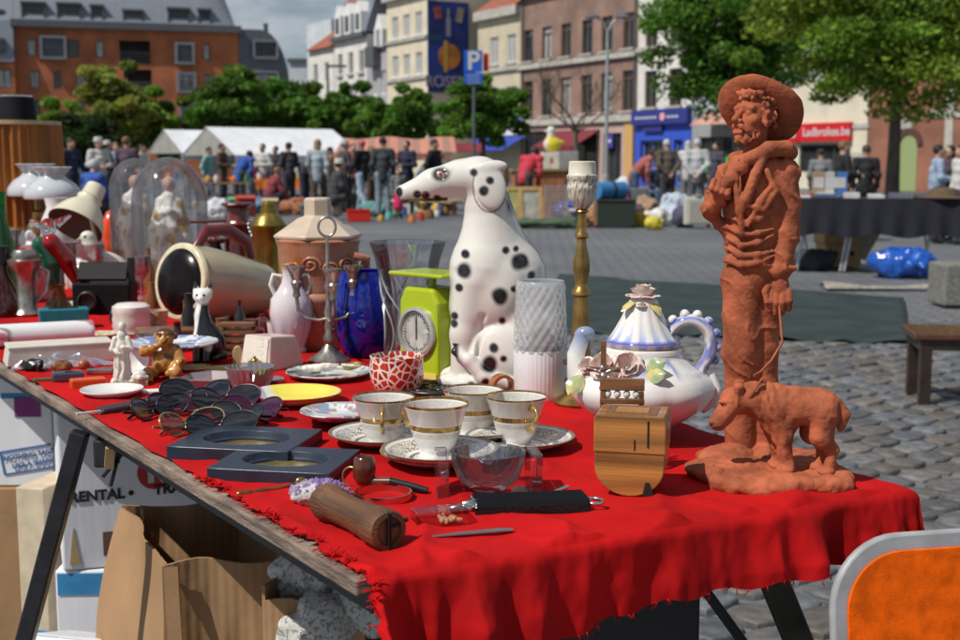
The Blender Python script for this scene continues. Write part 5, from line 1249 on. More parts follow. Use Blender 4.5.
j.path([q3(-40,-2,296),q3(-58,-8,272),q3(-61,-14,262),q3(-52,-22,276)],[14,10.5,9,8.5],3)
j.path([q3(-61,-12,262),q3(-50,-8,244),q3(-42,-4,228)],[6,5,4],5)
j.warp(lambda P:np.where((P[:,0]>-3)|(P[:,0]<-44),2.6*(1-np.abs(np.sin(P[:,2]*.085+.12*P[:,0]+2.2*fbm(P,.03,41,2))))**2.5-.4,0))
j.path([q3(-38,-22,312),q3(-36,-30,292),q3(-33,-32,262),q3(-30,-31,240)],[3,4.5,4,2.5],1.5)
j.path([q3(-10,-24,315),q3(-18,-31,298),q3(-27,-34,272),q3(-31,-31,258)],[4,5,5,2],1.5)
j.path([q3(-8,-27,300),q3(2,-26,280),q3(-10,-31,262),q3(-24,-34,266)],[3,3,3,2],1.5)
j.path([q3(-44,-14,300),q3(-36,-24,308),q3(-22,-26,313),q3(-6,-20,321),q3(10,-4,322),q3(14,12,318),q3(-10,28,318),q3(-40,14,312)],[7,7,6.5,8,8,8,8,7],2)
j.path([q3(-38,-24,306),q3(-42,-29,292),q3(-52,-26,280)],[6,7,6],2)
j.ell(q3(-33,-30,304),(8,6,9),k=2)
for zz_ in(262,240,218):j.ell(q3(-33,-30 if zz_>225 else-27,zz_),(3,3,3),k=.8)
j.cap(q3(-34,-33,330),q3(-34,-34,196),.9,.9,.8,True)
j.path([q3(-46,-18,210),q3(-30,-29,207),q3(-8,-27,207),q3(10,-14,206)],[2,2.4,2.4,2],1.5)
j.box(q3(19,-20,204),(5,3,2.2),1,(10,0,20),.8)
for z_,e_ in((207,9),(216,5),(226,11),(237,6),(249,13)):j.path([q3(-45,-14,z_+7),q3(-30,-28,z_),q3(-14,-30,z_+e_*.3),q3(0,-24,z_+e_)],[1.4,2.6,2.8,1.2],4)
for a_,b_ in(((-2,-27,286),(-24,-33,246)),):j.path([q3(*a_),q3((a_[0]+b_[0])/2,-31,(a_[2]+b_[2])/2+4),q3(*b_)],[1.4,3.2,1.2],4.5)
j.warp(lambda P:.3*fbm(P,.16,51,2))
jm=j.mesh('jacket',s);obj('jacket',jm,TERRA,T)
g.cap(q3(-18,2,196),q3(-18,2,300),22,20,5)
g.cap(q3(-20,-2,300),q3(-20,-6,340),12,11.5,5)
g.cap(q3(8,-10,214),q3(7,-13,192),8,8,2);g.cap(q3(12,-4,260),q3(8,-10,214),8,8,2)
g.cap(q3(-4,2,290),q3(12,-4,260),9,8,2)
g.ell(q3(7,-15,186),(10.5,7,12),k=2)
for k,(dx,ln)in enumerate(((-7,19),(-2,22),(4,21),(9.5,17))):
 a=(7+dx,-17,180);b_=(7+dx*1.12,-21,180-ln*.5);c_=(7+dx*1.1,-18,180-ln)
 g.path([q3(*a),q3(*b_),q3(*c_)],[3.9,3.6,2.9],.9)
g.path([q3(-2,-17,190),q3(-6,-21,180),q3(-4,-23,170)],[3.8,3.4,2.8],1.2)
g.cap(q3(-40,-2,294),q3(-58,-10,270),8,7,2);g.cap(q3(-58,-10,270),q3(-54,-22,276),7,7,2)
g.ell(q3(-52,-24,284),(9,8,8),k=2)
for k in range(4):g.path([q3(-58+k*5,-28,290-k*2),q3(-60+k*5,-33,283-k*2),q3(-56+k*4,-30,277-k)],[3.4,3.4,3],.8)
hc=np.array(q3(-22,-8,352));f=np.array((-.66,-.73,.16));f/=np.linalg.norm(f);l=np.array((.74,-.67,0));l/=np.linalg.norm(l);u_=np.cross(l,f);u_=u_ if u_[2]>0 else-u_
def h3(a,b,c):return hc+l*a+f*b+u_*c
yaw=math.degrees(math.atan2(l[1],l[0]))
g.ell(h3(0,-2,5),(16,20,21),(0,0,yaw),3);g.ell(h3(0,6,-9),(13,13,17),(0,0,yaw),4)
for q in(-1,1):
 g.ell(h3(q*10,10,-4),(6,6,5),k=4);g.ell(h3(q*7,19,2.5),(4.6,4,3.6),(0,0,yaw),1.5,True)
g.cap(h3(-10,14.5,7),h3(10,14.5,7),3.2,3.2,3);g.cap(h3(-3,17,6.5),h3(3,17,6.5),2.4,2.4,2)
for q in(-1,1):
 g.ell(h3(q*7,14.5,2),(3.6,3.4,3.0),k=.6);g.cap(h3(q*3.5,17.6,3.6),h3(q*10.5,14.5,3),1.1,.9,.5);g.cap(h3(q*4,17.2,-.6),h3(q*10,14.6,-.4),.9,.8,.5)
 g.cap(h3(q*3,18.5,8),h3(q*11.5,14,8.5),1.7,1.2,.8)
g.cap(h3(0,17.5,5),h3(0,25.5,-5.5),2.4,3.3,1.6);g.ell(h3(0,25,-6.5),(3.4,3.4,2.8),k=1.2)
for q in(-1,1):g.ell(h3(q*3.7,21.5,-7),(2.6,3,2.3),k=1.)
g.cap(h3(-5,19.6,-14.2),h3(5,19.6,-14.2),1.7,1.7,.8);g.cap(h3(-4.5,19,-17.6),h3(4.5,19,-17.6),2,2,.8);g.cap(h3(-5.5,22,-15.9),h3(5.5,22,-15.9),.8,.8,.5,True)
rs=random.Random(2)
for q in(-1,1):
 g.path([h3(0,22,-10.5),h3(q*5,20,-11.8),h3(q*9,15.5,-16)],[2.2,2.6,1.8],.8)
 e=h3(q*17.5,-2,0);g.ell(e,(3.5,5.5,8.5),(0,0,yaw),1.2);g.ell(h3(q*20.5,-1,1),(2.4,3.2,4.6),(0,0,yaw),.8,True);g.cap(h3(q*19.5,2,-6),h3(q*19.5,1.5,-8),2.2,2,1)
for k in range(110):
 a=rs.uniform(-1,1);t_=abs(a);c_=rs.uniform(-27,-17)+12*max(0,t_-.45)
 p=h3(a*14,18-15*t_*t_-(0 if c_>-22 else(-c_-22)*.5),c_);d=np.array([rs.uniform(-1,1),rs.uniform(-1,1),-1.6])*1.5
 g.cap(p,p+d,rs.uniform(.9,1.6),rs.uniform(.6,1.0),.6)
for k in range(70):
 a=rs.uniform(-1.6,1.6);c_=rs.uniform(-6,20)
 if abs(a)<.9:c_=rs.uniform(19,24)
 p=h3(17.5*math.sin(a),17*math.cos(a)*(1 if abs(a)<.9 else.8)-1,c_)
 if abs(a)>.9:p=h3(math.copysign(rs.uniform(14,17),a),rs.uniform(-16,8),rs.uniform(2,20)if rs.random()<.7 else rs.uniform(-10,4))
 if abs(a)>.9 and rs.random()<.0:continue
 d=np.array([rs.uniform(-1,1),rs.uniform(-1,1),rs.uniform(-1.3,.3)])*3
 g.path([p,p+d,p+d*.6+np.array([0,0,-3.])],[2.0,2.3,1.4],.7)
g.warp(lambda P:.22*fbm(P,.14,61,2))
obj('figure',g.mesh('figure',s),TERRA,T)
hm=MB();wob=lambda a,z:1+.025*math.sin(2*a+.6)+.015*math.sin(5*a)
hm.lathe([(0,26),(10,26),(17,23),(20.5,15),(21.5,4),(23,1),(30,.5),(38,3),(41.5,5.5),(43,4.5),(42,2.5),(38,-.5),(30,-3),(21,-3),(18,3),(0,8)],72,rfun=wob)
for i,v in enumerate(hm.v):
 n_=float(fbm(np.array([v]),.07,77,3)[0])*1.5;a_=math.atan2(v[1],v[0]);r_=math.hypot(v[0],v[1])
 hm.v[i]=(v[0],v[1],v[2]+n_+(2.2*math.sin(2*a_+1)*(r_/42)**2 if r_>22 else 0))
nrm=Vector((.24,.76,.60)).normalized();qt=nrm.to_track_quat('Z','Y').to_euler()
part(T,hm,s,'hat',TERRA,(-17,47,359),qt,smooth=60)
g=SDF((-75,-75,6),(90,5,118),.8)
D0=-32
def d3(x,y,z):return(x,y+D0,z)
g.path([d3(8,0,80),d3(36,0,81),d3(56,1,80)],[23,18.5,20],6);g.ell(d3(15,-2,72),(22,18,26),k=6)
g.path([d3(2,-2,84),d3(-14,-5,88),d3(-28,-9,86)],[19,15.5,13],5)
g.ell(d3(-33,-10,85),(15,14,14),(0,35,0),3);g.path([d3(-37,-15,79),d3(-45,-20,69),d3(-49,-23,63)],[11.5,9.2,8],2.5)
g.cap(d3(-38,-16,70),d3(-46,-20,60),7,5.4,2);g.ell(d3(-54,-27,65),(4,4,3.2),k=1)
g.path([d3(-36,-26,68),d3(-43,-28,60),d3(-52,-30,58.5)],[1.1,1.1,.9],.6,True)
for yy in(-19,1):g.path([d3(-28,yy+3,93),d3(-28,yy,101),d3(-31,yy-1,104)],[6.5,5,2],1.2)
g.ell(d3(-41.5,-22.5,82),(3.6,3,2.6),k=1,sub=True);g.ell(d3(-41,-21,82),(2.2,2.2,2.),k=.4);g.cap(d3(-35,-23,86.5),d3(-46,-22,85.5),2.2,1.8,1)
for yy,dx in((-8,0),(12,-8)):
 g.path([d3(12+dx,yy,72),d3(18+dx,yy-1,50),d3(21+dx,yy-3,32),d3(24+dx,yy-4,17)],[14.5,10.5,6.8,6],4);g.ell(d3(21+dx,yy-7,14.5),(8.5,7.5,5),k=2)
for yy,dx in((-6,0),(14,-8)):
 g.path([d3(58+dx,yy,72),d3(56+dx,yy-4,52),d3(68+dx,yy,37),d3(66+dx,yy-3,18)],[17,11,6.2,5.5],4);g.ell(d3(63+dx,yy-7,14.5),(8.5,7.5,5),k=2)
g.path([d3(72,0,86),d3(79,-1,74),d3(77,-2,60)],[6,5.5,4],3)
def fur(P):
 x,y,z=P.T
 return 1.5*fbm(P*np.array([1,1,.55]),.10,5,2)+1.1*np.sin(x*.5+z*.25+3*fbm(P,.06,9,2))*np.exp(-((x+2)/16)**2)+.5
g.warp(lambda P:np.where(P[:,0]<-30,.35,1.)*fur(P))
obj('dog',g.mesh('dog',s*.92),TERRA,T,(-2*s,-2*s,1.2*s))
ls=MB();ls.tube([(8,18,168),(10,12,150),(12,2,132),(2,-14,116),(-8,-24,106),(-14,-34,104)],1.3,6);ls.tube([(-14+17*math.cos(a)*.5,-36+17*math.sin(a),87+15*math.cos(a+.3))for a in[k*.5 for k in range(13)]],1.6,6)
part(T,ls,s,'leash',TERRA)
T,s=item('ceramic_dalmatian','large glossy ceramic dalmatian dog sitting upright and looking left','figurine',492,386)
g=SDF((-98,-52,-2),(82,52,236),1.3)
g.ell((30,6,46),(42,38,48),k=8)
g.path([(-2,2,172),(-6,0,120),(-10,0,80)],[21,34,33],10);g.path([(2,4,165),(18,6,112),(26,6,60)],[20,33,38],10)
g.path([(-4,2,150),(-6,1,185),(-10,0,205)],[25,20,19],8)
g.ell((-16,0,208),(26,21,20),(0,-8,0),6);g.path([(-34,0,207),(-58,0,200.5),(-83,0,192.5)],[17.5,14.5,9.6],6);g.ell((-40,0,190),(28,10,7),(0,-6,0),5)
g.ell((-90,0,194),(5,6.5,5.5),k=2)
for q in(-1,1):
 g.path([(-18,q*17,105),(-27,q*18,55),(-29,q*19,10)],[19,13.5,12],7);g.ell((-37,q*19,8),(17,12,9),k=4)
 g.ell((12,q*27,34),(35,15,33),(0,-12,0),3);g.ell((-16,q*32,8),(24,11,9),k=3)
 g.ell((6,q*24,96),(25,13,33),(0,14,0),4)
 g.ell((-2,q*21.5,199),(15.5,4.5,23),(q*4,-14,0),1.5);g.ell((-2,q*18,217),(17,6,7),(0,-6,0),2)
 g.ell((-44,q*12,213),(8,3.4,4),(0,-18,0),3);g.ell((-50,q*14,210),(4.5,3,3.6),k=1.5,sub=True);g.ell((-50,q*11.4,210),(3.6,2.6,3.2),k=.5)
g.cap((-9,-33,74),(-15,-33,26),2.6,2.6,3,True)
g.path([(18,-38,8),(-8,-40,16),(-22,-38,32),(-36,-33,40)],[8,8,6.5,4],2.5)
for k in range(4):g.cap((4+k*5,-40,108-k*2),(9+k*5,-41,90-k*3),1.6,1.2,2,True)
SPT=[(465,268,8.5),(466,252,4.5),(460,284,4.2),(519,260,9),(505,248,4.2),(515,247,3.4),(530,273,4.2),(499,292,9),(513,285,3.6),(502,316,4.6),(455,312,4),(455,320,4),(489,357,9),(494,342,5),(503,352,4),(486,373,4),(472,379,4.5),(474,174,4.5),(490,181,4.3),(484,191,5),(419,195,4.5),(427,196,4.2),(439,199,4.5),(545,300,8),(550,340,6),(530,330,5)]
def dal(V):
 C=flat(V,(.66,.64,.59));x,y,z=V.T;side=np.abs(y)>3
 for px,py,r in SPT:
  d=np.hypot(x-(px-492),z-(386-py)*1.0)/r
  d=d+.22*vnoise(V,.10,3)
  C=blend(C,(.012,.011,.012),np.clip((1.12-d)/.45,0,1)*side)
 C=blend(C,(.012,.01,.01),np.clip((1-np.hypot((x+91)/4.5,(z-193)/6))/.3,0,1))
 C=blend(C,(.015,.01,.012),np.clip((1-np.abs(z-(185.5+.05*(x+60)))/2.6)*2,0,1)*(x<-44)*(x>-88))
 eye=np.hypot((x+50)/1.25,z-210.5)
 C=blend(C,(.02,.016,.016),np.clip((8.5-eye)/3.5,0,.95)*side*(np.abs(y)>6));C=blend(C,(.55,.33,.28),np.clip((3.6-eye)/1,0,1)*side);C=blend(C,(.01,.01,.01),np.clip((1.7-eye)/.7,0,1)*side)
 C=blend(C,(.8,.8,.78),np.clip((1.3-np.hypot(x+44.5,z-211.5))/.6,0,1)*side)
 ed=np.hypot((x+2)/15.5,(z-199)/23)
 C=blend(C,(.03,.028,.03),np.clip(1-np.abs(ed-1.07)/.06,0,1)*(np.abs(y)>13)*(z<212))
 C=blend(C,(.03,.028,.03),np.clip((x-12)/4,0,1)*np.clip((214-z)/8,0,1)*np.clip((z-168)/12,0,1)*(np.abs(y)<19))
 C=blend(C,(.015,.012,.012),np.clip((-31-x)/3,0,1)*(y<-27)*(z>34)*(z<47))
 return C
obj('body',g.mesh('body',s,dal),GLOSSY,T)
T,s=item('rose_teapot','ornate white and blue teapot with porcelain roses and a scrolled handle','teapot',641,437)
lob=lambda a,z:1+(.035*(abs(math.cos(4*a))-.6)if 10<z<70 else 0)
m=MB();m.lathe([(0,0),(27,0),(29,3),(25,8),(30,13),(48,22),(63,33),(71,45),(71.5,54),(64,65),(50,75),(42,81),(38,86),(39,90),(36,92),(34,90),(0,88)],96,rfun=lob)
o=part(T,m,s,'pot',GLOSSY,smooth=80)
BL,OR,WH=(.05,.10,.45),(.42,.13,.03),(.70,.69,.67)
def potc(V):
 z=V[:,2]/s;a=np.arctan2(V[:,1],V[:,0]);C=flat(V,WH)
 C=blend(C,OR,np.clip(1-np.abs(z-88.5)/1.6,0,1));C=blend(C,BL,np.clip(1-np.abs(z-84)/1.2,0,1)*.8)
 n_=vnoise(np.stack([np.cos(a)*6,np.sin(a)*6,z*.12],1),1.0,3);C=blend(C,BL,np.clip((n_-.15)*4,0,.75)*(z>66)*(z<83))
 return blend(C,BL,np.clip(1-np.abs(z-8)/3,0,1)*.7)
paint(o,potc)
flu=lambda a,z:1+(.05*(abs(math.cos(7*a))-.5)if 99<z<136 else 0)
m=MB();m.lathe([(0,92.5),(36,92.5),(37.5,95),(36,98),(32,101),(27,109),(21,120),(16.5,130),(14,137),(11,141),(0,142)],84,rfun=flu)
o=part(T,m,s,'lid',GLOSSY,smooth=80)
def lidc(V):
 z=V[:,2]/s;a=np.arctan2(V[:,1],V[:,0]);C=flat(V,WH)
 C=blend(C,(.22,.32,.62),np.clip((114-z)/16,0,1)*(np.abs(np.cos(7*a))<.55)*.9);return blend(blend(C,BL,np.clip(1-np.abs(z-98)/1.6,0,1)),OR,np.clip(1-np.abs(z-94.4)/1.5,0,1))
paint(o,lidc)
def rose(rad,pet,c,m,rs,h=1.):
 for lay in range(3):
  n_=5;rr=rad*(.45+.28*lay)
  for k in range(n_):
   a0=2*math.pi*(k+.5*lay)/n_
   def fn(u,v):
    a=a0+(u-.5)*2*math.pi/n_*1.25;r_=rr*(.25+.75*v**.7)*(1+.06*math.sin(u*9+k));return(c[0]+r_*math.cos(a),c[1]+r_*math.sin(a),c[2]+rad*h*(.9-.22*lay)*v-(rad*.25*v**4 if lay==2 else 0)+.04*rad*math.sin(u*12+k))
   m.grid(fn,6,5)
def leafm(p,d,up,L,w_,m):
 p,d,up=Vector(p),Vector(d).normalized(),Vector(up).normalized();sd_=d.cross(up)
 m.grid(lambda u,v:p+d*L*v+sd_*(w_*(u-.5)*2*math.sin(math.pi*min(1,v*.93+.05))**.8*(1+.05*math.sin(v*22)))+up*(-.2*w_*abs(u-.5)*2+.08*L*math.sin(v*3)),4,8)
PINK=mat('pink_porcelain',(.62,.40,.36),c2=(.72,.66,.60),rough=.2,scale=90,coat=.3)
LEAFP=mat('green_yellow_porcelain',(.22,.36,.20),c2=(.62,.48,.18),rough=.2,scale=60,coat=.3)
rs=random.Random(1)
m=MB();rose(17,5,(0,0,139),m,rs,.9);rose(6,5,(-2,-14,132),m,rs);k1=part(T,m,s,'rose_knob',PINK,smooth=60)
for d in((-1,-.8,-.5),(.9,-.9,-.7),(.9,.6,-.6),(-.7,.8,-.6)):m=MB();leafm((d[0]*6,d[1]*6,140),(d[0],d[1],d[2]*1.6),(d[0],d[1],.8),23,7,m);part(k1,m,s,'leaf',LEAFP,smooth=60)
m=MB()
for c,r_ in(((-36,-46,78),15),((-14,-46,78),16),((-52,-30,74),11),((-24,-56,70),9)):
 mm=MB();rose(r_,5,(0,0,0),mm,rs,.8);E=Euler((R(62),0,R(-25 if c[0]<-25 else 0))).to_matrix();m.add([E@Vector(v)+Vector(c)for v in mm.v],mm.f)
part(T,m,s,'flowers',PINK,smooth=60)
for p,d,L in(((0,-55,68),(.9,-.4,.3),26),((-4,-60,62),(.15,-.6,-1),26),((-58,-38,68),(-.6,-.5,-.9),24),((4,-52,76),(1,-.2,.55),20)):m=MB();leafm(p,d,(0,-1,.6),L,9,m);part(T,m,s,'leaf',LEAFP,smooth=60)
pts=[]
for k in range(19):a=math.pi*1.05-1.33*math.pi*k/18;pts.append((46+21*math.cos(a),-2,94+25*math.sin(a)))
pts+=[(57,-2,64),(51,-2,52),(48,-2,42),(52,-2,34),(58,-2,36),(56,-2,42)]
m=MB();m.tube(pts,[4+2.5*math.sin(math.pi*i/(len(pts)-1))for i in range(len(pts))],12,flat=1.4)
for k in range(9):
 a=math.pi*.85-1.15*math.pi*k/8;m.ball((46+27.5*math.cos(a),-2,94+31*math.sin(a)),(5,5.5,5),10,7)
m.tube([(68,-4,66),(74,-4,52),(70,-4,38),(60,-4,30),(54,-4,34)],[3,5,5,4,2],10)
o=part(T,m,s,'handle',GLOSSY,smooth=70)
def hc_(V):
 q=V/s;r_=np.hypot(q[:,0]-46,q[:,2]-94);C=flat(V,WH);C=blend(C,BL,np.clip(1-np.abs(r_-27.5)/3,0,1));C=blend(C,OR,np.clip(1-np.abs(r_-20)/1.6,0,1)*.8)
 return blend(C,BL,np.clip((vnoise(q,.16,8)-.1)*4,0,.8))
paint(o,hc_)
m=MB();m.tube([(-52,6,48),(-64,6,62),(-66,6,82),(-60,6,100),(-62,6,106)],[15,12,9,8,6],14);m.ball((-57,6,103),(10,8,7));o=part(T,m,s,'spout',GLOSSY,smooth=70)
paint(o,lambda V:blend(flat(V,WH),(.16,.22,.38),np.clip((V[:,2]/s-92)/6,0,.9)))
def cup_mat():
 m=mat('gilt_porcelain',(.70,.69,.67),rough=.12,coat=.4,var=.02);t=m.node_tree;b=t.nodes['Principled BSDF']
 tc=nd(t,'ShaderNodeTexCoord');sp=nd(t,'ShaderNodeSeparateXYZ');t.links.new(tc.outputs['Object'],sp.inputs[0])
 def band(lo_,hi_):
  a=nd(t,'ShaderNodeMath',operation='GREATER_THAN');a.inputs[1].default_value=lo_;t.links.new(sp.outputs[2],a.inputs[0])
  c=nd(t,'ShaderNodeMath',operation='LESS_THAN');c.inputs[1].default_value=hi_;t.links.new(sp.outputs[2],c.inputs[0])
  d=nd(t,'ShaderNodeMath',operation='MULTIPLY');t.links.new(a.outputs[0],d.inputs[0]);t.links.new(c.outputs[0],d.inputs[1]);return d.outputs[0]
 H=.065
 vo=nd(t,'ShaderNodeTexVoronoi',Scale=170.,feature='DISTANCE_TO_EDGE');n2=nd(t,'ShaderNodeTexNoise',Scale=120.)
 ad=nd(t,'ShaderNodeMix',data_type='RGBA');ad.inputs[0].default_value=.03;t.links.new(tc.outputs['Object'],ad.inputs[6]);t.links.new(n2 .outputs['Color'],ad.inputs[7]);t.links.new(ad.outputs[2],vo.inputs['Vector'])
 th=nd(t,'ShaderNodeMath',operation='LESS_THAN');th.inputs[1].default_value=.06;t.links.new(vo.outputs['Distance'],th.inputs[0])
 def mul(a,c):
  d=nd(t,'ShaderNodeMath',operation='MULTIPLY');t.links.new(a,d.inputs[0]);t.links.new(c,d.inputs[1]);return d.outputs[0]
 def add(a,c):
  d=nd(t,'ShaderNodeMath',operation='MAXIMUM');t.links.new(a,d.inputs[0]);t.links.new(c,d.inputs[1]);return d.outputs[0]
 lace=mul(th.outputs[0],band(H*.62,H*.95));lace2=mul(th.outputs[0],band(H*.36,H*.46))
 f=add(add(lace,lace2),add(band(H*.50,H*.61),band(H*.975,H*1.1)))
 mx=nd(t,'ShaderNodeMix',data_type='RGBA');mx.inputs[6].default_value=(.70,.69,.67,1);mx.inputs[7].default_value=(.36,.21,.055,1);t.links.new(f,mx.inputs[0]);t.links.new(mx.outputs[2],b.inputs['Base Color'])
 sc=nd(t,'ShaderNodeMath',operation='MULTIPLY');sc.inputs[1].default_value=.75;t.links.new(f,sc.inputs[0]);t.links.new(sc.outputs[0],b.inputs['Metallic'])
 return m
CUP=cup_mat()
def saucer_mat():
 m=mat('gilt_saucer',(.76,.75,.73),rough=.12,coat=.4,var=.02);t=m.node_tree;b=t.nodes['Principled BSDF']
 tc=nd(t,'ShaderNodeTexCoord');ln=nd(t,'ShaderNodeVectorMath',operation='LENGTH');t.links.new(tc.outputs['Object'],ln.inputs[0])
 vo=nd(t,'ShaderNodeTexVoronoi',Scale=260.,feature='DISTANCE_TO_EDGE');t.links.new(tc.outputs['Object'],vo.inputs['Vector'])
 th=nd(t,'ShaderNodeMath',operation='LESS_THAN');th.inputs[1].default_value=.11;t.links.new(vo.outputs['Distance'],th.inputs[0])
 rp=nd(t,'ShaderNodeValToRGB');rp.color_ramp.interpolation='CONSTANT';e=rp.color_ramp.elements;e[0].position=0;e[0].color=(0,0,0,1);e[1].position=.46;e[1].color=(1,1,1,1)
 for p_,v_ in((.53,0),(.60,.45),(.9,0),(.965,1)):
  x=e.new(p_);x.color=(v_,v_,v_,1)
 mr=nd(t,'ShaderNodeMath',operation='MULTIPLY');mr.inputs[1].default_value=1/.0755;t.links.new(ln.outputs['Value'],mr.inputs[0]);t.links.new(mr.outputs[0],rp.inputs[0])
 gt=nd(t,'ShaderNodeMath',operation='GREATER_THAN');gt.inputs[1].default_value=.9;t.links.new(rp.outputs[0],gt.inputs[0])
 g2=nd(t,'ShaderNodeMath',operation='GREATER_THAN');g2 .inputs[1].default_value=.3;t.links.new(rp.outputs[0],g2 .inputs[0])
 ml=nd(t,'ShaderNodeMath',operation='MULTIPLY');t.links.new(g2 .outputs[0],ml.inputs[0]);t.links.new(th.outputs[0],ml.inputs[1])
 mxm=nd(t,'ShaderNodeMath',operation='MAXIMUM');t.links.new(gt.outputs[0],mxm.inputs[0]);t.links.new(ml.outputs[0],mxm.inputs[1])
 mx=nd(t,'ShaderNodeMix',data_type='RGBA');mx.inputs[6].default_value=(.68,.67,.65,1);mx.inputs[7].default_value=(.20,.17,.11,1);t.links.new(mxm.outputs[0],mx.inputs[0]);t.links.new(mx.outputs[2],b.inputs['Base Color'])
 return m
SAU=saucer_mat()
def saucer(px,py,label,z=0.,k=1.):
 p=on_z(px,py,TZ+z);T=thing('saucer',label,'saucer',p,0,'gilt saucers')
 r_=.0755*k;m=MB();m.lathe([(0,.002),(.034,.002),(.036,.0),(.040,.0015),(r_*.8,.010),(r_,.0175),(r_+.0006,.0187),(r_-.001,.0192),(r_*.8,.0128),(.040,.0052),(.033,.0045),(0,.0042)],56);m.build('plate',SAU,T,smooth=60)
def cup(px,py,label,ang,z=.0045,k=1.):
 p=on_z(px,py,TZ);p.z+=z;T=thing('tea_cup',label,'cup',p,math.radians(ang),'gilt tea cups')
 m=MB();pr=[(0,.0035),(.019,.0035),(.0195,0),(.0215,0),(.0205,.004),(.0265,.012),(.031,.026),(.035,.042),(.040,.057),(.0435,.0655),(.0428,.0660),(.0392,.057),(.034,.042),(.030,.026),(.0255,.0135),(.018,.007),(0,.0065)]
 m.lathe([(r*k,q*k)for r,q in pr],56);m.build('bowl',CUP,T,smooth=60)
 h=MB();h.tube([(x*k,0,q*k)for x,q in((.0385,.053),(.047,.056),(.054,.052),(.057,.045),(.054,.036),(.047,.029),(.040,.024),(.0335,.023))],[.0032,.0028,.0026,.003,.0028,.0025,.0028,.0033],10,flat=1.5);h.build('handle',mat('gilt_handle',(.50,.33,.12),rough=.25,metal=.6,var=.5,scale=120),T,smooth=70)
saucer(383,444,'gilt saucer under the leftmost tea cup');saucer(438,464,'lower saucer of the front pair, under the upper one');saucer(440,461,'upper saucer holding the front tea cup',.0085);saucer(474,438,'gilt saucer under the rear tea cup');saucer(520,448,'gilt saucer under the rightmost tea cup')
cup(384,446,'leftmost white gilt tea cup with its handle to the front',-88);cup(436,462,'front white gilt tea cup standing on two saucers',140,.013,1.02);cup(473,437,'rear white gilt tea cup behind the front one',205,.0045,1.0);cup(516,445,'rightmost white gilt tea cup with its handle turned right',-62)
T,s=item('crystal_dish','heavy clear crystal dish with square end blocks in front of the cups','dish',488,492,rz=R(6))
DISHG=thin_glass('dish_crystal',(.985,.988,.99),.025,.10,grime=.02,power=.5)
m=MB();n=20
out_=[(37*math.cos(a),26+26*math.sin(a))for a in[math.pi+math.pi*k/n for k in range(n+1)]]
inn=[(30*math.cos(a),26+19*math.sin(a))for a in[2*math.pi-math.pi*k/n for k in range(n+1)]]
m.lathe([(0,3),(18,4),(30,14),(36,28),(38,42),(34,42.5),(31,29),(25,17),(15,9),(0,8)],24);part(T,m,s,'bowl',DISHG,smooth=28)
for q in(-1,1):m=MB();m.box((q*46,0,21),(12,46,42));part(T,m,s,'end_block',DISHG,smooth=0,bevel=.0015)
m=MB();m.box((0,0,1.2),(80,40,2.2));part(T,m,s,'foot',DISHG,smooth=0,bevel=.0008)
T,s=item('wooden_box','small inlaid honey wood box with a rounded underside and a cracked front','box',632,490,rz=R(-6))
HON=mat('honey_wood',(.31,.135,.032),rough=.38,var=.45,scale=9,stretch=(.25,6,6),coat=.35,bump=.15,bscale=60)
n=14;arc=[(-34+0,44)]+[(34*math.cos(a),30+29*math.sin(a))for a in[math.pi+math.pi*k/n for k in range(n+1)]]+[(34,44)]
m=MB();m.prism(arc,-30,30);part(T,m,s,'rounded_body',HON,smooth=30,bevel=.0012)
m=MB();m.prism([(-35,0),(35,0),(35,34),(33,37),(-33,37),(-35,34)],-31,28);lid=part(T,m,s,'lid',HON,(0,0,44),smooth=0,bevel=.0015)
m=MB();m.box((0,-1,37.3),(50,42,.8));inl=part(lid,m,s,'inlay',mat('dark_inlay',(.10,.045,.02),c2=(.24,.12,.05),rough=.5,scale=500),smooth=0)
m=MB();m.box((0,-1,37.9),(32,26,.7));part(lid,m,s,'inlay_centre',mat('pale_inlay',(.42,.22,.07),c2=(.26,.11,.03),rough=.5,scale=420),smooth=0)
CR=mat('black_crack',(.012,.006,.004),rough=.9)
m=MB();m.box((18,-31.3,20),(1.6,1,26));m.box((5,-31.3,9),(1.2,1,10));part(lid,m,s,'crack',CR,smooth=0)
m=MB();m.prism([(16,16),(20,16),(25,2),(13,2)],-30.6,-29.6);part(T,m,s,'split',CR,smooth=0)
T,s=item('wooden_comb','dark wooden comb shaped rail with pale beads behind the inlaid box','ornament',621,474)
m=MB();m.box((0,0,91),(44,7,12));m.box((0,0,74),(44,7,5));m.box((-19,0,42),(5,6,84));m.box((19,0,42),(5,6,84));part(T,m,s,'rail',BROWNW,smooth=0,bevel=.001)
for k in range(4):m=MB();m.ball((-14+k*9.3,0,81),(3.6,3,4.2));part(T,m,s,'bead',BISC)
T,s=item('crucifix','dark wooden crucifix with a silver figure in front of the teapot','crucifix',602,472)
m=MB();m.box((0,0,66),(5.5,3,132));m.box((0,0,104),(34,2.9,5.0));part(T,m,s,'cross',BROWNW,smooth=0,bevel=.0008)
g=SDF((-22,-12,28),(22,4,86),.5)
g.path([(0,-4.5,62),(0,-4,50),(.8,-5.5,38),(.3,-4,31)],[3.6,3.0,2.6,1.4],1);g.ell((-1,-5.5,70),(2.8,3,3.6),k=1);g.ell((0,-5,50),(4,3,3),k=1)
for q in(-1,1):g.path([(0,-4.5,64.5),(q*7,-4.5,67.5),(q*15,-3.5,69.5)],[2,1.5,1.2],1)
obj('figure',g.mesh('figure',s),PEWTER,T,(0,0,36*s))
T,s=item('glass_lampshade','clear diamond cut glass lampshade with a frosted white lower half','lampshade',540,397)
m=MB();dm_=lambda a,z:1+.042*(abs(math.cos(9*a+z*.23))+abs(math.cos(9*a-z*.23))-1)
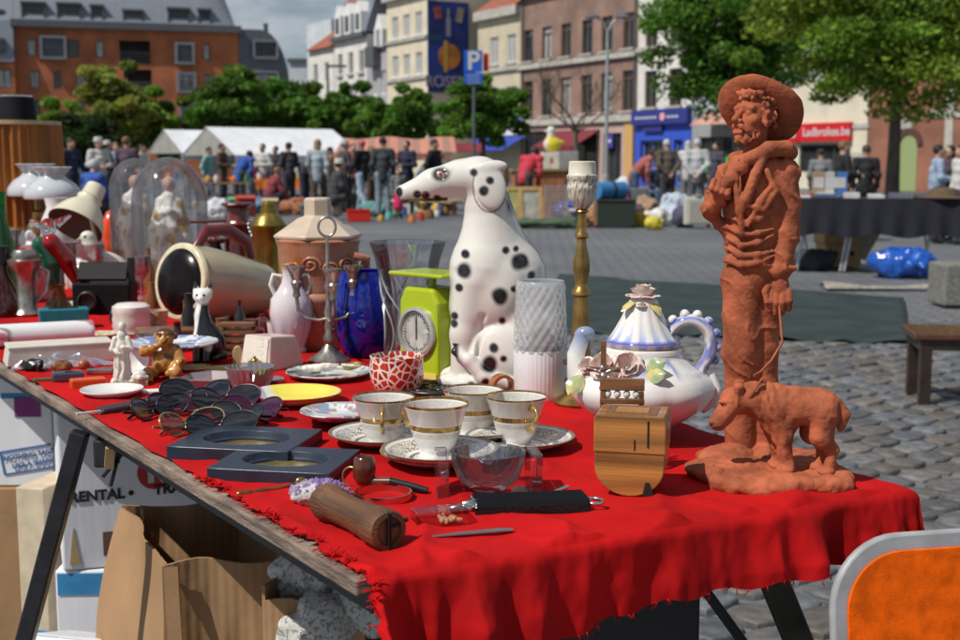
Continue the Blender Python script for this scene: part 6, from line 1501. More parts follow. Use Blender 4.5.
pr=[(26.5-2.8*k/40,48+68*k/40)for k in range(41)]
m.lathe(pr+[(22.5,117),(21.5,116)]+[(24.6-2.8*(40-k)/40-.6,48+68*(40-k)/40)for k in range(41)],132,rfun=lambda a,z:dm_(a,z)if z<113 else 1,close=False)
part(T,m,s,'cut_glass',mat('cut_lamp_glass',(.90,.93,.95),rough=.10,trans=.80,ior=1.40,var=0,spec=.6),smooth=60)
m=MB();rib=lambda a,z:1+.005*math.cos(40*a)
m.lathe([(25.5,0),(26,1),(26.6,46),(26.4,49),(25,49),(24.8,46),(24.3,1),(25,0)],160,rfun=rib,close=True);part(T,m,s,'frosted_glass',mat('frosted_glass',(.66,.74,.76),rough=.4,var=.04),smooth=60)
T,s=item('brass_candlestick_lamp','tall turned brass candlestick lamp with an ornate ivory socket','lamp',580,404)
m=MB();m.lathe([(0,0),(26,0),(27,3),(22,7),(13,12),(8.5,20),(10,27),(10.5,40),(9.5,60),(8,95),(7,108),(9.5,110),(9.5,114),(6.5,117),(6,122),(8.5,135),(8,145),(5,158),(4.6,165),(7,167),(7,170),(4.6,173),(5.5,178),(4.4,184),(4.2,190),(7,192),(5,195),(0,195)],40);part(T,m,s,'stem',BRASS,smooth=50)
m=MB();tw_=lambda a,z:1+(.05*(1 if math.sin(16*a+(3 if int(z/5)%2 else 0))>0 else 0)if 205<z<224 else.0)
m.lathe([(0,194),(7,195),(10.5,201),(13,206),(13.4,212),(14.2,214),(14.2,216),(13.4,218),(13.6,222),(15.2,224),(15.2,227),(13.5,229),(13.2,240),(12.2,241),(11.6,239),(11.6,215),(0,212)],64,rfun=tw_)
o=part(T,m,s,'socket',MATTP,smooth=40);paint(o,lambda V:blend(flat(V,(.62,.58,.47)),(.05,.04,.03),np.clip((vnoise(V,900,2)-.05)*3,0,.8)*((V[:,2]/s<228))+((V[:,2]/s>229)&(np.sin(V[:,2]/s*2.4)>.55))*.75))
m=MB();rs=random.Random(8)
pts=[(13*math.cos(a)*(1+.3*math.sin(a*.7)),13*math.sin(a),42-a*1.6+6*math.sin(a*.37))for a in[k*.42 for k in range(64)]]
m.tube(pts,1.8,6);part(T,m,s,'flex',mat('brown_flex',(.05,.022,.016),rough=.4),smooth=70)
T,s=item('kitchen_scale','lime green kitchen scale with a round white dial and flat tray','scale',433,378,rz=R(-46))
LIME=mat('lime_plastic',(.36,.46,.012),rough=.28,var=.06,scale=6,coat=.3)
m=MB();m.prism([(-28,0),(28,0),(27,78),(20,92),(-20,92),(-27,78)],-20,20);bd=part(T,m,s,'body',LIME,smooth=0,bevel=.006)
m=MB();m.lathe([(25,0),(25,4),(22,5),(21,1),(0,1)],48);dl=part(bd,m,s,'bezel',mat('silver_plastic',(.45,.45,.44),rough=.3,metal=.5),(0,-20,48),(R(90),0,0))
m=MB();m.lathe([(20.5,1.6),(0,1.6)],48);part(bd,m,s,'dial',mat('dial_white',(.72,.72,.68),rough=.4),(0,-20.2,48),(R(90),0,0))
m=MB()
for k in range(40):
 a=2*math.pi*k/40;L_=4 if k%5==0 else 2.2;m.box(((18.5-L_/2)*math.cos(a),-22.2,48+(18.5-L_/2)*math.sin(a)),(L_,.5,.7),(0,-a,0))
m.box((0,-22.8,52),(1,.5,22));m.lathe([(0,0),(2.4,0),(2.4,1),(0,1)],12,(0,0,0));part(bd,m,s,'dial_marks',BLACKP,smooth=0)
m=MB();m.lathe([(4,88),(4,103)],14);m.box((0,0,105),(76,50,4));part(T,m,s,'tray',LIME,smooth=0,bevel=.003)
m=MB();m.box((16,-20.4,6),(20,1,6));part(T,m,s,'maker_strip',mat('yellow_strip',(.55,.50,.12),rough=.5),smooth=0)
T,s=item('clear_vase','tall flared clear glass vase with cut leaf lines','vase',408,364)
flv=lambda a,z:1+.02*math.cos(9*a)
m=MB();m.lathe([(0,0),(24,0),(25,3),(24,12),(22,40),(25,75),(33,108),(38,122),(37,122.5),(32,108),(23.5,75),(20.5,40),(22,12),(0,8)],64,rfun=flv);part(T,m,s,'body',CLEAR,smooth=60)
m=MB()
for k in range(9):
 a0=2*math.pi*k/9
 m.tube([((26-.12*abs(z-35)*(1 if z<35 else-.75)*0+(25 if z<75 else 25+(z-75)*.25)-25.2)*math.cos(a0+.5*math.sin(z*.045)),((25.6 if z<75 else 25.6+(z-75)*.25))*math.sin(a0+.5*math.sin(z*.045)),z)if False else((23.2+max(0,(z-50))*.13)*math.cos(a0+.6*math.sin(z*.05)),(23.2+max(0,(z-50))*.13)*math.sin(a0+.6*math.sin(z*.05)),z)for z in range(8,100,8)],.9,5)
part(T,m,s,'cut_lines',thin_glass('etched_line',(.8,.82,.85),.2,.4,grime=.5),smooth=70)
T,s=item('blue_glass_vase','round cobalt blue glass vase behind the candelabra','vase',366,356)
m=MB();m.lathe([(0,0),(20,0),(24,4),(31,24),(33,50),(30,74),(25,84),(24,86),(22.5,85),(27.5,74),(30.5,50),(28.5,24),(21,7),(0,5)],56)
part(T,m,s,'body',mat('cobalt_glass',(.004,.018,.40),rough=.04,trans=.55,ior=1.5,var=0,coat=.6),smooth=70)
T,s=item('stoneware_jar','salt glazed brown stoneware jar with a six sided lid and scroll relief','jar',320,346)
JAR=mat('salt_glaze',(.30,.085,.03),c2=(.40,.20,.12),rough=.3,scale=16,coat=.3,bump=.2,bscale=120)
m=MB();m.lathe([(0,0),(36,0),(38,4),(38,44),(41,48),(41,53),(38,56),(39,60),(40,100),(42,106),(40,108),(0,108)],64);part(T,m,s,'body',JAR,smooth=50)
m=MB();rs=random.Random(3)
def scroll(cx,cz,r0,sg_,m):
 pts=[]
 for k in range(26):
  a=k*.42;r_=r0*(1-k/30);x=cx+sg_*r_*math.cos(a);z=cz+r_*math.sin(a)*.8;th=x/40;pts.append((40.5*math.sin(th),-40.5*math.cos(th),z))
 m.tube(pts,1.6,6)
for cx,cz,r0,sg_ in((-8,84,10,1),(12,80,8,-1),(-26,80,8,1),(28,84,8,1),(-14,32,11,1),(10,26,9,-1),(26,34,8,1),(-30,30,7,-1)):m=MB();scroll(cx,cz,r0,sg_,m);part(T,m,s,'scroll_relief',JAR,smooth=70)
m=MB();m.lathe([(44,108),(45,111),(20,128),(14,130),(14,146),(12,148),(0,148)],6);part(T,m,s,'lid',mat('pale_glaze',(.50,.40,.31),rough=.35,var=.12,scale=14,coat=.2),rot=(0,0,R(14)),smooth=20,bevel=.002)
m=MB();m.tube([(36,-16,70),(44,-26,78),(46,-30,90),(34,-30,92)],[6,6,5,4],10);part(T,m,s,'lug',JAR,smooth=70)
T,s=item('painted_vase','small white porcelain vase with painted flowers and gold handles','vase',292,352)
m=MB();m.lathe([(0,0),(14,0),(15,3),(13,6),(19,22),(22,40),(20,54),(13,63),(9,70),(8,80),(11,88),(10,88),(7,80),(0,70)],48);o=part(T,m,s,'body',GLOSSY,smooth=70)
def fl(V):
 q=V/s;C=flat(V,(.62,.57,.60));n1=vnoise(q,.13,4);w_=np.exp(-((q[:,2]-34)/14)**2)
 C=blend(C,(.10,.16,.45),np.clip((n1-.35)*6,0,1)*w_);C=blend(C,(.40,.18,.08),np.clip((vnoise(q,.17,9)-.45)*6,0,1)*w_);return blend(C,(.42,.28,.09),np.clip((q[:,2]-84)/2,0,1))
paint(o,fl)
for q in(-1,1):m=MB();m.tube([(q*9,0,76),(q*17,0,78),(q*20,0,68),(q*16,0,58)],2.,8);part(T,m,s,'handle',BISC,smooth=70)
T,s=item('pewter_candelabra','three armed pewter candelabra with a ring on top','candelabra',329,362)
m=MB();m.lathe([(0,0),(20,0),(21,3),(15,7),(8,12),(4,18),(6,24),(3.2,30),(4.5,36),(2.6,44),(4.4,50),(2.4,58),(2.2,72),(4,76),(2,82),(1.6,126),(0,126)],24);part(T,m,s,'stem',PEWTER,smooth=50)
m=MB();m.tube([(8.5*math.cos(a),0,135+9.5*math.sin(a))for a in[2*math.pi*k/24 for k in range(24)]],1.3,8,closed=True);part(T,m,s,'ring',PEWTER,smooth=70)
for q,yy in((-31,4),(25,9),(5,-30)):
 m=MB();k_=math.hypot(q,yy)/31;m.tube([(0,0,44),(q*.3,yy*.3,42),(q*.7,yy*.7,44),(q*.95,yy*.95,52),(q,yy,66)],1.9,8)
 m.lathe([(0,64),(4,66),(3,72),(5,78),(5.5,80),(4,82),(7,90),(9.5,94),(9.5,96),(6,96),(5,86),(0,84)],20,(q,yy,0));part(T,m,s,'arm',PEWTER,smooth=50)
T,s=item('brass_flask','tall brass vacuum flask with a screw cap','flask',270,305)
m=MB();m.lathe([(0,0),(17,0),(18,3),(16.5,5),(16.5,76),(17.8,78),(17.8,80),(16,82),(13,88),(8,92),(8,96),(6,96),(6,101),(3,104),(0,104)],40,rfun=lambda a,z:1);part(T,m,s,'body',mat('olive_brass',(.27,.20,.045),rough=.28,metal=.85,var=.35,scale=20),smooth=40)
T,s=item('carved_mill','tall carved dark red wooden vessel hung with a silver bead chain','vessel',240,300)
m=MB();m.lathe([(0,0),(17,0),(17,5),(13,10),(12,30),(15,36),(15,44),(12,50),(12,72),(14,76),(10,80),(11,92),(16,95),(15,97),(8,96),(0,96)],32,rfun=lambda a,z:1+.03*math.cos(8*a));part(T,m,s,'body',DKWOOD,smooth=50)
m=MB()
for k in range(16):m.ball((12+2*math.sin(k*.8),-10,20+k*4),2.2,8,6)
part(T,m,s,'bead_chain',STEEL,smooth=80)
m=MB();m.tube([(14,0,70),(22,-2,74),(27,-4,82)],[4,5,3],10);part(T,m,s,'spout',DKWOOD,smooth=70)
m=MB();m.tube([(12,-6,48),(30,-16,44),(38,-18,28),(36,-18,8),(30,-16,0)],4.5,10);part(T,m,s,'handle',mat('maroon_handle',(.16,.03,.035),rough=.3,coat=.3),smooth=70)
T,s=item('small_wooden_pot','small dark red wooden pot with a flat wide lid and long stick','pot',216,300)
m=MB();m.lathe([(0,0),(13,0),(15,20),(13,40),(7,52),(6,56),(18,60),(18,62),(6,63),(3,66),(3,70),(0,72)],28);part(T,m,s,'body',DKWOOD,smooth=50)
m=MB();m.tube([(-24,-2,78),(22,2,79)],1.4,8);part(T,m,s,'stick',DKWOOD)
T,s=item('enamel_jug','cream enamel jug lying on its side with a glossy black mouth','jug',218,322)
pr=[(0,-46),(30,-46),(36,-44),(37,-20),(34,10),(27,54),(24,62),(0,64)]
m=MB();m.lathe(pr[:],48);E=Euler((0,R(96),0)).to_matrix();axr=(0,R(98),R(40))
BEI=mat('beige_enamel',(.40,.35,.22),rough=.22,var=.08,scale=14,coat=.4)
root_=part(T,m,s,'body',BEI,(0,6,37),axr,smooth=60)
m=MB();m.lathe([(28,-46),(36,-48),(38,-46),(38,-42),(34,-42)],48);part(root_,m,s,'rim',mat('cream_enamel',(.62,.56,.38),rough=.25),smooth=60)
m=MB();m.lathe([(33,-46.5),(30,-50),(20,-54),(0,-56)],40);part(root_,m,s,'black_mouth',mat('black_gloss',(.006,.004,.004),rough=.22,spec=.25),smooth=80)
m=MB();m.tube([(-34,0,-30),(-52,0,-20),(-56,0,8),(-46,0,34),(-30,0,42)],[4,5,5,5,4],10,flat=1.3);part(root_,m,s,'handle',mat('maroon_handle'),smooth=70)
def saint(name,s,paintf):
 g=SDF((-32,-28,0),(32,28,108),.9)
 g.path([(0,0,4),(0,0,40),(0,1,66),(0,0,84)],[27,20,13,7],5);g.ell((0,-1,96),(5.5,6,7),k=2);g.ell((0,2,97),(7,6.5,8),k=1)
 for q in(-1,1):g.path([(q*8,0,80),(q*11,-6,64),(q*1.5,-12,70)],[5.5,5,3.5],2);g.path([(q*10,2,78),(q*18,2,50),(q*22,2,14)],[4,4,3],4)
 g.warp(lambda P:1.8*np.sin(np.arctan2(P[:,1],P[:,0])*9+2*fbm(P,.06,3,2)+P[:,2]*.04)*np.clip((84-P[:,2])/50,0,1)+.7*fbm(P,.15,2,2))
 return g.mesh(name,s,paintf)
def pm(V):
 C=flat(V,(.68,.64,.58));n_=vnoise(V,.12,5);C=blend(C,(.46,.27,.07),np.clip((n_-.02)*5,0,1)*(V[:,2]<80));return blend(C,(.45,.25,.17),(np.clip((V[:,2]-88)/3,0,1)*(V[:,1]<0)))
DOME=thin_glass('dome_glass',(.93,.95,.97),.02,.05,grime=.07,power=.3)
for px,py,r_,h_,k_,lab in((138,272,25,108,.82,'smaller glass dome over a painted saint, behind the larger dome'),(172,283,37,120,1.0,'larger glass dome over a white and gold saint figure')):
 T,s=item('glass_dome',lab,'glass dome',px,py,'glass domes over saints')
 pr=[(r_,5)]+[(r_,5+(h_-r_*1.25)*k/6)for k in range(1,7)]+[(r_*math.cos(a),h_-r_*1.25+5+r_*1.25*math.sin(a))for a in[math.pi/2*k/12 for k in range(1,13)]]
 m=MB();m.lathe(pr,48);m.f=[f for f in m.f if len(f)<=4];part(T,m,s,'dome',DOME,smooth=80)
 m=MB();m.lathe([(0,0),(r_+5,0),(r_+6,2),(r_+3,6),(0,6)],48);part(T,m,s,'stand',mat('ivory_stand',(.55,.46,.28),rough=.4),smooth=40)
 T2=thing('saint_figurine','white and gold saint figure inside the '+('smaller' if r_<30 else 'larger')+' glass dome','figurine',T.location+Vector((0,0,6*s)),T.rotation_euler.z)
 obj('figure',saint('figure',s*(.95 if r_>30 else.86),pm),MATTP,T2)
def plate(px,py,r_,label,mt,rimh=8,z=0.,name='plate',cat='plate',under=None,rz=0.,fl=.62):
 T,s=item(name,label,cat,px,py,z=TZ+z,rz=rz)
 m=MB();m.lathe([(0,1),(r_*fl*.9,1),(r_*fl,0),(r_*(fl+.08),1.5),(r_*.97,rimh-1.2),(r_,rimh),(r_*.99,rimh+1),(r_*.96,rimh+.4),(r_*(fl+.06),3.4),(r_*fl,2.6),(0,2.6)],64)
 return T,s,part(T,m,s,'dish',mt,smooth=60)
T,s,o=plate(329,378,43,'large ornate white plate with a scrolled grey rim behind the yellow plate',GLOSSY,7)
def orn(V):
 q=V/s;r_=np.hypot(q[:,0],q[:,1]);n_=vnoise(q,.28,3)+.5*vnoise(q,.6,4);return blend(blend(flat(V,(.64,.66,.66)),(.14,.16,.17),np.clip((n_-.0)*4,0,.85)*(r_>31)),(.2,.3,.3),np.clip(1-np.abs(r_-29)/1,0,.7))
def refine(o,n=2):
 b=bmesh.new();b.from_mesh(o.data);bmesh.ops.subdivide_edges(b,edges=b.edges,cuts=n,use_grid_fill=True);b.to_mesh(o.data);b.free()
refine(o);paint(o,orn)
g=SDF((-40,-12,0),(10,12,12),.8);g.ell((-10,0,5),(12,6,4),k=2);g.ell((-24,2,4.5),(9,5,3.5),k=2);g.cap((-30,0,4),(6,-2,4),2.5,2,2);g.warp(lambda P:.8*fbm(P,.2,3))
tag(obj('stone_pipe',g.mesh('stone_pipe',s),BISC,None,T.location+Vector((.012,0,.012)),(0,0,.3)),'pale cream carved pipe lying on the ornate white plate','pipe')
T,s,o=plate(295,403,47,'shallow oval plate in yellow and pale blue with a red underside',GLOSSY,11)
refine(o)
def yel(V):
 q=V/s;r_=np.hypot(q[:,0],q[:,1]);top=(r_<45.6)&(q[:,2]>2.2)&(q[:,2]>2.4+np.maximum(0,(r_-31))*.42)
 x=q[:,0]+.35*q[:,1];C=blend(blend(flat(V,(.72,.62,.09)),(.66,.68,.60),np.clip((-8-x)/8,0,1)),(.30,.40,.58),np.clip((-25-x)/4,0,1));C=blend(C,(.26,.22,.40),np.clip(1-np.abs(x+24)/2.5,0,1))
 return blend(C,(.40,.02,.015),1.-top)
paint(o,yel)
for k,(dz,lab,dx)in enumerate(((0,'lower floral saucer of the stack beside the leftmost cup',0),(.007,'middle floral saucer of the stack beside the leftmost cup',-3),(.014,'top floral saucer with pink and blue flowers on the stack',-6))):
 T,s,o=plate(346+dx,418,40,lab,GLOSSY,8,dz,'floral_saucer','saucer');refine(o)
 def flo(V):
  q=V/s;C=flat(V,(.68,.69,.68));n1,n2=vnoise(q,.13,4),vnoise(q,.16,7);r_=np.hypot(q[:,0],q[:,1])
  C=blend(C,(.12,.22,.36),np.clip((n1-.1)*5,0,.8)*(r_>20));C=blend(C,(.50,.06,.13),np.clip((n2-.28)*6,0,.9));return blend(C,(.25,.2,.12),np.clip((vnoise(q,.2,9)-.35)*6,0,.8)*(r_>20))
 paint(o,flo)
T,s,o=plate(112,396,31,'small empty white oval dish near the table edge',PORC,7)
T,s=item('mosaic_candle_holder','round candle holder of red glass mosaic with white grout','candle holder',397,392)
m=MB();m.lathe([(0,0),(19,0),(23,3),(26.5,14),(27.5,24),(26.5,34),(27,37),(26,37.5),(25,34),(25.5,24),(22,5),(0,3)],96)
mm_=mat('mosaic_glass',(.5,.02,.015),rough=.15,coat=.5);t_=mm_.node_tree;bs=t_.nodes['Principled BSDF'];tc=nd(t_,'ShaderNodeTexCoord')
vo=nd(t_,'ShaderNodeTexVoronoi',Scale=78.,feature='DISTANCE_TO_EDGE');v2=nd(t_,'ShaderNodeTexVoronoi',Scale=78.);t_.links.new(tc.outputs['Object'],vo.inputs['Vector']);t_.links.new(tc.outputs['Object'],v2 .inputs['Vector'])
rp=nd(t_,'ShaderNodeValToRGB');rp.color_ramp.elements[0].color=(.22,.01,.01,1);rp.color_ramp.elements[1].color=(.62,.05,.015,1);t_.links.new(v2 .outputs['Color'],rp.inputs[0])
th=nd(t_,'ShaderNodeMath',operation='LESS_THAN');th.inputs[1].default_value=.10;t_.links.new(vo.outputs['Distance'],th.inputs[0])
mx=nd(t_,'ShaderNodeMix',data_type='RGBA');t_.links.new(th.outputs[0],mx.inputs[0]);t_.links.new(rp.outputs[0],mx.inputs[6]);mx.inputs[7].default_value=(.72,.68,.62,1);t_.links.new(mx.outputs[2],bs.inputs['Base Color'])
part(T,m,s,'bowl',mm_,smooth=60)
T,s=item('iron_trivet','flat black openwork iron trivet between the candle holder and the dalmatian','trivet',440,393)
m=MB()
for k in range(7):
 a=2*math.pi*k/7;m.tube([(20*math.cos(a)+9*math.cos(b),20*math.sin(a)+9*math.sin(b),5)for b in[2*math.pi*q/12 for q in range(12)]],2.2,6,closed=True)
 m.tube([(0,0,5),(34*math.cos(a+.4),34*math.sin(a+.4),5)],1.8,6)
m.tube([(35*math.cos(b)*1.15,35*math.sin(b),5)for b in[2*math.pi*q/40 for q in range(40)]],2.6,6,closed=True)
for k in range(3):a=2.1*k+.5;m.tube([(30*math.cos(a),30*math.sin(a),0),(30*math.cos(a),30*math.sin(a),5)],3,8)
part(T,m,s,'grid',BLACKP,smooth=70)
T,s=item('wooden_napkin_ring','curved brown wooden ring at the foot of the dalmatian','napkin ring',502,397,rz=R(20))
m=MB();m.lathe([(9,-7),(12,-7),(12.5,0),(12,7),(9,7)],32,close=True);part(T,m,s,'ring',mat('reddish_wood',(.28,.09,.03),rough=.35,scale=30,coat=.3),(0,0,11),(R(90),0,0),smooth=50)
SPARK=thin_glass('sparkling_crystal',(.84,.86,.90),.08,.2,grime=.16,power=.5)
T,s=item('crystal_bowl','round cut crystal bowl left of the yellow plate','bowl',251,392)
st=lambda a,z:1+.05*abs(math.sin(12*a))+(.03*math.cos(24*a)if z>20 else 0)
m=MB();m.lathe([(0,0),(14,0),(16,3),(21,14),(24,26),(23,26.5),(19,14),(13,6),(0,5)],96,rfun=st);part(T,m,s,'bowl',SPARK,smooth=20)
T,s=item('crystal_bowl','low clear crystal tray behind the sunglasses','bowl',212,388)
m=MB();m.lathe([(0,0),(24,0),(30,12),(29,13),(22,3),(0,3)],8);part(T,m,s,'bowl',SPARK,smooth=0)
T,s=item('desk_clock','pale tapered desk clock with a speckled dial facing left','clock',272,367,rz=R(-42))
m=MB();v=[(-20,-26,0),(20,-26,0),(20,26,0),(-20,26,0),(-17,-20,34),(17,-20,34),(17,18,31),(-17,18,31)];m.add(v,[(3,2,1,0),(4,5,6,7),(0,1,5,4),(1,2,6,5),(2,3,7,6),(3,0,4,7)]);bd=part(T,m,s,'case',mat('pinkish_ivory',(.56,.47,.42),rough=.35,var=.06,coat=.2),smooth=0,bevel=.003)
m=MB();m.box((0,-23.6,17),(31,1,29),(R(-10),0,0));part(bd,m,s,'dial',mat('speckled_dial',(.70,.67,.58),c2=(.30,.27,.20),rough=.4,scale=300,lo=.60,hi=.66),smooth=0)
T,s=item('wooden_thimble','small pale wooden arch shaped block beside the desk clock','ornament',238,366)
m=MB();m.prism([(-5,0),(5,0),(5,14),(3,19),(0,20.5),(-3,19),(-5,14)],-4,4);part(T,m,s,'block',mat('pale_wood',(.42,.31,.17),rough=.5,scale=30),smooth=30,bevel=.001)
T,s=item('green_whistle','pale green flat plastic stick lying behind the crystal tray','ornament',214,372,rz=R(8))
m=MB();m.box((0,0,3),(40,7,6));m.box((-14,0,4),(12,8,8));part(T,m,s,'stick',mat('pale_green_plastic',(.42,.50,.22),rough=.4),smooth=0,bevel=.002)
T,s=item('gold_monkey','golden brown glazed sitting ape figurine with a hand to its mouth','figurine',165,380,rz=R(-12))
g=SDF((-26,-26,0),(26,20,60),.55)
g.ell((0,0,20),(12.5,11,16),k=4);g.ell((0,-6,18),(10,8,10),k=3);g.ell((2,-2,44),(9.5,9.5,9.5),k=3);g.ell((1,-9,41),(6.5,5,6),k=2);g.ell((2,-8,48),(6,3,2.5),k=1.5)
for q in(-1,1):
 g.ell((2+q*9.5,0,44.5),(2.6,2,4),k=1);g.path([(q*9,-4,9),(q*14,-13,10),(q*12,-16,3)],[7,5,4],2);g.ell((q*13,-21,2.5),(4,6,2.5),k=1.5);g.ell((2+q*3,-11,46),(1.6,1.4,1.6),k=.4,sub=True)
 for k in range(3):g.cap((q*13+(k-1)*2.5,-24,2.5),(q*13+(k-1)*3,-26,2),1.2,1,.4)
g.path([(-10,-1,31),(-18,-7,30),(-9,-14,34),(-2,-14,37)],[6,5,4,3],2);g.path([(11,-1,31),(17,-6,20),(9,-13,11)],[6,5,4],2);g.ell((7,-14,9),(4,3,4),k=1);g.cap((-4,-13.5,38),(5,-13.5,38),.7,.7,.4,True)
g.warp(lambda P:.5*fbm(P,.22,3,3))
def mk(V):
 n_=fbm(V,.14,6,2);C=flat(V,(.46,.22,.045));C=blend(C,(.10,.035,.012),np.clip((n_+.05)*2.2,0,.9));return blend(C,(.05,.018,.01),np.clip((V[:,2]-46)/5,0,.75)+0)
obj('body',g.mesh('body',s,mk),mat('brown_glaze',attr=True,rough=.2,var=.1,scale=90,coat=.5),T)
T,s=item('white_saint','slim white porcelain saint figurine beside a shell','figurine',123,386)
g=SDF((-16,-14,0),(16,14,70),.5);g.path([(0,0,2),(0,0,22),(0,0,40),(1,0,52)],[10,7,7.5,5],3);g.ell((1,-1,60),(4,4.2,5),k=1.5);g.path([(6,-3,48),(9,-6,38),(1,-9,40)],[3,2.8,2.2],1);g.path([(-6,-2,48),(-9,-4,38),(-2,-9,34)],[3,2.8,2],1);g.box((0,0,3),(11,9,4),2,k=2)
g.warp(lambda P:.9*np.sin(np.arctan2(P[:,1],P[:,0])*8+fbm(P,.1,2,2)*2)*np.clip((44-P[:,2])/20,0,1))
obj('figure',g.mesh('figure',s,lambda V:blend(flat(V,(.66,.62,.55)),(.20,.26,.20),np.clip((vnoise(V,.2,3)-.45)*6,0,.6))),MATTP,T)
T,s=item('snail_shell','small cream snail shell on a wooden block beside the white saint','shell',140,386)
m=MB();m.box((0,0,3),(16,12,6));part(T,m,s,'block',mat('pale_wood'),smooth=0,bevel=.001);g=SDF((-10,-10,4),(10,10,20),.5);g.ell((0,0,11),(7,6,5.5),k=1);g.path([(7,-2,9),(0,-5,9),(-6,0,9)],[2,3,3],1);obj('shell',g.mesh('shell',s),BISC,T)
T,s=item('cat_figurine','tall black and white cat figurine with a white face','figurine',205,362,rz=R(-15))
g=SDF((-26,-18,0),(26,18,82),.6);g.ell((4,2,18),(17,13,20),k=4);g.path([(2,0,30),(-2,-1,48),(0,-1,64)],[12,7,6],4);g.ell((0,-3,67),(9.5,8,8),k=2.5);g.ell((0,-9,65),(4,4,3.4),k=1.5)
for q in(-1,1):g.path([(q*6,-1,71),(q*8,0,80)],[4,1],1);g.path([(q*5,-8,24),(q*5,-12,3)],[5,4],2)
g.path([(16,4,6),(21,-6,8),(14,-13,6)],[4,3.6,3],2)
def ct(V):
 x,y,z=V.T;C=flat(V,(.012,.012,.014));C=blend(C,(.74,.72,.68),np.clip((z-57)/4,0,1)*(y<1));C=blend(C,(.74,.72,.68),np.clip((3.4-np.abs(x+8-(z-30)*.18))/1.5,0,1)*(y<2)*(z>28));C=blend(C,(.02,.02,.02),np.clip((z-73)/2,0,1)*(np.abs(x)>5));C=blend(C,(.6,.6,.58),spot(V,(7,-12,16),4));return blend(C,(.02,.02,.02),np.maximum(spot(V,(-3.5,-10,68),1.5),spot(V,(3.5,-10,68),1.5)))
obj('body',g.mesh('body',s,ct),GLOSSY,T)
T,s=item('white_dove','white bisque dove figurine standing behind the black camera','figurine',104,290,rz=R(8))
g=SDF((-36,-18,0),(36,18,64),.8);g.ell((4,0,24),(22,13,14),(0,18,0),4);g.path([(-8,0,32),(-12,0,44),(-13,0,52)],[10,7,6.5],4);g.ell((-14,0,53),(7,6,6.5),k=2);g.cap((-20,0,52),(-25,0,50),2.2,.7,1);g.path([(20,0,18),(34,0,8)],[8,4],4);g.cap((0,0,2),(2,0,14),10,6,3)
for q in(-1,1):g.ell((8,q*11,24),(18,4,9),(0,22,0),2)
obj('body',g.mesh('body',s,lambda V:blend(blend(flat(V,(.66,.62,.55)),(.02,.02,.02),spot(V,(-17,-5.5,54),1.6)),(.3,.24,.16),np.clip((-20-V[:,0])/2,0,1))),MATTP,T)
T,s=item('glass_parrot','red and green glass parrot with a clear head on an amber crystal base','figurine',58,312)
def seg_bird(name,a,b_,ra,rb,mt):
 g=SDF((-40,-20,0),(40,20,100),.9);g.path([a,((a[0]+b_[0])/2+3,0,(a[2]+b_[2])/2),b_],[ra,(ra+rb)/2+2,rb],2);return obj(name,g.mesh(name,s),mt,T)
GR,RG=mat('red_glass',(.38,.008,.006),rough=.05,trans=.35,coat=.6,var=.1),mat('green_glass',(.008,.12,.06),rough=.05,trans=.35,coat=.6,var=.1)
seg_bird('wing',(-4,-3,70),(18,-2,32),9,5,GR);seg_bird('breast',(-14,0,68),(-2,0,30),8,6,RG)
m=MB();m.ball((-6,0,84),(8,7,10));m.tube([(-12,0,86),(-22,0,90),(-24,0,84)],[4,3,1],8);m.tube([(2,0,88),(16,0,96)],[5,1],8);part(T,m,s,'head',CRYSTAL,smooth=80)
m=MB();m.tube([(16,0,34),(34,0,20)],[5,1],8);part(T,m,s,'tail',CRYSTAL,smooth=80)
m=MB();m.lathe([(0,0),(14,0),(15,4),(10,12),(7,22),(8,28),(0,30)],9);part(T,m,s,'base',mat('amber_glass',(.35,.14,.05),rough=.06,trans=.5,ior=1.5,var=.1),smooth=0)
T,s=item('pewter_jug','dull pewter jug with a wide spouted rim at the left edge','jug',27,316)
m=MB();m.lathe([(0,0),(13,0),(14,3),(10,8),(9,34),(11,44),(15,50),(17,56),(12,58),(13,62),(11,66),(0,66)],28);part(T,m,s,'body',PEWTER,smooth=50);m=MB();m.tube([(12,0,50),(22,0,44),(20,0,24),(10,0,14)],2,8);part(T,m,s,'handle',PEWTER,smooth=70)
T,s=item('dark_bottle','dark red brown decanter with a black stopper at the left edge','bottle',4,316)
m=MB();m.lathe([(0,0),(20,0),(21,4),(12,30),(5,44),(5,52),(0,52)],28);part(T,m,s,'body',mat('brown_glass',(.06,.008,.006),rough=.05,trans=.3,coat=.6),smooth=50);m=MB();m.lathe([(0,52),(8,52),(8,70),(0,71)],20);part(T,m,s,'stopper',BLACKP,smooth=40)
T,s=item('green_bottle','bright green glass bottle at the left edge','bottle',3,304)
m=MB();m.lathe([(0,0),(13,0),(14,4),(14,60),(7,84),(7,108),(8,112),(0,112)],28);part(T,m,s,'body',mat('bottle_green',(.01,.22,.03),rough=.05,trans=.7,ior=1.45,var=0),smooth=60)
T,s=item('folding_camera','black folding camera with its leather front flap raised','camera',106,314,rz=R(-18))
m=MB();m.box((0,0,16),(58,26,32));bd=part(T,m,s,'body',mat('black_leather',(.009,.009,.010),rough=.4,bump=.25,bscale=500,spec=.12),smooth=0,bevel=.004)
m=MB();m.box((0,-4,43),(50,4,20),(R(-30),0,R(0)));m.box((-20,0,36),(6,14,10));part(T,m,s,'flap',mat('black_leather'),smooth=0,bevel=.003)
m=MB();m.lathe([(10,0),(10,8),(8,9),(7,5),(0,4)],24);part(T,m,s,'lens',BLACKP,(-12,-13,15),(R(90),0,0));m=MB();m.box((27,0,44),(5,10,26));part(T,m,s,'side_arm',BLACKP,smooth=0,bevel=.002)
T,s=item('white_print_jar','small white porcelain jar printed with a picture behind the dove','jar',86,292)
